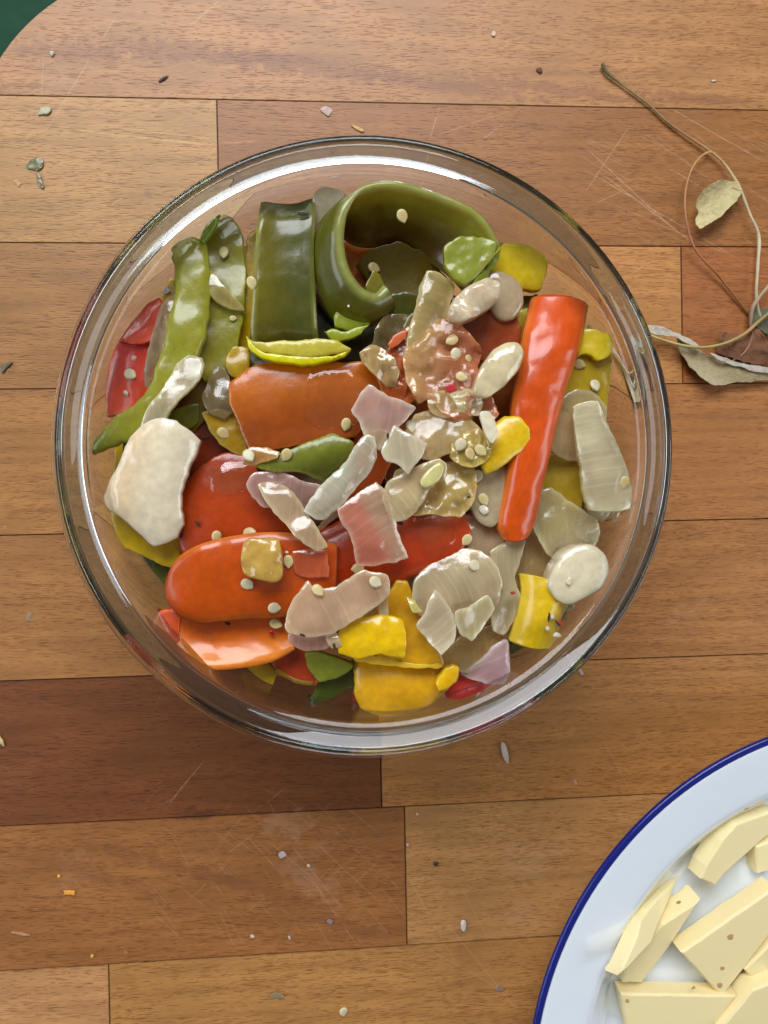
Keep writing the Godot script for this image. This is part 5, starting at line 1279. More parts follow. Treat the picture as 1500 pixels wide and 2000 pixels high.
	piece("onion_piece", "folded onion leaf between wide petal and pointed flake", "onion piece", "onion pieces strewn over the peppers", "onion", 55.5, [31.1, 27.2, 35.2, 26.6, 40.1, 23.3, 42.3, 27.0, 39.2, 31.9, 35.4, 34.8, 32.8, 32.9], {c = [242, 217, 164], ce = [250, 233, 196], t = 1.4, gx = -0.2, gz = 0.01, bv = 0.61, wr = 0.4, al = 0.52, wp = 1.3})
	piece("onion_piece", "leaf shaped onion petal beside the big yellow pepper", "onion piece", "onion pieces strewn over the peppers", "onion", 57.5, [26.6, 21.2, 29.0, 24.6, 31.8, 30.1, 31.1, 34.4, 27.4, 38.0, 23.7, 33.7, 21.0, 30.4, 23.5, 27.3], {c = [245, 217, 178], ce = [250, 233, 205], t = 1.54, gx = -0.0, gz = 0.08, ang = 60, bv = 1.37, wr = 0.35, al = 0.62, wp = 1.3})
	piece("red_pepper_piece", "red pepper piece at the lower right glass below pink onion", "pepper piece", "pepper pieces in the bowl", "skin", 44.5, [30.0, 50.6, 31.8, 46.4, 36.3, 43.3, 43.1, 36.6, 46.4, 34.5, 47.6, 38.4, 48.3, 45.5, 47.5, 50.4, 43.1, 53.7, 35.9, 55.2, 31.6, 53.7], {c = [230, 62, 52], ce = [240, 75, 58], t = 2.89, ang = -50, bu = 1.4, bv = 1.5, wp = 0.8, mo = 0.28})
	piece("onion_piece", "pink and white onion wedge lying on the red pepper piece", "onion piece", "onion pieces strewn over the peppers", "onion", 49.0, [33.8, 44.8, 39.0, 40.9, 43.5, 37.0, 45.9, 36.0, 46.8, 42.7, 47.1, 50.9, 43.4, 49.2, 38.4, 46.3], {c = [250, 199, 198], ce = [250, 233, 216], t = 1.82, gx = 0.05, gz = -0.08, ang = 60, bv = 1.47, wr = 0.35, al = 0.55, wp = 1.3})
	piece("white_bean", "large white bean with a dimple near the lower right glass", "bean", "pale beans", "bean", 54.0, [54.4, 21.1, 56.1, 17.0, 58.8, 13.2, 62.5, 11.2, 66.5, 11.0, 69.7, 13.7, 70.9, 18.3, 69.3, 22.3, 64.4, 24.8, 60.1, 26.8, 56.7, 25.1], {c = [236, 222, 186], t = 9, r = 7, wr = 0.12, fr = 0.08, rag = 0.45, mo = 0.05})
	strip_piece("yellow_pepper_piece", "yellow pepper curl dotted with herbs at the lower right", "pepper piece", "pepper pieces in the bowl", base_of([48.3, 18.3, 51.0, 18.1, 55.6, 19.5, 59.7, 22.4, 61.1, 26.4, 58.5, 30.8, 57.8, 36.6, 54.0, 37.2, 48.5, 36.2, 45.4, 34.7, 45.8, 31.7, 48.0, 27.4, 48.6, 22.0], 55.0), ribbon([60.2, 50.5, 22.7, 61.6, 51, 26.7, 59.5, 51, 31.1, 59.1, 49, 37.5], [49.0, 51, 18.8, 49.3, 52, 23.2, 48.2, 52, 28.4, 46.3, 50, 35.6], 3.4, 3.0, [236, 194, 22], [236, 206, 70], [230, 196, 50], [240, 206, 60], base_of([48.3, 18.3, 51.0, 18.1, 55.6, 19.5, 59.7, 22.4, 61.1, 26.4, 58.5, 30.8, 57.8, 36.6, 54.0, 37.2, 48.5, 36.2, 45.4, 34.7, 45.8, 31.7, 48.0, 27.4, 48.6, 22.0], 55.0)))
	top = composite("yellow_pepper_piece", "big folded yellow pepper with nub at the bottom of the bowl", "pepper piece", "pepper pieces in the bowl", 47.0, [6.4, 41.3, 12.9, 38.6, 21.1, 40.7, 28.4, 41.4, 31.2, 43.5, 32.9, 45.8, 31.0, 49.0, 27.8, 51.1, 23.6, 55.9, 18.8, 58.4, 13.2, 58.5, 8.4, 55.0, 6.5, 49.0])
	bit(top, "skin", "skin", 47.0, [6.4, 41.3, 12.9, 38.6, 21.1, 40.7, 28.4, 41.4, 31.2, 43.5, 32.9, 45.8, 31.0, 49.0, 27.8, 51.1, 23.6, 55.9, 18.8, 58.4, 13.2, 58.5, 8.4, 55.0, 6.5, 49.0], {c = [243, 177, 15], ce = [253, 204, 19], t = 4.25, r = 2.5, ang = 0, bu = 2.8, bv = 3.0, wp = 0.8, mo = 0.28})
	bit(top, "upper_fold", "flesh", 50.5, [7.6, 29.5, 13.6, 25.3, 17.2, 19.2, 20.6, 19.3, 22.9, 27.2, 27.2, 36.3, 30.0, 42.2, 23.1, 41.9, 15.2, 40.2, 10.7, 37.7], {c = [224, 164, 21], t = 3, gx = -0.05, wr = 0.36, wp = 0.8})
	bit(top, "nub", "skin", 51.0, [26.4, 46.0, 29.1, 42.5, 31.4, 41.2, 32.8, 42.1, 32.2, 45.7, 30.0, 47.5, 27.6, 48.2], {c = [243, 183, 18], ce = [253, 210, 22], t = 3.4, r = 1.8, wp = 0.8, mo = 0.28})
	bit(top, "membrane", "flesh", 52.0, [6.1, 38.3, 12.6, 38.5, 19.0, 40.3, 28.4, 40.9, 29.2, 42.0, 20.3, 41.9, 12.5, 40.6, 6.3, 39.6], {c = [239, 189, 52], t = 1.2, wp = 0.8})
	piece("yellow_pepper_piece", "bright yellow pepper flap lying across the big folded yellow pepper", "pepper piece", "pepper pieces in the bowl", "flesh", 55.0, [1.5, 32.2, 6.0, 28.5, 12.7, 27.4, 18.7, 29.0, 19.3, 31.7, 19.0, 38.7, 13.1, 37.4, 7.2, 38.2, 2.4, 37.0], {c = [248, 195, 12], t = 2.6, bv = 0.9, wr = 0.36, fr = 0.3, wp = 0.8})
	piece("green_pepper_piece", "mid green pepper piece with oily edge under the white onion strip", "pepper piece", "pepper pieces in the bowl", "flesh", 56.0, [-17.2, -10.0, -9.5, -13.5, -5.3, -15.0, 2.3, -17.4, 7.4, -15.0, 7.1, -11.9, 3.4, -6.8, 0.7, -5.4, -5.7, -8.1, -12.1, -8.2, -15.7, -8.9], {c = [125, 133, 30], c2 = [79, 81, 19], ce = [159, 162, 67], t = 3, ang = -15, bv = 1.12, g0 = 0.2, g1 = 0.8, wp = 0.8})
	piece("onion_piece", "mauve onion petal beneath the long translucent onion strip", "onion piece", "onion pieces strewn over the peppers", "onion", 55.8, [-19.2, -5.2, -17.1, -8.3, -12.0, -8.8, -5.0, -5.8, -0.6, -4.6, 1.4, 0.2, -4.2, 2.7, -9.5, 0.7, -15.0, 0.9, -18.1, -1.9], {c = [221, 167, 151], ce = [250, 208, 191], t = 1.4, gx = -0.04, gz = -0.1, bv = 0.78, wr = 0.4, al = 0.61, wp = 1.3})
	piece("onion_piece", "long translucent beige onion strip slanting down from mauve petal", "onion piece", "onion pieces strewn over the peppers", "onion", 58.0, [-16.6, -5.3, -13.6, -6.4, -11.1, -5.8, -7.9, -3.0, -4.7, 2.0, -1.3, 7.2, 0.6, 10.5, -2.5, 11.2, -7.0, 7.8, -11.5, 2.9, -14.9, -1.2], {c = [233, 194, 153], ce = [250, 224, 164], t = 1.54, gx = -0.01, gz = 0.14, bv = 1.04, wr = 0.5, al = 0.65, wp = 1.3})
	piece("onion_piece", "white veined onion strip slanting up beside the green piece", "onion piece", "onion pieces strewn over the peppers", "onion", 60.0, [-5.6, 1.6, -3.9, -1.6, 1.6, -6.9, 8.4, -14.8, 9.6, -16.3, 12.2, -16.2, 12.3, -10.8, 10.5, -6.8, 5.5, -2.0, 0.0, 4.1, -2.9, 3.8], {c = [250, 233, 200], ce = [250, 233, 216], t = 1.68, gx = -0.08, gz = -0.14, ang = -52, bv = 1.44, wr = 0.35, al = 0.51, wp = 1.3})
	piece("onion_piece", "thin onion stick lying left of the pink onion square", "onion piece", "onion pieces strewn over the peppers", "onion", 57.0, [-2.8, 5.5, 0.2, 2.6, 4.1, -0.3, 7.1, -1.9, 6.2, 1.1, 2.2, 3.7, -1.5, 6.7], {c = [223, 178, 137], t = 1.4, gx = 0.03, gz = -0.08, bv = 0.86, wr = 0.35, al = 0.6, wp = 1.3})
	piece("onion_piece", "pink striped onion square on the red wedge at the centre", "onion piece", "onion pieces strewn over the peppers", "onion", 58.5, [2.6, 1.2, 7.6, -3.0, 12.4, -5.6, 15.1, -2.3, 16.0, 1.8, 17.9, 7.3, 20.4, 13.8, 17.3, 14.8, 12.8, 15.0, 7.3, 15.1, 6.0, 10.0, 4.2, 5.0], {c = [238, 190, 153], c2 = [250, 155, 126], ce = [250, 224, 196], t = 1.68, gx = -0.13, gz = -0.11, ang = 62, bu = 0.8, bv = 0.41, wr = 0.35, g0 = 0.35, g1 = 0.6, al = 0.58, wp = 1.3})
	piece("onion_piece", "mauve fan shaped onion piece on the orange centre slab", "onion piece", "onion pieces strewn over the peppers", "onion", 60.0, [6.3, -22.6, 8.4, -26.2, 10.8, -28.8, 13.9, -26.7, 20.0, -24.3, 22.2, -23.0, 18.6, -18.7, 15.5, -16.1, 13.3, -12.5, 9.9, -15.9, 8.3, -19.9], {c = [240, 190, 171], c2 = [250, 224, 176], ce = [250, 233, 207], t = 1.68, gx = -0.03, gz = -0.16, ang = 20, bu = 0.6, bv = 0.41, wr = 0.35, g0 = 0.55, g1 = 0.9, al = 0.55, wp = 1.3})
	piece("onion_piece", "pale square onion piece right of the mauve fan piece", "onion piece", "onion pieces strewn over the peppers", "onion", 62.0, [13.2, -12.3, 14.6, -15.5, 16.6, -19.1, 20.5, -16.5, 24.8, -14.1, 23.1, -10.9, 19.9, -6.4, 17.2, -9.2, 14.5, -10.2], {c = [250, 229, 191], ce = [250, 233, 216], t = 1.82, gx = -0.06, gz = -0.05, bv = 0.94, wr = 0.35, al = 0.65, wp = 1.3})
	piece("onion_piece", "striated amber onion piece with torn fibres below the seed cluster", "onion piece", "onion pieces strewn over the peppers", "onion", 55.5, [22.1, -2.1, 25.5, -7.2, 30.4, -10.5, 37.3, -9.5, 37.9, -3.9, 36.0, 1.1, 33.4, 3.8, 25.4, 2.8, 20.1, 3.5], {c = [250, 206, 120], ce = [250, 217, 142], t = 1.82, gx = 0.03, gz = 0.12, ang = -15, bv = 0.46, wr = 0.7, fr = 0.3, al = 0.62, wp = 1.3})
	top = composite("onion_piece", "curled onion strip with pale bulb end right of the white strip", "onion piece", "onion pieces strewn over the peppers", 60.0, [13.2, -1.2, 14.6, -5.2, 19.2, -7.8, 24.3, -9.8, 27.7, -10.8, 29.5, -9.2, 28.6, -6.0, 25.1, -3.1, 23.0, 0.4, 19.2, 4.4, 15.8, 4.9])
	bit(top, "body", "onion", 60.0, [13.2, -1.2, 14.6, -5.2, 19.2, -7.8, 24.3, -9.8, 27.7, -10.8, 29.5, -9.2, 28.6, -6.0, 25.1, -3.1, 23.0, 0.4, 19.2, 4.4, 15.8, 4.9], {c = [250, 215, 162], ce = [250, 233, 187], t = 1.68, gx = 0.07, gz = -0.16, ang = -40, bv = 1.64, wr = 0.5, al = 0.55, wp = 1.3})
	bit(top, "bulb_end", "bean", 61.6, [22.4, -5.4, 24.9, -8.2, 27.4, -10.0, 28.8, -8.7, 27.8, -5.8, 25.3, -3.9, 23.3, -3.4], {c = [220, 208, 135], t = 3.2, r = 2, rag = 0.45})
	piece("onion_piece", "broad glossy onion petal in the juice above the curled strip", "onion piece", "onion pieces strewn over the peppers", "onion", 58.0, [19.9, -17.3, 22.4, -22.1, 28.9, -23.7, 34.8, -21.5, 38.5, -17.8, 37.7, -13.3, 31.5, -12.0, 26.6, -10.2, 21.3, -11.5], {c = [250, 210, 146], ce = [250, 224, 164], t = 2.1, gx = 0.09, gz = 0.15, bu = 1.5, bv = 1.92, wr = 0.6, al = 0.6, wp = 1.3})
	piece("tomato_pulp", "wet pinkish tomato pulp with seeds right of centre", "tomato pulp", "tomato pulp in the bowl", "clear", 56.2, [19.3, -34.5, 20.8, -40.5, 25.2, -42.9, 28.0, -45.1, 33.2, -45.6, 35.6, -42.2, 39.9, -37.3, 37.8, -32.1, 41.0, -27.1, 43.3, -21.4, 39.9, -18.1, 37.5, -21.4, 33.3, -19.3, 28.7, -21.5, 26.7, -25.6, 23.1, -24.3, 20.3, -29.0], {c = [250, 150, 102], c2 = [250, 190, 124], t = 2.8, gx = 0.02, gz = 0.06, ang = 100, bv = 0.55, wr = 1.9, fr = 0.22, g0 = 0.4, g1 = 0.9, al = 0.55, wp = 1.3})
	piece("tomato_pulp", "orange tomato pulp strand between twisted onion and wet pulp", "tomato pulp", "tomato pulp in the bowl", "clear", 54.5, [15.1, -36.2, 18.3, -41.6, 22.1, -44.3, 25.9, -42.6, 24.3, -35.5, 21.8, -30.4, 19.9, -24.0, 17.1, -23.5, 15.0, -29.2], {c = [233, 111, 55], t = 2.1, gx = 0.07, gz = -0.03, bv = 0.87, wr = 1.0, fr = 0.22, al = 0.46, wp = 1.3})
	piece("onion_piece", "ribbed beige translucent onion strip rising toward the green ring", "onion piece", "onion pieces strewn over the peppers", "onion", 56.5, [25.5, -57.5, 29.1, -56.5, 33.2, -54.1, 32.0, -48.9, 30.5, -43.3, 27.4, -38.6, 23.3, -35.4, 19.8, -35.8, 20.7, -40.2, 22.5, -45.7, 23.7, -51.2], {c = [216, 185, 117], ce = [250, 219, 160], t = 1.54, gx = -0.11, gz = -0.01, ang = 105, bv = 1.43, wr = 0.35, al = 0.58, wp = 1.3})
	piece("onion_piece", "dark translucent onion skin left of the ribbed beige strip", "onion piece", "onion pieces strewn over the peppers", "clear", 53.5, [12.9, -43.3, 16.4, -47.3, 22.3, -47.8, 21.6, -42.8, 18.2, -37.5, 14.3, -34.2, 12.1, -36.8], {c = [144, 125, 77], t = 1.12, gx = -0.14, gz = 0.0, bv = 0.58, wr = 0.7, al = 0.48, wp = 1.3})
	piece("onion_piece", "twisted beige onion shred at upper right of the orange slab", "onion piece", "onion pieces strewn over the peppers", "onion", 57.0, [8.5, -36.8, 11.9, -38.8, 15.1, -37.3, 17.5, -35.3, 18.8, -32.2, 18.1, -28.2, 15.3, -28.3, 13.3, -30.8, 10.3, -33.5], {c = [221, 180, 117], t = 1.68, gx = -0.13, gz = 0.02, bv = 1.95, wr = 0.9, fr = 0.3, al = 0.63, wp = 1.3})
	piece("pepper_flake", "small bright red chili shred beside the translucent skin", "chili shred", "", "skin", 56.5, [16.0, -39.1, 17.1, -41.2, 20.5, -42.2, 20.2, -40.4, 18.3, -38.5, 16.7, -38.0], {c = [207, 92, 46], ce = [217, 109, 52], t = 1.36, wp = 0.8, mo = 0.28})
	piece("garlic_clove", "lumpy white garlic clove below the cut end of green ring", "garlic clove", "pale garlic cloves", "bean", 57.0, [30.3, -46.2, 32.2, -49.8, 36.8, -53.5, 41.2, -55.2, 44.0, -53.3, 43.2, -49.0, 38.7, -46.0, 34.3, -43.5, 31.3, -44.0], {c = [226, 204, 168], t = 7, r = 4, wr = 1.3, fr = 0.3, rag = 0.45})
	piece("white_bean", "oval white bean with wrinkled skin beside the orange strip", "bean", "pale beans", "bean", 60.5, [35.3, -25.8, 37.0, -30.4, 39.9, -35.7, 43.2, -38.3, 47.2, -38.6, 48.6, -35.9, 47.4, -31.9, 44.0, -28.2, 39.7, -24.8, 37.5, -25.0], {c = [232, 214, 168], t = 6, r = 5, wr = 0.6, fr = 0.25, rag = 0.45})
	piece("yellow_pepper_piece", "yellow pepper tab beside the foot of the oval bean", "pepper piece", "pepper pieces in the bowl", "skin", 57.5, [37.5, -9.9, 38.7, -14.9, 41.4, -19.4, 44.7, -21.2, 48.2, -20.7, 50.5, -18.1, 51.8, -13.4, 47.8, -11.6, 43.2, -8.6, 39.5, -6.3], {c = [235, 189, 21], ce = [245, 217, 26], t = 2.72, ang = -30, bv = 1.5, wr = 0.12, wp = 0.8, mo = 0.28})
	piece("tomato_pulp", "yellow seed cluster pulp on the left end of the yellow tab", "tomato pulp", "tomato pulp in the bowl", "clear", 59.0, [30.6, -14.4, 33.8, -17.1, 37.8, -18.1, 40.9, -15.4, 40.3, -10.8, 37.0, -8.2, 32.9, -8.8, 30.3, -11.0], {c = [250, 217, 115], t = 2.1, gx = 0.01, gz = 0.05, bv = 0.37, wr = 1.2, fr = 0.35, al = 0.59, wp = 1.3})
	piece("onion_piece", "small cream onion husk standing on the yellow tab", "onion piece", "onion pieces strewn over the peppers", "bean", 62.5, [36.7, -21.6, 39.4, -21.9, 40.9, -19.9, 41.8, -16.4, 40.8, -14.4, 39.8, -13.7, 38.0, -16.9], {c = [242, 230, 196], t = 1.8, r = 0.9, gx = -0.2, rag = 0.45})
	piece("onion_piece", "big thick white onion piece at the left of the bowl", "onion piece", "onion pieces strewn over the peppers", "bean", 55.5, [-53.3, -3.0, -51.7, -6.7, -49.5, -11.4, -46.3, -17.1, -43.1, -20.3, -39.8, -21.7, -36.4, -21.3, -33.1, -19.2, -29.6, -16.3, -30.8, -13.0, -33.4, -8.6, -35.0, -3.5, -35.0, 0.7, -34.7, 4.3, -36.7, 7.5, -39.6, 9.1, -42.5, 9.8, -44.7, 7.3, -47.1, 4.2, -50.3, 1.4, -53.1, -0.5], {c = [250, 233, 200], c2 = [245, 212, 167], ce = [250, 233, 216], t = 3.08, r = 1.8, gx = -0.08, gz = -0.12, ang = 105, bu = 1.6, bv = 3.03, wr = 0.35, g0 = 0.4, g1 = 0.9, al = 0.55, wp = 1.3, mo = 0.06})
	piece("onion_piece", "long pale pink onion strip with torn end above yellow flap", "onion piece", "onion pieces strewn over the peppers", "onion", 58.5, [-10.7, 29.6, -9.1, 23.7, -5.7, 19.0, -4.6, 18.0, -3.3, 20.4, 2.0, 20.2, 6.8, 17.1, 9.0, 15.8, 14.4, 17.3, 15.4, 22.3, 8.3, 27.4, 1.1, 31.3, -5.1, 32.1, -9.4, 31.3], {c = [250, 201, 160], ce = [250, 226, 187], t = 1.82, gx = -0.01, gz = -0.03, ang = -20, bv = 1.36, wr = 0.35, al = 0.64, wp = 1.3})
	piece("onion_piece", "clear glossy onion flake under the long pale pink strip", "onion piece", "onion pieces strewn over the peppers", "clear", 54.5, [-10.2, 31.4, -5.3, 31.8, 0.4, 31.4, 3.3, 32.8, -1.1, 36.2, -6.5, 36.3, -10.0, 34.4], {c = [245, 185, 160], t = 1.26, gx = 0.05, gz = -0.15, bv = 0.9, wr = 0.6, al = 0.5, wp = 1.3})
	piece("onion_cube", "yellowish onion cube sitting on the large orange slab", "onion piece", "onion pieces strewn over the peppers", "bean", 58.0, [-20.2, 9.5, -18.7, 7.6, -15.5, 7.9, -11.4, 7.5, -10.7, 10.2, -10.7, 17.9, -13.3, 18.6, -17.2, 17.3, -20.1, 16.7, -20.9, 13.5], {c = [212, 169, 80], t = 4.5, r = 1.6, e = 0.5, wr = 0.6, fr = 0.3, rag = 0.45})
	piece("onion_piece", "faint clear onion square in juice on the orange slab", "onion piece", "onion pieces strewn over the peppers", "clear", 56.4, [-8.6, 11.3, -4.3, 10.3, -0.0, 10.9, 0.6, 18.2, -4.2, 17.8, -7.7, 16.9], {c = [245, 116, 72], t = 0.84, gx = 0.14, gz = -0.07, bv = 0.78, wr = 0.35, al = 0.57, wp = 1.3})
	piece("onion_husk", "brown striped onion husk below the orange centre slab", "onion husk", "", "onion", 58.2, [-20.0, -10.0, -18.7, -13.4, -17.4, -14.2, -14.0, -14.2, -10.5, -13.1, -11.2, -11.2, -15.1, -10.2], {c = [223, 157, 86], ce = [250, 203, 124], t = 1.12, gx = -0.04, gz = -0.03, ang = 10, bv = 1.38, wr = 0.35, al = 0.65, wp = 1.3})
	piece("onion_piece", "yellowish onion crumple below the wet tomato pulp", "onion piece", "onion pieces strewn over the peppers", "onion", 58.2, [25.0, -27.0, 30.0, -27.7, 34.6, -25.2, 34.0, -20.9, 29.2, -20.5, 25.6, -22.4], {c = [250, 208, 137], t = 1.4, gx = 0.15, gz = 0.12, bv = 1.09, wr = 0.8, fr = 0.3, al = 0.56, wp = 1.3})
	piece("onion_piece", "stringy onion scrap between the pulp and the small cream husk", "onion piece", "onion pieces strewn over the peppers", "clear", 59.0, [30.3, -26.5, 35.7, -27.9, 39.0, -24.3, 37.9, -20.8, 32.7, -21.6], {c = [250, 224, 164], t = 1.12, gx = -0.08, gz = 0.07, bv = 0.6, wr = 0.9, fr = 0.35, al = 0.5, wp = 1.3})
	piece("onion_piece", "small onion bit at the left tip of the yellow flap", "onion piece", "onion pieces strewn over the peppers", "clear", 56.5, [-0.8, 31.9, 2.1, 31.3, 3.4, 35.0, 0.4, 35.7], {c = [250, 212, 164], t = 0.98, gx = -0.08, gz = 0.05, bv = 0.81, wr = 0.35, al = 0.54, wp = 1.3})
	piece("onion_piece", "ribbed onion end showing behind the curled strip and pale square", "onion piece", "onion pieces strewn over the peppers", "onion", 58.0, [16.9, -8.0, 20.7, -9.1, 23.2, -5.8, 19.6, -2.3, 15.8, -3.7], {c = [245, 203, 146], t = 1.26, gx = 0.09, gz = -0.15, ang = 60, bv = 1.07, wr = 0.35, al = 0.56, wp = 1.3})
	piece("onion_piece", "pale yellow onion tip above the leaf shaped petal", "onion piece", "onion pieces strewn over the peppers", "onion", 54.5, [19.0, 23.0, 22.0, 23.9, 23.9, 27.9, 20.8, 27.5], {c = [250, 231, 131], t = 1.12, gx = -0.05, gz = 0.14, bv = 0.52, wr = 0.35, al = 0.59, wp = 1.3})
	piece("onion_piece", "tiny onion corner between the large bean and the yellow curl", "onion piece", "onion pieces strewn over the peppers", "onion", 50.0, [59.5, 25.9, 62.8, 25.4, 63.4, 27.9, 60.8, 29.4], {c = [250, 233, 198], t = 1.12, gx = 0.08, gz = 0.14, bv = 0.55, wr = 0.35, al = 0.62, wp = 1.3})
	piece("onion_piece", "thin clear onion skin folded at the right end of the pink strip", "onion piece", "onion pieces strewn over the peppers", "clear", 56.0, [12.6, 20.7, 14.7, 23.2, 14.9, 27.6, 13.5, 29.8, 12.2, 26.1], {c = [250, 219, 164], t = 0.84, gx = -0.04, gz = -0.08, bv = 0.64, wr = 0.35, al = 0.47, wp = 1.3})
	piece("tomato_piece", "small orange tomato shred left of the wet tomato pulp", "tomato piece", "", "skin", 53.4, [12.7, -35.8, 17.6, -39.0, 22.5, -34.2, 23.2, -25.7, 18.0, -23.1, 13.9, -28.5], {c = [207, 104, 35], ce = [217, 122, 40], t = 1.7, wr = 0.36, wp = 0.8, mo = 0.28})
	piece("green_pepper_piece", "thin green pepper sliver beside the ribbed beige onion strip", "pepper piece", "pepper pieces in the bowl", "flesh", 52.5, [20.0, -44.1, 22.8, -47.8, 24.6, -44.0, 22.6, -39.8, 20.5, -40.3], {c = [101, 95, 24], t = 2, wp = 0.8})
	piece("juice_film", "thin glossy film of cooking juice on the orange centre slab", "juice film", "films of cooking juice", "juice", 55.1, [-10.9, -31.9, -3.9, -34.2, 7.5, -33.3, 13.2, -31.1, 12.1, -24.7, 7.2, -19.6, 0.8, -18.7, -5.4, -20.8, -9.1, -24.9], {c = [194, 120, 35], t = 0.5, r = 0.45, e = 0.1, ang = -4, bu = 1.4, bv = 1.1})
	piece("juice_film", "glossy juice film around the onion cube on the orange slab", "juice film", "films of cooking juice", "juice", 54.6, [-25.0, 8.9, -12.3, 6.9, 0.2, 11.0, 0.9, 18.2, -5.0, 20.8, -15.1, 21.8, -21.3, 20.3, -25.0, 15.2], {c = [194, 100, 28], t = 0.5, r = 0.45, e = 0.1, ang = -8, bu = 1.4, bv = 1.2})
	piece("juice_film", "juice film on the red orange wedge beside the pink square", "juice film", "films of cooking juice", "juice", 52.9, [21.1, 3.6, 27.5, 2.9, 32.8, 4.6, 33.5, 9.0, 27.4, 14.1, 20.9, 15.9], {c = [194, 90, 28], t = 0.5, r = 0.45, e = 0.1, ang = -10, bu = 1.2, bv = 1.2})
	piece("juice_film", "juice film on the dark orange dome under the white onion", "juice film", "films of cooking juice", "juice", 51.9, [-29.9, -7.7, -24.7, -11.6, -18.5, -11.3, -14.9, -3.6, -21.1, -3.7, -27.6, -1.2], {c = [184, 90, 28], t = 0.5, r = 0.45, e = 0.1, ang = -30, bu = 1.2, bv = 1.2})
	piece("pulp_smear", "whitish pulp smear low on the right glass wall", "pulp smear", "", "clear", 34.0, [80.8, 4.2, 83.6, 3.6, 86.0, 4.9, 85.4, 7.1, 82.1, 7.3], {c = [250, 233, 187], t = 0.56, gx = -0.1, gz = -0.13, bv = 0.92, wr = 0.4, al = 0.51, wp = 1.3})
	pepper_seed("pale seed stuck on the edge of the dark green upright strip", -17.0, 54.7, -54.6, 80, 1.0, 0)
	pepper_seed("round seed above the olive yellow bit beside the yellow crescent", -21.5, 44.4, -42.4, 10, 1.0, 1)
	pepper_seed("cream seed in the middle of the red pepper piece", -48.4, 47.2, -33.7, 30, 1.0, 2)
	pepper_seed("seed on the lower right corner of the orange centre slab", 5.4, 54.7, -19.8, 100, 1.0, 0)
	pepper_seed("striped seed at the right end of the brown onion husk", -9.3, 57.7, -12.3, 120, 1.0, 1)
	pepper_seed("seed at the left end of the brown onion husk", -18.2, 59.2, -12.2, 60, 1.0, 2)
	pepper_seed("round seed at the upper left edge of the large orange slab", -27.2, 51.7, 7.4, 90, 1.0, 0)
	pepper_seed("seed just above the yellowish onion cube", -19.1, 52.0, 6.6, 0, 1.0, 1)
	pepper_seed("seed at the lower left corner of the onion cube", -19.7, 54.8, 19.1, 40, 1.0, 2)
	pepper_seed("seed at the right side of the onion cube", -9.5, 55.1, 13.7, 90, 1.0, 0)
	pepper_seed("seed under the lower end of the beige onion strip", -6.6, 53.4, 8.8, 150, 1.0, 1)
	pepper_seed("upper seed of the pair on the lower orange slab", -13.3, 53.7, 25.3, 10, 1.0, 2)
	pepper_seed("lower seed of the pair on the lower orange slab", -13.3, 49.3, 29.9, 20, 1.0, 0)
	pepper_seed("seed with a tip below the pink striped onion square", 7.7, 52.6, 16.1, 170, 1.0, 1)
	pepper_seed("seed set in the right end of the long pink strip", 11.5, 59.8, 18.9, 30, 1.0, 2)
	pepper_seed("seed on the torn notch of the long pink strip", -2.4, 59.6, 20.5, 50, 1.0, 0)
	pepper_seed("topmost seed in the wet tomato pulp", 31.8, 57.4, -39.9, 150, 1.0, 1)
	pepper_seed("larger seed just under the topmost one in the pulp", 32.6, 57.6, -36.4, 100, 1.0, 2)
	pepper_seed("lowest flat seed in the wet tomato pulp", 33.9, 58.0, -30.8, 20, 1.0, 0)
	pepper_seed("tiny white seed fragment at the right of the pulp", 35.7, 57.7, -35.3, 70, 0.6, 1)
	pepper_seed("bright white seed in the yellow seed cluster", 32.9, 60.3, -14.0, 120, 1.0, 2)
	pepper_seed("ringed seed in the yellow seed cluster", 37.7, 60.4, -12.5, 40, 1.0, 0)
	pepper_seed("pinkish seed between two seeds of the cluster", 35.1, 60.4, -11.7, 70, 0.9, 1)
	pepper_seed("white seed at the right edge of the amber onion", 38.1, 54.1, -6.5, 100, 1.0, 2)
	pepper_seed("round seed lying on the flat grey white bean", 39.5, 54.1, -0.6, 60, 1.0, 0)
	pepper_seed("seed below the folded flap of the yellow green piece", 66.0, 50.0, -35.1, 20, 1.0, 1)
	pepper_seed("pinkish seed on the yellow green piece near its edge", 70.4, 49.6, -29.7, 80, 1.0, 2)
	pepper_seed("cream seed on top of the folded yellow flap", 71.8, 44.4, -45.6, 70, 1.0, 0)
	pepper_seed("amber seed on the large white onion by the glass", 76.3, 53.4, -4.3, 95, 1.0, 1)
	pepper_seed("yellow seed on the wide layered onion petal", 37.0, 54.2, 16.0, 30, 1.0, 2)
	pepper_seed("seed at the right tip of the red orange wedge", 35.5, 52.1, 9.6, 130, 1.0, 0)
	pepper_seed("seed on the inner tip of the green ring", 13.5, 46.9, -60.7, 20, 1.0, 1)
	pepper_seed("seed at the left end of the broad glossy petal", 21.3, 57.1, -18.9, 90, 1.0, 2)
	pepper_seed("clear seed embedded in the pale green flap", -24.2, 49.1, -63.8, 90, 1.0, 0)
	pepper_seed("brown seed sunk in the arch of the green ring", 19.9, 58.3, -69.9, 70, 1.0, 1)
	pepper_seed("white crumb like seed on the large dimpled bean", 59.5, 58.9, 20.3, 60, 0.5, 2)
	pepper_seed("tiny white seed fragment on the olive green flap", -22.2, 50.1, -47.0, 0, 0.55, 0)
	pepper_seed("clear seed under membrane on the olive yellow scrap", -25.2, 51.1, -18.3, 40, 1.0, 1)
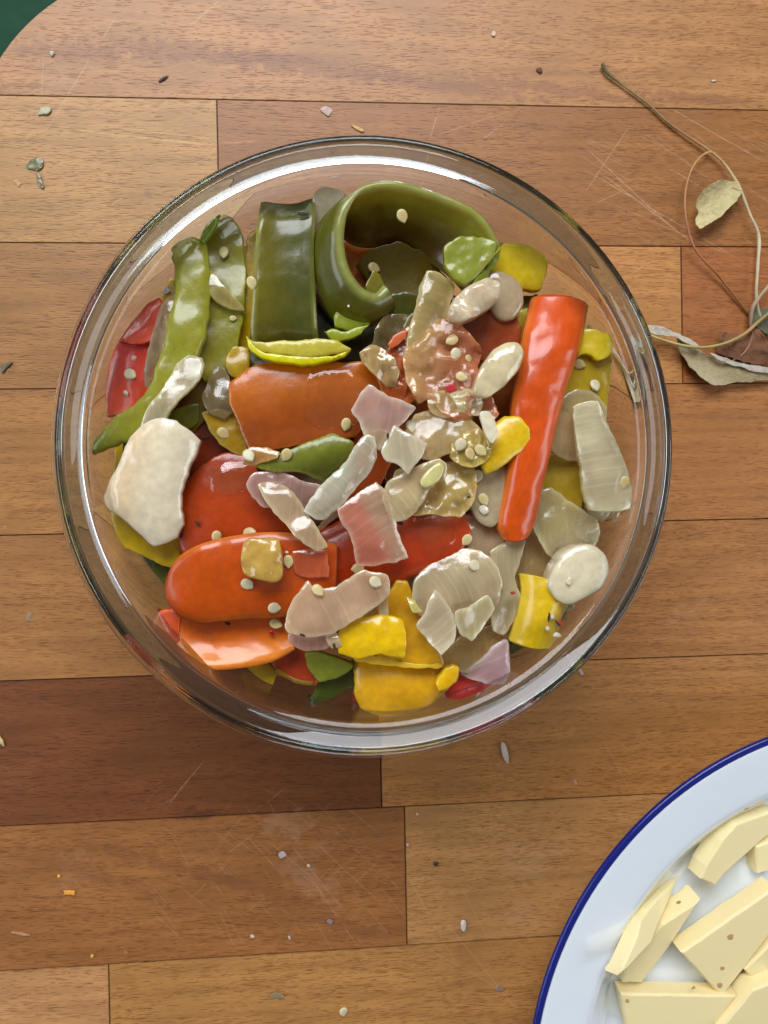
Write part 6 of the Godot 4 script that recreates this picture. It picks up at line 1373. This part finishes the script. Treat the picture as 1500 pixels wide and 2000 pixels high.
	piece("herb_fleck", "dark herb fleck at the top of the upright green strip", "herb fleck", "dried herb flecks on the food", "herb", 54.4, blob_outline(-4.4, -71.6, 1.5, 0.4, 5, 590, 0.3, 7), {t = 0.5, r = 0.3, ds = 0.4, rag = 0.3, c = [46, 44, 26]})
	piece("herb_fleck", "dark herb flecks on the orange red dome", "herb fleck", "dried herb flecks on the food", "herb", 51.2, blob_outline(-31.8, 4.0, 0.9, 0.4, 40, 386, 0.3, 7), {t = 0.5, r = 0.3, ds = 0.4, rag = 0.3, c = [46, 44, 26]})
	piece("herb_fleck", "herb fleck on the bright orange curl", "herb fleck", "dried herb flecks on the food", "herb", 49.5, blob_outline(-25.2, 29.5, 0.9, 0.4, 25, 445, 0.3, 7), {t = 0.5, r = 0.3, ds = 0.4, rag = 0.3, c = [46, 44, 26]})
	piece("herb_fleck", "black herb fleck at the nub of the big yellow pepper", "herb fleck", "dried herb flecks on the food", "herb", 47.4, blob_outline(29.3, 43.7, 1.5, 0.4, 70, 864, 0.3, 7), {t = 0.5, r = 0.3, ds = 0.4, rag = 0.3, c = [46, 44, 26]})
	piece("herb_fleck", "green black herb fleck on the yellow curl", "herb fleck", "dried herb flecks on the food", "herb", 56.4, blob_outline(55.1, 29.0, 1.5, 0.4, 85, 1072, 0.3, 7), {t = 0.5, r = 0.3, ds = 0.4, rag = 0.3, c = [46, 44, 26]})
	piece("herb_fleck", "black herb fleck on the amber onion", "herb fleck", "dried herb flecks on the food", "herb", 56.8, blob_outline(35.1, -1.8, 0.9, 0.4, 60, 914, 0.3, 7), {t = 0.5, r = 0.3, ds = 0.4, rag = 0.3, c = [46, 44, 26]})
	piece("herb_fleck", "tiny dark fleck on the red orange wedge", "herb fleck", "dried herb flecks on the food", "herb", 52.2, blob_outline(18.4, 4.8, 0.9, 0.4, 30, 780, 0.3, 7), {t = 0.5, r = 0.3, ds = 0.4, rag = 0.3, c = [46, 44, 26]})
	piece("herb_fleck", "small herb stalk beside the mauve fan onion", "herb fleck", "dried herb flecks on the food", "herb", 63.2, blob_outline(15.0, -16.0, 0.9, 0.4, 90, 758, 0.3, 7), {t = 0.5, r = 0.3, ds = 0.4, rag = 0.3, c = [46, 44, 26]})
	piece("herb_fleck", "black speck left of the olive yellow scrap", "herb fleck", "dried herb flecks on the food", "herb", 46.4, blob_outline(-30.1, -17.6, 0.9, 0.4, 0, 402, 0.3, 7), {t = 0.5, r = 0.3, ds = 0.4, rag = 0.3, c = [46, 44, 26]})
	piece("herb_fleck", "dark round herb bit at the left tip of the yellow flap", "herb fleck", "dried herb flecks on the food", "herb", 57.0, blob_outline(1.4, 34.5, 0.9, 0.4, 80, 653, 0.3, 7), {t = 0.5, r = 0.3, ds = 0.4, rag = 0.3, c = [46, 44, 26]})
	piece("herb_fleck", "thin dark fleck on the clear flake below the pink strip", "herb fleck", "dried herb flecks on the food", "herb", 58.8, blob_outline(-6.4, 31.3, 0.9, 0.4, 30, 590, 0.3, 7), {t = 0.5, r = 0.3, ds = 0.4, rag = 0.3, c = [46, 44, 26]})
	piece("herb_fleck", "small dark fleck low on the yellow curl", "herb fleck", "dried herb flecks on the food", "herb", 55.6, blob_outline(57.7, 31.1, 0.9, 0.4, 60, 1090, 0.3, 7), {t = 0.5, r = 0.3, ds = 0.4, rag = 0.3, c = [46, 44, 26]})
	piece("herb_fleck", "dark speck on the red piece at left", "herb fleck", "dried herb flecks on the food", "herb", 47.0, blob_outline(-48.5, -40.3, 0.9, 0.4, 10, 252, 0.3, 7), {t = 0.5, r = 0.3, ds = 0.4, rag = 0.3, c = [46, 44, 26]})
	piece("herb_fleck", "tiny herb bit at the edge of the big white onion", "herb fleck", "dried herb flecks on the food", "herb", 50.0, blob_outline(-36.6, 6.9, 0.9, 0.4, 20, 350, 0.3, 7), {t = 0.5, r = 0.3, ds = 0.4, rag = 0.3, c = [46, 44, 26]})
	piece("chili_flake", "red chili flake in the wet tomato pulp", "chili flake", "red chili flakes on the food", "skin", 58.0, blob_outline(31.1, -28.1, 1.4, 0.9, 30, 880, 0.3, 7), {t = 0.8, r = 0.4, ds = 0.4, rag = 0.3, c = [206, 48, 60]})
	piece("chili_flake", "dark red chili speck under the pair of seeds", "chili flake", "red chili flakes on the food", "skin", 48.9, blob_outline(-14.3, 32.2, 0.8, 0.6, 30, 531, 0.3, 7), {t = 0.8, r = 0.4, ds = 0.4, rag = 0.3, c = [170, 20, 24]})
	piece("chili_flake", "tiny red chili speck on the pointed onion flake", "chili flake", "red chili flakes on the food", "skin", 51.9, blob_outline(47.0, 23.4, 0.8, 0.6, 30, 1000, 0.3, 7), {t = 0.8, r = 0.4, ds = 0.4, rag = 0.3, c = [200, 70, 50]})
	piece("chili_flake", "brown red chili flake on the right edge of the yellow curl", "chili flake", "red chili flakes on the food", "skin", 55.5, blob_outline(58.1, 30.8, 0.8, 0.6, 30, 1093, 0.3, 7), {t = 0.8, r = 0.4, ds = 0.4, rag = 0.3, c = [190, 70, 40]})
	piece("garlic_granule", "white garlic granule on the dimple of the large bean", "garlic granule", "garlic granules on the food", "bean", 58.7, blob_outline(59.8, 19.8, 0.9, 0.68, 32, 1112, 0.3, 7), {t = 0.9, r = 0.5, ds = 0.4, wr = 0.2, fr = 0.8, rag = 0.3, c = [228, 214, 188]})
	piece("garlic_granule", "white granule above the herb fleck on the yellow curl", "garlic granule", "garlic granules on the food", "bean", 56.3, blob_outline(56.0, 29.3, 0.7, 0.52, 88, 1078, 0.3, 7), {t = 0.9, r = 0.5, ds = 0.4, wr = 0.2, fr = 0.8, rag = 0.3, c = [228, 214, 188]})
	piece("garlic_granule", "white granule low on the yellow curl", "garlic granule", "garlic granules on the food", "bean", 56.4, blob_outline(54.8, 32.2, 0.7, 0.52, 80, 1070, 0.3, 7), {t = 0.9, r = 0.5, ds = 0.4, wr = 0.2, fr = 0.8, rag = 0.3, c = [228, 214, 188]})
	piece("garlic_granule", "white granule at the right edge of the yellow curl", "garlic granule", "garlic granules on the food", "bean", 55.5, blob_outline(57.4, 34.0, 0.9, 0.68, 8, 1088, 0.3, 7), {t = 0.9, r = 0.5, ds = 0.4, wr = 0.2, fr = 0.8, rag = 0.3, c = [228, 214, 188]})
	piece("garlic_granule", "pale granule below the seed on the red piece", "garlic granule", "garlic granules on the food", "bean", 46.9, blob_outline(-49.5, -29.0, 0.8, 0.60, 67, 247, 0.3, 7), {t = 0.9, r = 0.5, ds = 0.4, wr = 0.2, fr = 0.8, rag = 0.3, c = [228, 214, 188]})
	piece("garlic_granule", "pale granule above the seed on the red piece", "garlic granule", "garlic granules on the food", "bean", 47.3, blob_outline(-47.3, -37.7, 0.8, 0.60, 82, 262, 0.3, 7), {t = 0.9, r = 0.5, ds = 0.4, wr = 0.2, fr = 0.8, rag = 0.3, c = [228, 214, 188]})
	piece("garlic_granule", "pale crumbly garlic bit below the seed on the grey bean", "garlic granule", "garlic granules on the food", "bean", 54.0, blob_outline(39.6, 2.0, 1.6, 1.20, 45, 945, 0.3, 7), {t = 0.9, r = 0.5, ds = 0.4, wr = 0.2, fr = 0.8, rag = 0.3, c = [228, 214, 188]})
	piece("garlic_granule", "pale granule by the orange strip edge", "garlic granule", "garlic granules on the food", "bean", 54.5, blob_outline(53.4, -4.2, 0.7, 0.52, 60, 1050, 0.3, 7), {t = 0.9, r = 0.5, ds = 0.4, wr = 0.2, fr = 0.8, rag = 0.3, c = [228, 214, 188]})
	piece("garlic_granule", "white granule beside the left green strip", "garlic granule", "garlic granules on the food", "bean", 42.5, blob_outline(-40.0, -56.0, 1.4, 1.05, 54, 324, 0.3, 7), {t = 0.9, r = 0.5, ds = 0.4, wr = 0.2, fr = 0.8, rag = 0.3, c = [228, 214, 188]})
	piece("garlic_granule", "white granule on the small bright green chunk", "garlic granule", "garlic granules on the food", "bean", 57.2, blob_outline(6.4, -48.2, 0.5, 0.38, 50, 680, 0.3, 7), {t = 0.9, r = 0.5, ds = 0.4, wr = 0.2, fr = 0.8, rag = 0.3, c = [228, 214, 188]})
	piece("garlic_granule", "pale granule beside the onion cube", "garlic granule", "garlic granules on the food", "bean", 54.7, blob_outline(-9.8, 11.5, 0.6, 0.45, 20, 560, 0.3, 7), {t = 0.9, r = 0.5, ds = 0.4, wr = 0.2, fr = 0.8, rag = 0.3, c = [228, 214, 188]})
	cheese("narrow cheese wedge leaning on another slice at the plate's left", 16, -0.6, 0.2, 5.5, [111.2, 122.9, 106.0, 128.9, 101.6, 132.7, 97.4, 137.1, 86.7, 140.3, 83.4, 140.7, 91.7, 132.8, 93.4, 129.4, 97.2, 127.4], [])
	cheese("cheese slice with rind edge beneath the narrow leaning wedge", 11.5, -0.15, -0.25, 7, [114.8, 126.2, 110.4, 133.7, 105.6, 142.4, 97.1, 154.1, 90.6, 153.0, 90.8, 147.1, 101.9, 133.4], [106.9, 125.9, 0.7, 0.5])
	cheese("big cheese slab with small holes at the middle of the plate", 12.5, -0.1, -0.18, 6.5, [107.7, 142.1, 138.1, 123.4, 142.4, 133.8, 123.4, 160.5], [124.9, 138.6, 2.2, 1.3, 125.3, 143.2, 0.7, 1.0, 122.5, 149.6, 0.9, 0.8, 122.1, 155.6, 0.9, 0.9])
	cheese("cheese slab lying along the bottom edge of the picture", 10, 0, -0.16, 6, [89.2, 155.5, 127.4, 159.1, 120.3, 171.7, 92.2, 169.4], [112.8, 155.1, 0.7, 0.6, 91.5, 158.2, 0.7, 0.8])
	cheese("curved cheese slice beside the plate rim at the upper right", 12.5, -0.25, -0.18, 6.5, [126.5, 102.7, 140.7, 100.4, 141.4, 107.5, 123.8, 119.3, 120.1, 123.0, 114.6, 119.5, 116.0, 115.3, 121.4, 107.4], [129.1, 97.5, 1.5, 0.8])
	cheese("cheese piece behind the big slab near the right picture edge", 9.5, -0.1, -0.1, 6, [134.7, 112.0, 141.1, 110.2, 141.6, 120.7, 135.8, 121.4], [])
	cheese("small cheese corner right of the big slab", 9, -0.15, -0.2, 5, [130.5, 151.5, 135.1, 147.4, 140.4, 142.3, 142.1, 157.5, 135.8, 158.1], [])
	cheese("cheese slice at the bottom right corner of the picture", 11.5, -0.1, -0.2, 7, [121.2, 169.1, 131.3, 156.0, 139.3, 153.7, 144.2, 174.4], [])
	crumb("onion_scrap", "pale green onion skin scrap on the board at the upper left", "onion scrap", -83.8, -122.8, 2.0, 1.3, -20, 0.5, [206, 204, 170], "crumb", 0.5)
	crumb("mashed_scrap", "grey green smear of mashed food left of the bowl", "food smear", -86.8, -106.2, 2.8, 2.6, 40, 0.5, [128, 122, 84], "flesh", 0.35)
	crumb("mashed_scrap", "thin tail below the grey green smear", "food smear", -85.7, -101.2, 0.8, 2.4, -15, 0.35, [132, 122, 84], "flesh", 0.4)
	crumb("mashed_scrap", "grey food bit at the far left edge of the board", "food smear", -97.7, -44.3, 2.2, 1.3, -30, 0.5, [120, 112, 84], "flesh", 0.5)
	crumb("crumb", "small white crumb near the rounded board corner", "crumb", -81.1, -140.1, 0.7, 0.9, 20, 0.6, [232, 226, 206], "crumb", 0.3)
	crumb("herb_bit", "dark rolled herb bit above the stave joint", "herb bit", -47.7, -133.3, 1.9, 0.5, -35, 0.6, [70, 62, 66], "crumb", 0.3)
	crumb("crumb", "white smudge crumb above the bowl", "crumb", 2.5, -124.5, 1.9, 1.5, 30, 0.3, [212, 184, 172], "crumb", 0.5)
	crumb("wood_splinter", "yellow splinter just above the bowl rim", "splinter", 12.4, -119.2, 2.0, 0.45, 28, 0.5, [226, 184, 116], "crumb", 0.3)
	crumb("rice_grain", "white curved shred on the board below the bowl", "shred", 56.2, 81.2, 1.1, 3.9, -14, 0.9, [206, 190, 178], "crumb", 0.12)
	crumb("rice_grain", "short white shred on the board at the lower middle", "shred", 41.7, 137.0, 0.95, 2.2, -2, 0.9, [222, 208, 198], "crumb", 0.1)
	crumb("crumb", "small whitish flake near the plate's upper left", "crumb", 79.5, 92.2, 0.7, 1.3, -30, 0.3, [186, 160, 140], "crumb", 0.3)
	crumb("orange_crumb", "orange crumb on the board at the lower left", "crumb", -82.2, 118.9, 2.2, 1.0, 12, 0.9, [240, 168, 60], "crumb", 0.5)
	crumb("crumb", "grey white crumb on the stave left of centre bottom", "crumb", -16.1, 110.8, 1.4, 1.1, 20, 0.8, [196, 182, 180], "crumb", 0.3)
	crumb("crumb", "dim grey crumb right of centre bottom", "crumb", -1.3, 133.2, 1.1, 0.9, 30, 0.6, [150, 130, 126], "crumb", 0.3)
	crumb("onion_scrap", "clear wet scrap near the bottom edge of the board", "onion scrap", -18.8, 155.6, 2.2, 1.5, 20, 0.4, [178, 150, 116], "clear", 0.5)
	crumb("onion_scrap", "small pinkish clear scrap left of the plate", "onion scrap", 53.2, 158.5, 1.6, 1.1, 20, 0.4, [188, 150, 130], "clear", 0.5)
	crumb("crumb", "pale sliver at the left picture edge", "crumb", -101.3, 70.8, 0.6, 2.0, -20, 0.5, [206, 188, 130], "crumb", 0.3)
	crumb("crumb", "clear flake left of the bowl on the light stave", "crumb", -92.0, 33.3, 1.3, 1.5, 20, 0.35, [168, 140, 106], "crumb", 0.4)
	crumb("wood_splinter", "brown fibre at the lower left of the board", "splinter", -96.8, 131.2, 3.2, 0.35, 12, 0.4, [196, 140, 100], "crumb", 0.2)
	crumb("crumb", "white crumb half hidden beside the bowl's lower right rim", "crumb", 81.8, 56.2, 0.9, 1.6, -20, 0.6, [200, 184, 176], "crumb", 0.3)
	crumb("crumb", "tiny yellow crumb below the orange crumb", "crumb", -75.6, 139.3, 0.6, 0.7, 0, 0.5, [236, 186, 96], "crumb", 0.3)
	crumb("crumb", "tiny yellow speck above the orange crumb", "crumb", -85.1, 113.9, 0.5, 0.5, 0, 0.4, [236, 176, 70], "crumb", 0.3)
	crumb("crumb", "tan crumb cluster left of the grey green smear", "crumb", -92.3, -100.6, 1.2, 0.7, 40, 0.5, [212, 168, 116], "crumb", 0.5)
	crumb("crumb", "white speck below the stave joint at the lower middle", "crumb", 27.3, 100.1, 0.5, 0.5, 0, 0.4, [230, 200, 170], "crumb", 0.3)
	crumb("crumb", "white speck beside the vertical joint at the lower middle", "crumb", 24.0, 109.9, 0.5, 0.6, 0, 0.4, [230, 206, 180], "crumb", 0.3)
	crumb("crumb", "yellow white speck at the middle of the lower stave", "crumb", -7.9, 114.8, 0.45, 0.45, 0, 0.4, [230, 214, 180], "crumb", 0.3)
	crumb("crumb", "tiny pink white crumb low on the dark stave", "crumb", -14.4, 137.5, 0.5, 0.7, -30, 0.4, [224, 196, 190], "crumb", 0.3)
	crumb("crumb", "tiny white crumb left of the pink white one", "crumb", -26.0, 136.5, 0.7, 0.5, 30, 0.4, [220, 190, 176], "crumb", 0.3)
	crumb("crumb", "peppercorn coloured speck on the light stave by the plate", "crumb", 33.0, 116.5, 0.65, 0.65, 0, 0.6, [70, 50, 30], "crumb", 0.3)
	crumb("crumb", "white dot above the dried stem's base", "crumb", 129.7, -136.6, 0.8, 0.45, 0, 0.4, [226, 206, 180], "crumb", 0.3)
	crumb("crumb", "pale dot at the top middle of the board", "crumb", 56.6, -149.9, 0.8, 1.0, 0, 0.4, [222, 196, 160], "crumb", 0.3)
	crumb("crumb", "brown knot like crumb left of the dried stem", "crumb", 71.4, -138.7, 1.1, 0.8, 30, 0.6, [96, 56, 34], "crumb", 0.3)
	pepper_seed("pale yellow seed lying alone on the board at the bottom", 2.3, 0.7, 162.1, 80, 1.0, 2)
	var vine = thing("dried_twig", "dried straw coloured vine stem with curling tendril right of the bowl", "dried stem", Vector3(128.9, 0.0, -112.9))
	obj("stem", tube([92.0, 1.2, -140.7, 93.6, 1.2, -137.9, 98.6, 1, -134.3, 107.0, 1, -128.4, 112.9, 1, -123.0, 119.7, 1.2, -118.2, 126.3, 1.6, -113.8, 131.3, 2, -109.6, 135.2, 2.5, -103.6, 137.1, 3, -99.1, 139.9, 3.2, -91.7, 143.1, 2.5, -85.0, 142.9, 2, -75.4, 142.3, 2, -65.4, 143.9, 1.5, -58.8, 147.8, 1, -52.8], [0.6, 0.36, 0.38, 0.44, 0.36, 0.44, 0.6, 0.44, 0.62, 0.46, 0.58, 0.4], [[84, 84, 50], [168, 146, 84], [160, 128, 82], [190, 150, 98], [214, 186, 132], [226, 208, 166], [232, 218, 184], [214, 200, 156], [176, 178, 130]], vine.position / MM), mats.stem, vine)
	obj("tendril", tube([129.0, 1.8, -112.3, 126.4, 2, -112.3, 122.8, 2.6, -109.7, 119.4, 3.4, -104.1, 117.6, 4, -96.5, 118.2, 4, -87.9, 121.5, 3.2, -79.9, 129.0, 2, -72.9, 134.5, 1.2, -66.9, 140.2, 0.8, -60.0], [0.32, 0.3, 0.34, 0.36, 0.38, 0.34], [[214, 170, 110], [210, 150, 96], [206, 140, 100], [200, 124, 92], [170, 112, 56], [150, 104, 52]], vine.position / MM), mats.stem, vine)
	bit(vine, "leaf", "leaf", 4.0, [136.6, -98.8, 135.2, -101.8, 131.5, -102.5, 126.8, -101.7, 123.2, -98.8, 121.2, -96.0, 121.0, -93.9, 122.1, -92.0, 121.0, -89.6, 121.2, -87.7, 122.2, -86.4, 124.6, -87.7, 128.9, -90.2, 130.6, -91.7, 134.9, -95.6], {c = [224, 208, 152], c2 = [190, 172, 122], t = 0.5, r = 0.2, ang = 140, bv = -2, wr = 0.5, fr = 0.2, g0 = 0.4, g1 = 1})
	obj("leaf_vein", tube([136.5, 4.4, -98.8, 132.8, 3.6, -100.4, 129.7, 2.9, -99.2, 126.3, 2.7, -95.1, 122.8, 3.6, -88.1], [0.3, 0.2, 0.15, 0.1], [[196, 180, 120], [150, 140, 96], [130, 120, 90]], vine.position / MM), mats.stem, vine)
	vine = thing("dry_leaf", "large curled grey dry leaf with pale midrib right of the bowl", "dry leaf", Vector3(129.6, 0.0, -44.0))
	bit(vine, "leaf_blade", "leaf", 2.6, [114.6, -53.1, 115.5, -47.3, 118.2, -42.8, 121.9, -38.7, 126.5, -36.3, 134.9, -37.1, 147.5, -38.0, 147.3, -40.3, 140.2, -41.1, 133.3, -43.2, 126.4, -46.2, 121.6, -48.5, 117.8, -50.5], {c = [176, 158, 118], c2 = [200, 186, 146], t = 0.45, r = 0.2, ang = 22, bv = -1.6, wr = 0.5, fr = 0.2, g0 = 0.5, g1 = 1})
	bit(vine, "leaf_edge", "leaf", 4.2, [104.3, -55.7, 107.7, -55.2, 113.8, -53.2, 118.0, -50.9, 122.1, -48.7, 120.9, -48.2, 116.3, -50.2, 113.4, -52.2, 109.5, -52.3, 105.6, -53.6], {c = [214, 204, 184], t = 0.5, r = 0.2, wr = 0.6, fr = 0.3})
	bit(vine, "leaf_edge", "leaf", 4.0, [124.9, -46.9, 129.2, -45.6, 136.1, -43.2, 146.8, -41.8, 146.8, -39.8, 139.5, -40.7, 132.6, -42.8, 127.5, -44.6], {c = [212, 202, 186], t = 0.5, r = 0.2, wr = 0.6, fr = 0.3})
	obj("midrib", tube([118.3, 1.8, -49.4, 122.1, 1.7, -45.1, 126.9, 1.7, -41.7, 132.1, 1.7, -39.3, 138.9, 2, -38.4, 146.7, 2.4, -38.9], [0.3, 0.4, 0.45, 0.5], [[190, 170, 120], [206, 184, 132], [200, 170, 110]], vine.position / MM), mats.stem, vine)
	vine = thing("dried_twig", "thin yellow green dried stem crossing over the large dry leaf", "dried stem", Vector3(126.2, 0.0, -49.4))
	obj("stalk", tube([105.3, 4, -52.5, 110.2, 4.4, -50.6, 116.7, 5, -48.8, 123.5, 5.2, -48.4, 130.5, 5, -49.9, 136.8, 4.6, -52.9, 141.8, 4, -56.9, 146.4, 4, -60.5], [0.4, 0.44, 0.4, 0.44, 0.55, 0.45], [[206, 196, 128], [204, 190, 116], [206, 190, 112], [190, 160, 96], [200, 160, 104]], vine.position / MM), mats.stem, vine)
	vine = thing("dry_leaf", "dark brown papery leaf under the thin dried stem", "dry leaf", Vector3(136.6, 0.0, -47.3))
	bit(vine, "leaf_blade", "leaf", 2.4, [128.8, -50.6, 129.8, -53.2, 134.0, -53.9, 138.2, -52.7, 141.4, -55.2, 145.8, -50.5, 147.9, -45.1, 144.0, -42.8, 137.0, -43.9, 131.8, -46.2, 128.4, -47.2], {c = [150, 100, 66], c2 = [126, 82, 54], t = 0.4, r = 0.2, wr = 0.9, fr = 0.25, g0 = 0.2, g1 = 0.8})
	obj("vein", tube([133.4, 2.6, -44.3, 137.3, 2.6, -46.8, 139.7, 2.7, -50.5, 140.3, 3, -55.1], [0.25, 0.3, 0.25], [[180, 130, 104], [186, 136, 110], [150, 110, 84]], vine.position / MM), mats.stem, vine)
	vine = thing("dry_leaf", "grey green dry leaf shard at the right picture edge", "dry leaf", Vector3(144.8, 0.0, -60.8))
	bit(vine, "leaf_blade", "leaf", 2.0, [140.3, -62.4, 141.7, -62.7, 144.5, -61.4, 148.4, -62.0, 148.2, -51.9, 144.7, -53.3, 141.6, -56.3, 139.8, -55.3], {c = [112, 110, 84], t = 0.4, r = 0.2, wr = 0.7, fr = 0.3})
	obj("leaf_edge", tube([139.8, 2.6, -55.2, 140.0, 3, -60.1, 141.2, 3.4, -63.3, 145.1, 4, -68.2, 146.9, 4, -70.2], [0.5, 0.7, 0.5, 0.5], [[170, 130, 104], [186, 160, 130], [200, 186, 160]], vine.position / MM), mats.stem, vine)
